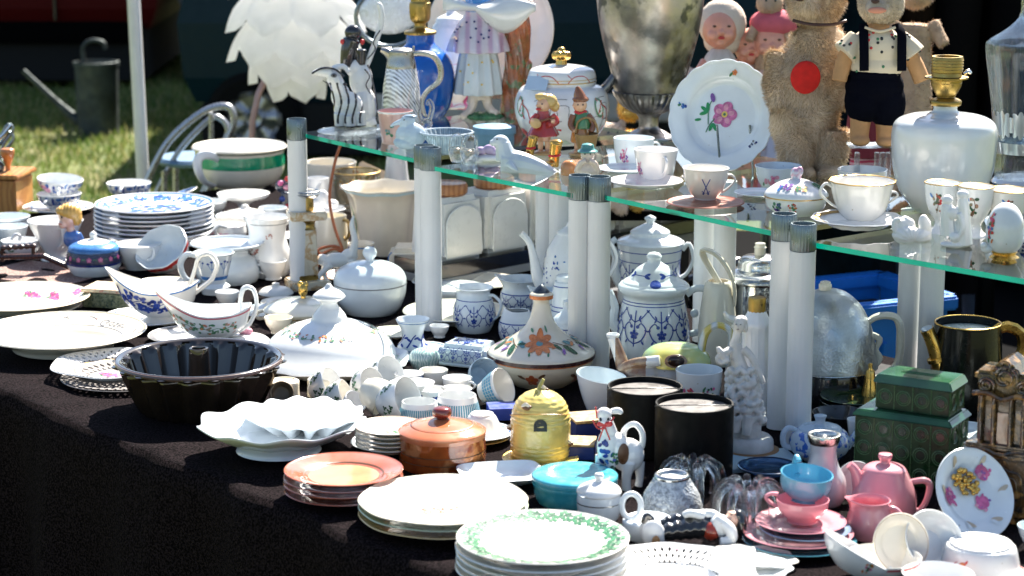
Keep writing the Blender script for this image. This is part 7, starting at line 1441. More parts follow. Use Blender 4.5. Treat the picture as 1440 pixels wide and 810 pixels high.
child(o, 765, 214, cor); o.lathe('dress', [(22, 190), (21, 187), (15, 176), (10, 164), (8, 156)], cor, fn=wavy(7, .05)); o.blob('hair', [('e', 771, 143, 3, 13, 11, 11), ('e', 762, 137, 0, 10, 8, 6), ('e', 780, 150, 4, 7, 6, 8), ('t', [(752, 134, -3), (760, 138, -3)], [1.5, 6])], por('flaxen_glaze', (.58, .40, .14)), vox=.9)
o.blob('arms', [('t', [(756, 162, -4), (748, 172, -10), (758, 174, -16)], [5, 5, 4]), ('t', [(776, 162, -4), (782, 172, -8), (770, 176, -16)], [5, 5, 4])], cor, vox=.8); o.ell('lute', 753, 174, -18, 8, 3, 7, M('lute_glaze', (.60, .38, .16), rough=.25), rot=(0, 20, 0)); o.tube('lute_neck', [(758, 171, -18), (780, 166, -16)], 1.6, brw); o.ell('red_pipe', 757, 154, -10, 4, 3, 2, red); o.ell('eye', 762, 147, -10, 1.2, 1, 1.2, blackp); o.ell('hand', 749, 170, -18, 3.5, 3, 3.5, pls2); o.ell('hand', 777, 171, -16, 3.5, 3, 3.5, pls2); o.ell('base', 765, 215, 0, 20, 13, 4, por('tan_base_glaze', (.48, .30, .14)))
o = VS('boy_figurine', 'small painted boy with a pointed cap and a wicker basket', 'figurine', 816, 218)
child(o, 816, 214, grn); o.lathe('shorts', [(13, 200), (14, 197), (12, 184), (10, 176)], por('orange_shorts', (.55, .22, .05))); o.lathe('vest', [(14, 180), (14, 176), (11, 162), (8, 156)], grn, dx=2); o.blob('cap', [('t', [(816, 142, 0), (813, 130, 0), (811, 122, 0)], [11, 7, 2]), ('e', 816, 140, 0, 12, 11, 5)], brw, vox=.9); o.blob('arms', [('t', [(806, 162, -4), (802, 176, -8), (808, 184, -12)], [5, 4.6, 4]), ('t', [(826, 162, -4), (834, 174, -8), (830, 186, -12)], [5, 4.6, 4])], brw, vox=.8)
o.lathe('basket', [(12, 206), (13, 204), (16, 190), (17, 186)], bask, hollow=1.6, dx=8, dy=-16, seg=32); o.tube('basket_hoop', [(809, 187, -16), (812, 172, -16), (824, 166, -16), (836, 172, -16), (840, 187, -16)], 1.5, bask); o.ell('eye', 812, 148, -10, 1.2, 1, 1.2, blackp); o.ell('eye', 819, 148, -10, 1.2, 1, 1.2, blackp); o.tube('scarf', [(808, 157, -5), (815, 160, -8), (824, 157, -5)], 2.2, red); o.ell('base', 816, 216, 0, 17, 12, 4, por('tan_base_glaze')); o.ell('hand', 808, 184, -13, 3.2, 3, 3.2, pls2)
gc_ = M('gilt_ceramic', (.70, .40, .10), rough=.15, metal=.8, var=.3)
def boot(X, Y, lab, tilt, s=1.0):
    o = VS('gilt_boot', lab, 'trinket', X, Y, group='gilt ceramic trinkets'); o.blob('boot', [('t', [(X, Y-2, 0), (X+tilt*.4, Y-18*s, 0), (X+tilt, Y-34*s, 0)], [8*s, 8*s, 9*s]), ('e', X-5*s, Y-5, -8, 8*s, 9*s, 5*s), ('e', X+tilt, Y-36*s, 0, 10*s, 8*s, 4*s)], gc_, vox=.9, smooth=2); o.tube('red_tie', [(X-8*s+tilt*.4, Y-17*s, -5), (X+tilt*.4, Y-16*s, -9*s), (X+8*s+tilt*.4, Y-18*s, -5)], 1.6, red)
boot(744, 222, 'small gilt boot trinket behind the seal back', 6, .8); boot(778, 236, 'larger gilt boot trinket with a red tie near the seal tail', 4, 1.0); 
o = VS('copper_trinket', 'small round copper coloured trinket beside the green hatted figurine', 'trinket', 800, 243); o.lathe('bell', [(10, 246), (12, 243), (11, 232), (6, 226), (0, 225)], por('copper_glaze', (.50, .22, .08)), seg=24)
o = VS('praying_figurine', 'small pale figurine of a child in a green hat holding its hands to its mouth', 'figurine', 826, 250)
o.blob('body', [('e', 826, 240, 0, 19, 12, 12), ('t', [(826, 234), (826, 222)], [12, 7]), ('e', 826, 218, -1, 10, 10, 10.5), ('t', [(812, 240, -4), (816, 230, -10), (824, 226, -12)], [5, 4, 3.4]), ('t', [(840, 240, -4), (836, 230, -10), (828, 226, -12)], [5, 4, 3.4])], por('pale_bisque_skin', (.72, .58, .48)), vox=.9); o.lathe('hat', [(14, 214), (14.5, 212), (10, 209), (8, 203), (0, 201)], por('sea_green_glaze', (.08, .26, .24)), seg=28); o.ell('eye', 822, 217, -10, 1, .8, 1, blackp); o.ell('eye', 830, 217, -10, 1, .8, 1, blackp)
# silver urn
urn = M('tarnished_silver', (.20, .195, .19), rough=.36, metal=1, kind='blotch', s=12, c2=(.50, .46, .42), c3=(.12, .12, .12), var=.4, bump=.12, bs=12)
o = VS('silver_urn', 'large tarnished silver urn with a fluted cup, stem and scroll handles', 'urn', 912, 186)
o.lathe('urn', [(34, 196), (35, 192), (26, 186), (15, 180), (14, 172), (15, 163), (16, 163), (20, 158), (34, 150), (44, 138), (48, 128), (49, 128), (52, 110), (60, 80), (69, 44), (74, 10), (75, -20), (70, -50), (62, -62), (64, -66)], urn, hollow=0, seg=96)
o.lathe('gadroon', [(22, 158), (36, 149), (46, 137), (50, 128), (46, 128)], urn, seg=144, fn=lambda th, r, h, i: (r*(1+.045*abs(cos(15*th))), h))
for sx in (-1, 1): o.tube('scroll_handle', [(912+sx*46, 132, -4), (912+sx*60, 124, -6), (912+sx*72, 112, -6), (912+sx*76, 124, -6), (912+sx*66, 134, -6)] if sx > 0 else [(866, 100, -8), (860, 112, -10), (850, 124, -10), (838, 130, -10), (828, 124, -8), (826, 134, -8)], [4, 6, 7, 6, 4, 3][:5 if sx > 0 else 6], M('dark_pewter', (.16, .17, .18), rough=.35, metal=1), n=10)
# cups on the shelf
OM = 'onion'
def rosy(o, a, Y, s=1.0, m=pink): o.decor('rose_sprig', [(scatter(14, 6*s, 9*s, 3*s, [m, rose, violet], 7)+[stroke([(0, -14*s), (2, 0), (6, 12*s)], .8, m)], a, Y)])
splate('saucer', 'white saucer under the rear flowered coffee cup', 880, 236, 40, 6, cool, cat='saucer')
o = VS('coffee_cup', 'rear flowered straight sided coffee cup before the silver urn', 'cup', 891, 232); o.lathe('cup', [(20, 236), (22, 234), (26, 222), (28, 205), (29, 194)], cool, hollow=1.4); rosy(o, -35, 216); o.handle(100, 202, 28, 224, 26, 10, 2.4, cool)
o = splate('saucer', 'shallow translucent saucer under the front flowered coffee cup', 909, 253, 52, 10, por('pinkish_glaze', (.76, .70, .67)), cat='saucer', prof=bwl)
o = V('coffee_cup', 'front flowered straight sided coffee cup on a shallow saucer', 'cup', 922, 250, SH+.004); o.lathe('cup', [(21, 254), (23, 252), (26, 240), (29, 222), (31, 210)], cool, hollow=1.2); rosy(o, -62, 235, .9); o.handle(20, 218, 29, 242, 25, 9, 2.2, cool); 
o = splate('coaster', 'brown wooden looking round coaster under the crossed swords cup', 992, 284, 55, 4, M('mahogany_coaster', (.30, .10, .06), rough=.35, coat=.3, var=.3), cat='coaster', thick=3)
o = V('swords_cup', 'white teacup with a blue crossed swords mark on a brown coaster', 'cup', 992, 279, SH+.004); o.lathe('cup', [(14, 281), (16, 280), (15, 278), (24, 268), (30, 252), (32, 239), (33, 236)], white, hollow=1.6, seg=48)
o.decor('crossed_swords', [([stroke([(-4, -9), (5, 13)], 1.1, blue), stroke([(4, -9), (-5, 13)], 1.1, blue), stroke([(-6, -5), (-1, -8)], 1.1, blue), stroke([(6, -5), (1, -8)], 1.1, blue), el(-4, -9, 1.6, 1.4, 0, blue), el(4, -9, 1.6, 1.4, 0, blue)], -4, 260)]); o.handle(85, 246, 31, 270, 24, 10, 2.4, white)
# standing plate
o = VS('display_plate', 'large scalloped white plate with a pink rose standing upright', 'plate', 1018, 240)
o.lathe('dish', [(44, o.y0), (45, o.y0-1), (54, o.y0-5), (60, o.y0-9), (79, o.y0-13)], cool, hollow=2, seg=144, fn=lambda th, r, h, i: (r*(1+(.012*abs(cos(9*th))*2-.012 if r > 70*o.k else 0)), h))
def petal_rose(r): return [el(cos(a)*r*.5, sin(a)*r*.5, r*.55, r*.48, degrees_(a), M('dogrose_pink', (.60, .16, .34), rough=.25, var=.5, vs=120)) for a in [2*pi*i/5 for i in range(5)]]+[el(cos(a)*r*.55, sin(a)*r*.55, r*.26, r*.2, degrees_(a), rose) for a in [2*pi*i/5+.2 for i in range(5)]]+[el(0, 0, r*.26, r*.26, 0, yellow), el(0, 0, r*.12, r*.12, 0, green)]
cen = petal_rose(16)+[stroke([(-12, -6), (-18, -14), (-22, -24)], 1.4, green), stroke([(-20, -14), (-22, 6), (-18, 18)], 1.2, green), el(-18, 20, 3, 6, 20, violet)]+[leaf(-22, 2, 12, a, M('bright_leaf', (.02, .26, .08), rough=.25)) for a in (150, 200, 100)]+[leaf(-14, -12, 11, a, M('bright_leaf')) for a in (250, 300)]+[leaf(-30, -8, 9, 190, M('bright_leaf'))]
cen = [(m, ([(-u, v) for u, v in p[0]], p[1]) if isinstance(p, tuple) else [(-u, v) for u, v in p]) for m, p in cen]
o.decor('painted_pattern', [(cen, 180, 3, 0, 1.12), (flower(4, orange, red)+[leaf(3, 0, 8, -60, green), leaf(-4, 0, 7, 40, orange)], 170, 62), (scatter(9, 3, 7, 2.6, [ltblue, blue, green], 3), -100, 61), (scatter(9, 7, 3, 2.4, [violet, navy, greyp], 4), 52, 62)], mode='flat', off=.0012)
o.rot = (74, 0, -26); o.settle = .004
o = VS('wire_plate_stand', 'clear wire stand propping the upright rose plate', 'plate stand', 1030, 246)
for sx in (-20, 26): o.tube('wire', [(1030+sx-8, 252, -26), (1030+sx, 254, -6), (1030+sx+4, 240, 14), (1030+sx-2, 176, 12)], 1.6, chrome)
# floral bowl and sugar bowl
o = VS('floral_bowl', 'white bowl with a pink peony behind the flowered sugar bowl', 'bowl', 1094, 262); o.lathe('bowl', [(20, 266), (22, 264), (29, 252), (32, 238), (33, 233)], cool, hollow=1.5, fn=wavy(10, .02)); o.decor('peony', [(scatter(16, 9, 6, 4, [pink, rose, rose], 4)+[leaf(-12, -4, 8, 230, green), leaf(10, -5, 8, -40, green)], -25, 249)])
splate('saucer', 'thin white saucer behind the flowered sugar bowl', 1066, 270, 34, 5, cool, cat='saucer')
o = VS('flowered_sugar_bowl', 'white covered sugar bowl with pansies and a rosebud knob', 'sugar bowl', 1119, 296)
o.lathe('body', [(26, 301), (30, 299), (40, 290), (43, 280), (43, 274)], white, seg=48); PB = o.out; o.lathe('lid', [(45, 275), (45, 272), (40, 266), (26, 257), (10, 252), (0, 251)], white, seg=48); o.band('gilt_line', 275.5, 274, rim_gold, prof=[(45.2*o.k, o.h(276)), (45.2*o.k, o.h(270))])
PLd = [(r, h) for r, h in o.out if h > o.h(272)]; o.decor('lid_flowers', [(scatter(12, 8, 6, 3.2, c_, i), a, 30) for i, (a, c_) in enumerate(((-38, [violet, ltblue, violet]), (2, [yellow, orange, green]), (60, [pink, green]), (150, [violet, green])))], prof=PLd, mode='flat', off=.0014); o.decor('body_flowers', [(scatter(14, 8, 7, 3.4, [violet, violet, navy, green], 2), -48, 287), (scatter(12, 6, 6, 2.6, [orange, green, yellow, red], 3), -14, 286)], prof=PB)
o.blob('rosebud', [('e', 1118, 244, 0, 8, 8, 9), ('e', 1123, 241, -3, 5, 5, 7), ('t', [(1119, 254), (1119, 248)], [6, 7])], M('rosebud_glaze', (.62, .34, .46), rough=.2, coat=.4, kind='blotch', s=120, c2=(.62, .66, .72)), vox=.9); o.parts[-1].location.z = 0
# gilded cups
o = VS('swords_cup', 'small pale blue cup with crossed swords and a gilt lining behind the gilded cup', 'cup', 1212, 268); o.lathe('cup', [(22, 272), (24, 270), (31, 256), (34, 243), (35, 238)], icy and cool, hollow=1.4, fn=wavy(8, .02)); o.decor('crossed_swords', [([stroke([(-3, -7), (4, 9)], 1, blue), stroke([(3, -7), (-4, 9)], 1, blue)], -20, 250)])
gl2 = M('worn_gilt', (.55, .36, .14), rough=.3, metal=.7)
o = splate('gilded_saucer', 'scalloped saucer with gilt edge under the gilded teacup', 1207, 306, 66, 12, white, cat='saucer', fn=wavy(12, .02, .0006, .03), thick=2); o.decor('gilt_edge', [([(gl2, [(-8, -4), (8, -4), (8.5, 3.5), (-8.5, 3.5)])], a, 58) for a in range(180, 320, 13)], mode='flat', off=.0008)
o = V('gilded_teacup', 'scalloped white teacup with a gilt lining and two small handles', 'teacup', 1211, 304, SH+.005); o.lathe('cup', [(24, 308), (27, 306), (34, 294), (40, 276), (44, 258), (47, 254)], white, hollow=1.6, seg=84, fn=lambda th, r, h, i: (r*(1+.018*cos(12*th)*(h > 20*o.k)), h)); o.handle(-88, 262, 44, 292, 34, 15, 3, white, top=4); o.handle(88, 270, 42, 286, 36, 8, 2.4, white); o.ring('gilt_rim', 46, 254, 1.1, gl2, seg=84, fn=lambda th, r, h, i: (r*(1+.018*cos(12*th)), h))
# swans, goblets, figures, egg
o = VS('swan_dish', 'pair of small white bisque swans with ribbed wings', 'figurine', 1282, 338)
o.blob('swans', [('e', 1274, 330, 0, 20, 14, 14), ('e', 1268, 318, 4, 15, 10, 12, (0, 25, 0)), ('e', 1276, 314, 6, 13, 8, 9, (0, 35, 0)), ('e', 1300, 318, 0, 9, 8, 17, (0, -14, 0)), ('e', 1296, 332, -2, 14, 11, 11), ('t', [(1258, 326, -4), (1256, 312, -4), (1264, 308, -4)], [4, 3.6, 3])], bisque, vox=1, smooth=2, disp=lambda v: v+v.normalized()*.0005*sin(atan2(v.z, v.x)*18))
cc2 = M('goblet_scene', (.34, .24, .16), rough=.3, kind='blotch', s=150, c2=(.10, .14, .08), c3=(.45, .08, .05))
def gob(px, Yr, r, Yb, lab, seed):
    o = VS('egg_cup', lab, 'egg cup', px, Yb, group='gilt rimmed footed cups'); H = Yb-Yr
    o.lathe('cup', [(r*.72, Yb+2), (r*.74, Yb), (r*.45, Yb-H*.10), (r*.36, Yb-H*.22), (r*.62, Yb-H*.38), (r*.9, Yb-H*.62), (r, Yb-H*.97), (r*1.02, Yr)], white, hollow=1.5, seg=44, floor=H*.4); o.ring('gilt_rim', r*1.0, Yr, .9, rim_gold); o.decor('painted_pattern', [(scatter(16, 5, 13, 3.2, [cc2, brownp, dkgreen, cc2, red], seed+3)+[leaf(-6, 8, 8, 120, ltblue), stroke([(-2, -14), (2, 0), (0, 12)], 1, brownp)], a, Yr+H*.38) for a in (-28+seed*10, 130)])
gob(1323, 257, 25, 326, 'left one of the gilt rimmed footed cups before the white lamp', 0); gob(1370, 262, 25, 331, 'middle one of the gilt rimmed footed cups before the white lamp', 1); gob(1416, 267, 29, 330, 'right one of the gilt rimmed footed cups, behind the porcelain egg', 2)
o = VS('couple_figurine', 'white porcelain figurine of two small figures standing close together', 'figurine', 1346, 346)
o.blob('figures', [('t', [(1354, 344, -4), (1353, 320, -4), (1351, 290, -4), (1350, 272, -4)], [13, 11, 9, 6]), ('e', 1350, 274, -4, 9, 8, 7), ('t', [(1333, 330, 0), (1330, 305, 0), (1330, 288, 0)], [12, 10, 8]), ('e', 1330, 282, 0, 8, 8, 8), ('e', 1336, 300, -6, 9, 7, 10), ('e', 1344, 343, -2, 23, 14, 6), ('t', [(1345, 300, -10), (1350, 320, -14), (1344, 334, -14)], [4, 4, 3]), ('e', 1340, 334, -12, 8, 6, 7)], white, vox=1, smooth=3)
o = VS('porcelain_egg', 'upright white porcelain egg with painted flowers on a gilt stand', 'egg', 1412, 361)
o.lathe('gilt_stand', [(17, 364), (20, 362), (15, 358), (17, 354), (14, 352)], gold, fn=wavy(4, .08)); o.lathe('egg', [(8, 356), (18, 352), (25, 341), (27, 328), (25, 310), (18, 295), (9, 287), (0, 285)], white, seg=48); o.decor('flowers', [(scatter(30, 5, 20, 3.6, [ltblue, green, red, pink, orange], 5), -62, 318)]); o.blob('bird', [('e', 1386, 350, -6, 9, 6, 6), ('e', 1381, 345, -8, 5, 5, 5)], white, vox=.9)
o = VS('blue_mark_vase', 'white vase with blue marks cut off by the right edge', 'vase', 1441, 322); o.lathe('vase', [(20, 328), (24, 324), (26, 300), (22, 280), (24, 272)], cool, hollow=1.6); o.decor('blue_marks', [(scatter(10, 6, 14, 3.4, [blue, navy], 6), a, 300) for a in (-60, -20, 40)])
# white lamp base
o = VS('white_lamp', 'large rounded white glass lamp base with a brass socket', 'lamp', 1324, 288)
opl = por('white_opal_glass', (.68, .70, .70), kind='wave', s=6, d=6, c2=(.62, .66, .68))
o.lathe('base', [(38, 296), (42, 292), (60, 268), (70, 236), (73, 205), (73, 186), (68, 172), (52, 164), (24, 160), (17, 156), (17, 148), (18, 144)], opl, seg=72)
o.lathe('brass_neck', [(21, 149), (22, 146), (21, 142), (12, 138), (12, 134)], brass); o.lathe('socket', [(13, 137), (17, 130), (21, 122), (22, 114), (24, 113), (30, 112), (30, 110), (21, 109), (20, 104), (22, 103), (22, 84), (21, 82), (17, 82), (17, 88)], brass, sm=1, seg=40)
for y in (87, 91, 95, 99, 118, 123): o.ring('thread', 21.8 if y < 105 else 21-(y-118)*.3, y, .8, brass)
o.tube('switch_cord', [(1304, 113, -8), (1296, 112, -8)], 1.6, silver); o.tube('switch', [(1346, 106, -8), (1352, 103, -8), (1356, 106, -8)], [2, 3, 2], silver)
# crystal decanter
o = VS('crystal_decanter', 'tall cut crystal decanter at the right edge of the shelf', 'decanter', 1436, 250)
dec = glassmat('decanter_glass', tint=(.93, .96, .98), through=.45)
o.lathe('decanter', [(34, 256), (36, 252), (38, 240), (36, 215), (40, 190), (50, 120), (57, 72), (54, 60), (30, 44), (14, 28), (11, 6), (14, -20), (20, -26)], dec, hollow=3, seg=48, fn=lambda th, r, h, i: (r*(1+.02*cos(12*th)*(h < 190*o.k)), h)); cg = M('cut_facets', (.60, .64, .67), rough=.1, metal=.5, coat=.5)
for a in range(-90, 100, 36):
    o.decor('star_cut', [([leaf(0, 0, 20, b, cg) for b in range(0, 360, 30)], a, 172)], off=.0008, prof=o.out)
o.band('cut_band', 198, 214, cg); o.lathe('foot', [(40, 258), (42, 255), (38, 250)], cg)
# ================================================================== TOYS BEHIND THE SHELF
def fur(o, part, n, L, w, mats, seed=1, droop=.5, name='fur'):
    me = part.data; rnd = random.Random(seed); polys = list(me.polygons); vsrc = me.vertices; vs, fs, mi = [], [], []
    cum = []; t = 0
    for p in polys: t += p.area; cum.append(t)
    import bisect
    for _ in range(n):
        p = polys[min(bisect.bisect(cum, rnd.random()*t), len(polys)-1)]; ids = p.vertices; a, b, c = vsrc[ids[0]].co, vsrc[ids[1]].co, vsrc[ids[2]].co
        q = a+(b-a)*rnd.random()*.9+(c-b)*rnd.random()*.9; nrm = p.normal
        swirl = Vector((noise.noise(q*22), noise.noise(q*22+Vector((5, 5, 5))), noise.noise(q*22+Vector((9, 1, 4)))-droop))
        d = (nrm*.6+swirl*1.1+Vector((rnd.uniform(-.3, .3), rnd.uniform(-.3, .3), rnd.uniform(-.3, .3)))).normalized(); l = L*o.k*rnd.uniform(.6, 1.3)
        s = d.cross(nrm); s = s.normalized() if s.length > 1e-6 else d.orthogonal().normalized(); s *= w*o.k; i = len(vs)
        vs += [q-s-nrm*.0003, q+s-nrm*.0003, q+d*l]; fs.append((i, i+1, i+2)); mi.append(rnd.randrange(len(mats)))
    f = o.add(name, vs, fs, mats, fmi=mi, smooth=False); tag(f, kind='stuff'); return f
tf = [M('teddy_fur_gold', (.66, .50, .34), rough=.8), M('teddy_fur_tan', (.76, .62, .46), rough=.8), M('teddy_fur_brown', (.50, .36, .23), rough=.8)]
o = V('teddy_bear', 'big shaggy tan teddy bear with a round red patch on its belly', 'teddy bear', 1138, 252, SH)
b = o.blob('body', [('e', 1132, 120, 6, 52, 40, 66), ('e', 1128, 165, 4, 48, 38, 46), ('e', 1146, 66, 6, 40, 32, 34), ('t', [(1120, 190, -4), (1118, 220, -8), (1122, 244, -8)], [28, 25, 22]), ('t', [(1166, 185, 0), (1166, 215, -4), (1168, 240, -4)], [30, 24, 20]), ('e', 1124, 244, -18, 22, 26, 12), ('e', 1168, 242, -16, 20, 24, 12),
   ('e', 1140, 4, 2, 40, 36, 36), ('e', 1126, 12, -30, 18, 18, 14), ('e', 1108, -30, 6, 13, 7, 13), ('e', 1174, -30, 6, 13, 7, 13), ('t', [(1096, 80, 6), (1088, 110, -4), (1092, 150, -14)], [20, 18, 14]), ('t', [(1180, 70, 8), (1186, 110, 4), (1184, 150, -6)], [18, 16, 13])], tf[0], vox=2.2, smooth=5)
fur(o, b, 52000, 7.5, .55, tf, 3)
o.ell('red_patch', 1124, 112, -37, 21, 6, 23, M('red_felt', (.62, .015, .01), rough=.9, var=.25, vs=60)); o.ell('nose', 1112, 4, -46, 8, 6, 6, M('dark_nose', (.05, .02, .015), rough=.5)); o.ell('eye', 1122, -8, -36, 3.6, 3, 3.6, black); o.ell('eye', 1150, -8, -36, 3.6, 3, 3.6, black); o.tube('neck_band', [(1106, 34, -26), (1130, 40, -36), (1160, 40, -34), (1180, 34, -20)], 2.2, M('dark_nose'))
# glass stand under the second bear, and the bear in dungarees
o = V('glass_stand', 'tall clear glass stand under the bear in dungarees', 'stand', 1238, 262, SH)
for dx in (-8, 0, 8): o.box('glass_bar', 1240+dx, 262, 6, 14, 48, frost, b=.6)
o.box('top_plate', 1226, 206, 70, 46, 3, frost, b=.6); o.box('glass_bar', 1204, 262, 6, 14, 48, frost, b=.6)
zt2 = 55*o.k
o = V('dressed_bear', 'toy bear in a dotted shirt and dark blue dungarees', 'toy bear', loc=Vector((o.loc.x-12*o.k, o.loc.y, TZ+SH+zt2)))
o.px, o.y0 = 1226, 204; vel = M('tan_velvet', (.50, .27, .12), rough=.85, var=.2, vs=40, bump=.3, bs=200); sf = M('bear_face_fur', (.52, .42, .32), rough=.85, var=.2, vs=40)
b = o.blob('body', [('t', [(1208, 150, 0), (1206, 178, -2), (1206, 196, -4)], [17, 14, 13]), ('t', [(1240, 150, 0), (1242, 176, -2), (1242, 198, -4)], [17, 14, 13]), ('e', 1206, 194, -10, 14, 16, 8), ('e', 1242, 196, -10, 14, 16, 8), ('e', 1225, 100, 0, 36, 26, 50), ('e', 1226, 60, 0, 32, 24, 24), ('t', [(1200, 56, 0), (1182, 80, -4), (1174, 112, -8)], [13, 12, 11]), ('t', [(1252, 56, 0), (1276, 82, -4), (1290, 112, -8)], [13, 12, 12]), ('t', [(1226, 44), (1228, 30)], 16)], vel, vox=1.8, smooth=4)
h_ = o.blob('head', [('e', 1230, 4, -2, 33, 30, 31), ('e', 1222, 14, -26, 19, 14, 14), ('e', 1206, -24, 2, 11, 6, 11), ('e', 1256, -24, 2, 11, 6, 11)], sf, vox=1.6, smooth=4); fur(o, h_, 7000, 3, .4, [sf, tf[1]], 5)
o.ell('mouth', 1219, 16, -39, 13, 4, 4.5, M('salmon_felt', (.62, .26, .18), rough=.8)); o.ell('nose', 1216, 3, -38, 6, 5, 4, M('dark_nose')); o.ell('eye', 1212, -8, -26, 3, 2.6, 3, black); o.ell('eye', 1240, -8, -27, 3, 2.6, 3, black)
shc = M('cream_dotted_cotton', (.66, .56, .42), rough=.9)
sb2 = o.blob('shirt', [('e', 1226, 66, 0, 38, 30, 32), ('e', 1226, 90, 0, 39, 30, 26), ('t', [(1200, 52, 0), (1188, 66, -4), (1180, 74, -6)], [16, 18, 20]), ('t', [(1252, 52, 0), (1268, 66, -4), (1276, 76, -6)], [16, 18, 20])], shc, vox=1.8, smooth=3)
rnd = random.Random(3); vv = [v.co for v in sb2.data.vertices if v.co.y < -8*o.k]
for i in range(46):
    q = rnd.choice(vv); X, Yy = q.x/o.k+o.px, q.z; vs, fs = ell_mesh(q, (2.2*o.k, 1.6*o.k, 2.2*o.k), seg=8, rings=6); o.add('dot', vs, fs, [red, green, blackp, blackp][i % 4], sub=sb2)
den = M('navy_velvet', (.0025, .003, .007), rough=.95, spec=.05)
o.blob('dungarees', [('e', 1225, 118, 0, 42, 32, 28), ('e', 1210, 138, 0, 27, 28, 34), ('e', 1243, 142, 0, 27, 28, 36), ('e', 1224, 100, 0, 38, 30, 14)], den, vox=1.8, smooth=3)
for (x1, x2) in ((1204, 1206), (1256, 1250)): o.tube('strap', [(x1+1, 98, -31), (x1, 70, -31), (x1, 46, -22), (x2, 34, -8)], 6.5, den, flat=.35, n=8, flatdir=(1, 0, 0))
o.tube('collar', [(1206, 38, -18), (1226, 44, -24), (1248, 38, -18)], 2, M('cream_dotted_cotton'))
# toy table behind the stall
TH = .10
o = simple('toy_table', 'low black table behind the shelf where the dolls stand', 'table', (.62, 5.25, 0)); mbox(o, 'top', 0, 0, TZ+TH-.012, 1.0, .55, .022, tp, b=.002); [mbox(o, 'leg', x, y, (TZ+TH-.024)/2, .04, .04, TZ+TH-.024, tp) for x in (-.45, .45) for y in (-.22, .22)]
dsk = M('doll_composition', (.72, .32, .22), rough=.35, coat=.4, var=.15, vs=9); knit = M('white_knit', (.66, .62, .58), rough=.95, bump=.9, bs=260, var=.2)
def doll(name, label, X, Yb, Yh, s, dress, bonnet=None, hair=None, sw=0):
    o = V(name, label, 'doll', X, Yb, TH)
    o.blob('body', [('t', [(X-10*s, Yb, 0), (X-10*s, Yb-60*s, 0)], [9*s, 11*s]), ('t', [(X+10*s, Yb, 0), (X+10*s, Yb-60*s, 0)], [9*s, 11*s]), ('e', X-10*s, Yb-2, -6, 9*s, 14*s, 6*s), ('e', X+10*s, Yb-2, -6, 9*s, 14*s, 6*s), ('t', [(X, Yb-60*s), (X, Yh+40*s)], [24*s, 18*s]), ('t', [(X, Yh+40*s), (X, Yh+20*s)], 10*s), ('t', [(X-20*s, Yh+48*s), (X-36*s, Yh+80*s, -10), (X-30*s, Yh+104*s, -20)], [9*s, 8*s, 6*s]), ('t', [(X+20*s, Yh+48*s), (X+36*s, Yh+80*s, -10), (X+30*s, Yh+104*s, -20)], [9*s, 8*s, 6*s])], dsk, vox=2, smooth=4)
    o.blob('head', [('e', X, Yh, 0, 28*s, 27*s, 31*s), ('e', X-10*s, Yh+12*s, -20*s, 11*s, 9*s, 9*s), ('e', X+9*s, Yh+12*s, -20*s, 11*s, 9*s, 9*s), ('e', X, Yh+8*s, -28*s, 4.5*s, 4*s, 4*s), ('e', X, Yh+23*s, -20*s, 8*s, 6*s, 6*s)], dsk, vox=1.6, smooth=4)
    for e in (-1, 1): o.ell('eye', X+e*11*s, Yh-1*s, -25.6*s, 2.8*s, 1.8*s, 1.8*s, brownp)
    o.ell('mouth', X, Yh+16*s, -27*s, 5*s, 2.5*s, 2.4*s, M('doll_lip', (.55, .05, .05), rough=.4))
    if bonnet: o.blob('bonnet', [('e', X+4*s, Yh-8*s, 10*s, 37*s, 30*s, 38*s), ('e', X+6*s, Yh+18*s, 14*s, 30*s, 22*s, 22*s)], bonnet, vox=2, smooth=3)
    if dress: o.lathe('dress', [(34*s, Yb-50*s), (35*s, Yb-54*s), (28*s, Yh+90*s), (24*s, Yh+60*s), (22*s, Yh+42*s), (12*s, Yh+30*s)], dress, seg=40, fn=wavy(9, .06))
    return o
doll('baby_doll', 'baby doll with a red face in a white knitted bonnet and dress', 1008, 285, 44, .92, knit, M('cream_knit', (.70, .58, .48), rough=.95, bump=.9, bs=260))
pinkw = M('pink_knit_cap', (.60, .12, .16), rough=.9, var=.2); o = doll('pink_cap_doll', 'doll with a rosy face in a pink cap beside the teddy bear', 1078, 284, 62, .9, M('rose_cotton', (.60, .40, .36), rough=.9)); o.blob('cap', [('e', 1082, 36, 4, 34, 30, 20), ('e', 1092, 46, 10, 24, 22, 24)], pinkw, vox=2)
doll('bald_doll', 'bald pink doll peeking out left of the pink capped doll', 1050, 282, 68, .82, M('peach_cotton', (.66, .46, .38), rough=.9))
doll('brown_leg_doll', 'small doll in a blue skirt with brown legs beside the big teddy', 1087, 292, 148, .62, M('lavender_cotton', (.40, .44, .62), rough=.9))
strp = M('striped_stocking', (.55, .05, .12), rough=.9, kind='wave', s=28, d=.4, dir='Z', c2=(.70, .42, .46), a=.45, b=.55)
o = V('stocking_doll', 'rag doll with red and pink striped stockings behind the dungaree bear', 'doll', 1214, 288, TH); o.blob('stockings', [('t', [(1208, 284), (1206, 250), (1208, 215)], [11, 13, 15]), ('t', [(1226, 284, 6), (1226, 250, 6), (1224, 215, 4)], [11, 13, 15])], strp, vox=1.8); o.blob('dress', [('t', [(1216, 220), (1216, 150), (1216, 120)], [34, 26, 18])], M('dark_red_cotton', (.18, .02, .03), rough=.9), vox=2.2); o.blob('head', [('e', 1216, 92, 4, 24, 22, 26)], knit, vox=2)
pl1 = M('beige_plush', (.52, .36, .24), rough=.95, var=.3, vs=30, bump=.6, bs=200); pl2 = M('pale_plush', (.66, .52, .42), rough=.95, var=.3, vs=30, bump=.6, bs=200); yel = M('ochre_plush', (.62, .38, .08), rough=.9, var=.3)
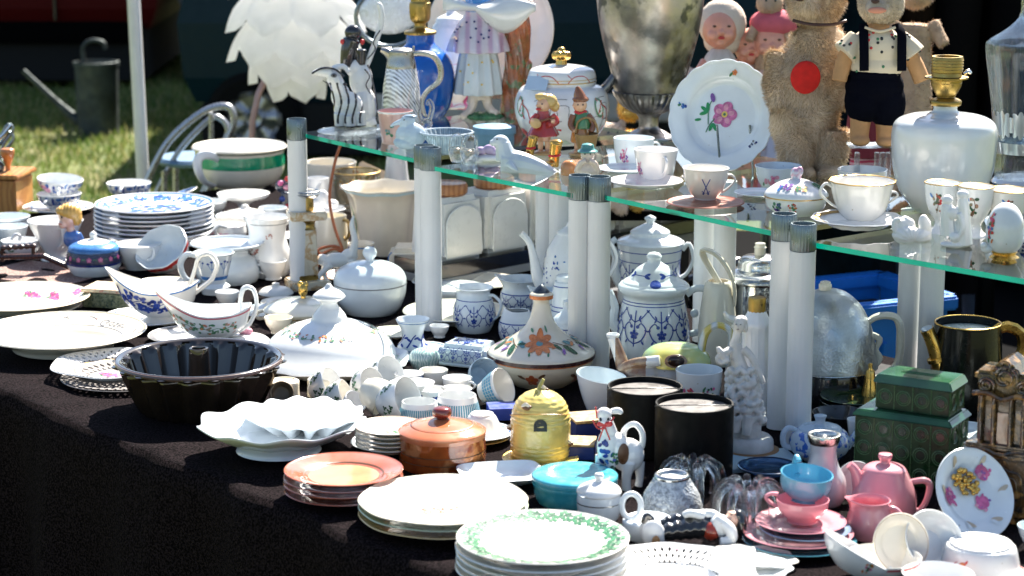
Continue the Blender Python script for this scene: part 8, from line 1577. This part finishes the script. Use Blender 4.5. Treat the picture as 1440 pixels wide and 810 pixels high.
def plush(X, Yh, Yb, s, m, lab, name='plush_toy', face=True, beak=None):
    o = V(name, lab, 'soft toy', X, Yb, TH)
    b = o.blob('body', [('t', [(X, Yb-14*s), (X, Yh+44*s)], [34*s, 24*s]), ('e', X, Yh, -4, 27*s, 24*s, 25*s), ('e', X-4*s, Yh+9*s, -26*s, 12*s, 9*s, 9*s), ('e', X-19*s, Yh-22*s, 2, 9*s, 5*s, 9*s), ('e', X+19*s, Yh-22*s, 2, 9*s, 5*s, 9*s), ('t', [(X-24*s, Yh+42*s), (X-40*s, Yh+74*s, -14)], [11*s, 9*s]), ('t', [(X+24*s, Yh+42*s), (X+40*s, Yh+74*s, -14)], [11*s, 9*s]), ('t', [(X-16*s, Yb-14*s, -10), (X-20*s, Yb-4, -34*s)], [14*s, 11*s]), ('t', [(X+16*s, Yb-14*s, -10), (X+20*s, Yb-4, -34*s)], [14*s, 11*s])], m, vox=2.2, smooth=4)
    fur(o, b, 5000, 4, .7, [m], 7)
    for e in (-1, 1): o.ell('eye', X+e*9*s, Yh-3*s, -26*s, 2.6*s, 2, 2.6*s, black)
    if beak: o.ell('beak', X-8*s, Yh+9*s, -34*s, 10*s, 9*s, 5*s, beak)
    return o
plush(978, 118, 290, .8, pl2, 'pale plush toy behind the silver urn on its right'); plush(958, 170, 296, .7, pl1, 'beige plush toy low between the urn and the rose plate'); plush(884, 156, 296, .66, yel, 'ochre plush duck peeping out under the urn handle', beak=yel)
plush(860, 190, 300, .7, pl2, 'pale plush toy low behind the two flowered coffee cups'); plush(1276, -6, 286, 1.0, pl1, 'cream plush toy half hidden behind the dungaree bear'); plush(1075, 10, 284, .7, pl1, 'brown plush toy behind the dolls')
# chrome wheel-like ornament and mirror behind the left panel
o = V('round_mirror', 'round chrome framed mirror standing behind the blue lamp', 'mirror', 548, 262, .0); o.loc = o.root.location
o.tube('mirror_stand', [(552, 262, 0), (552, 90, 0)], 3.4, chrome); o.lathe('mirror_base', [(24, 266), (25, 262), (4, 258)], chrome)
vs, fs = ell_mesh(o.c(550, 22, 0), (42*o.k, 3*o.k, 30*o.k)); o.add('mirror_glass', vs, fs, M('mirror', (.62, .68, .74), rough=.25, metal=.3, var=.1)); pts = [(550+46*cos(a), 28+40*sin(a)*1.0, 0) for a in [2*pi*j/28 for j in range(29)]]; o.tube('mirror_ring', pts, 3.2, chrome, sm=1)
finish()
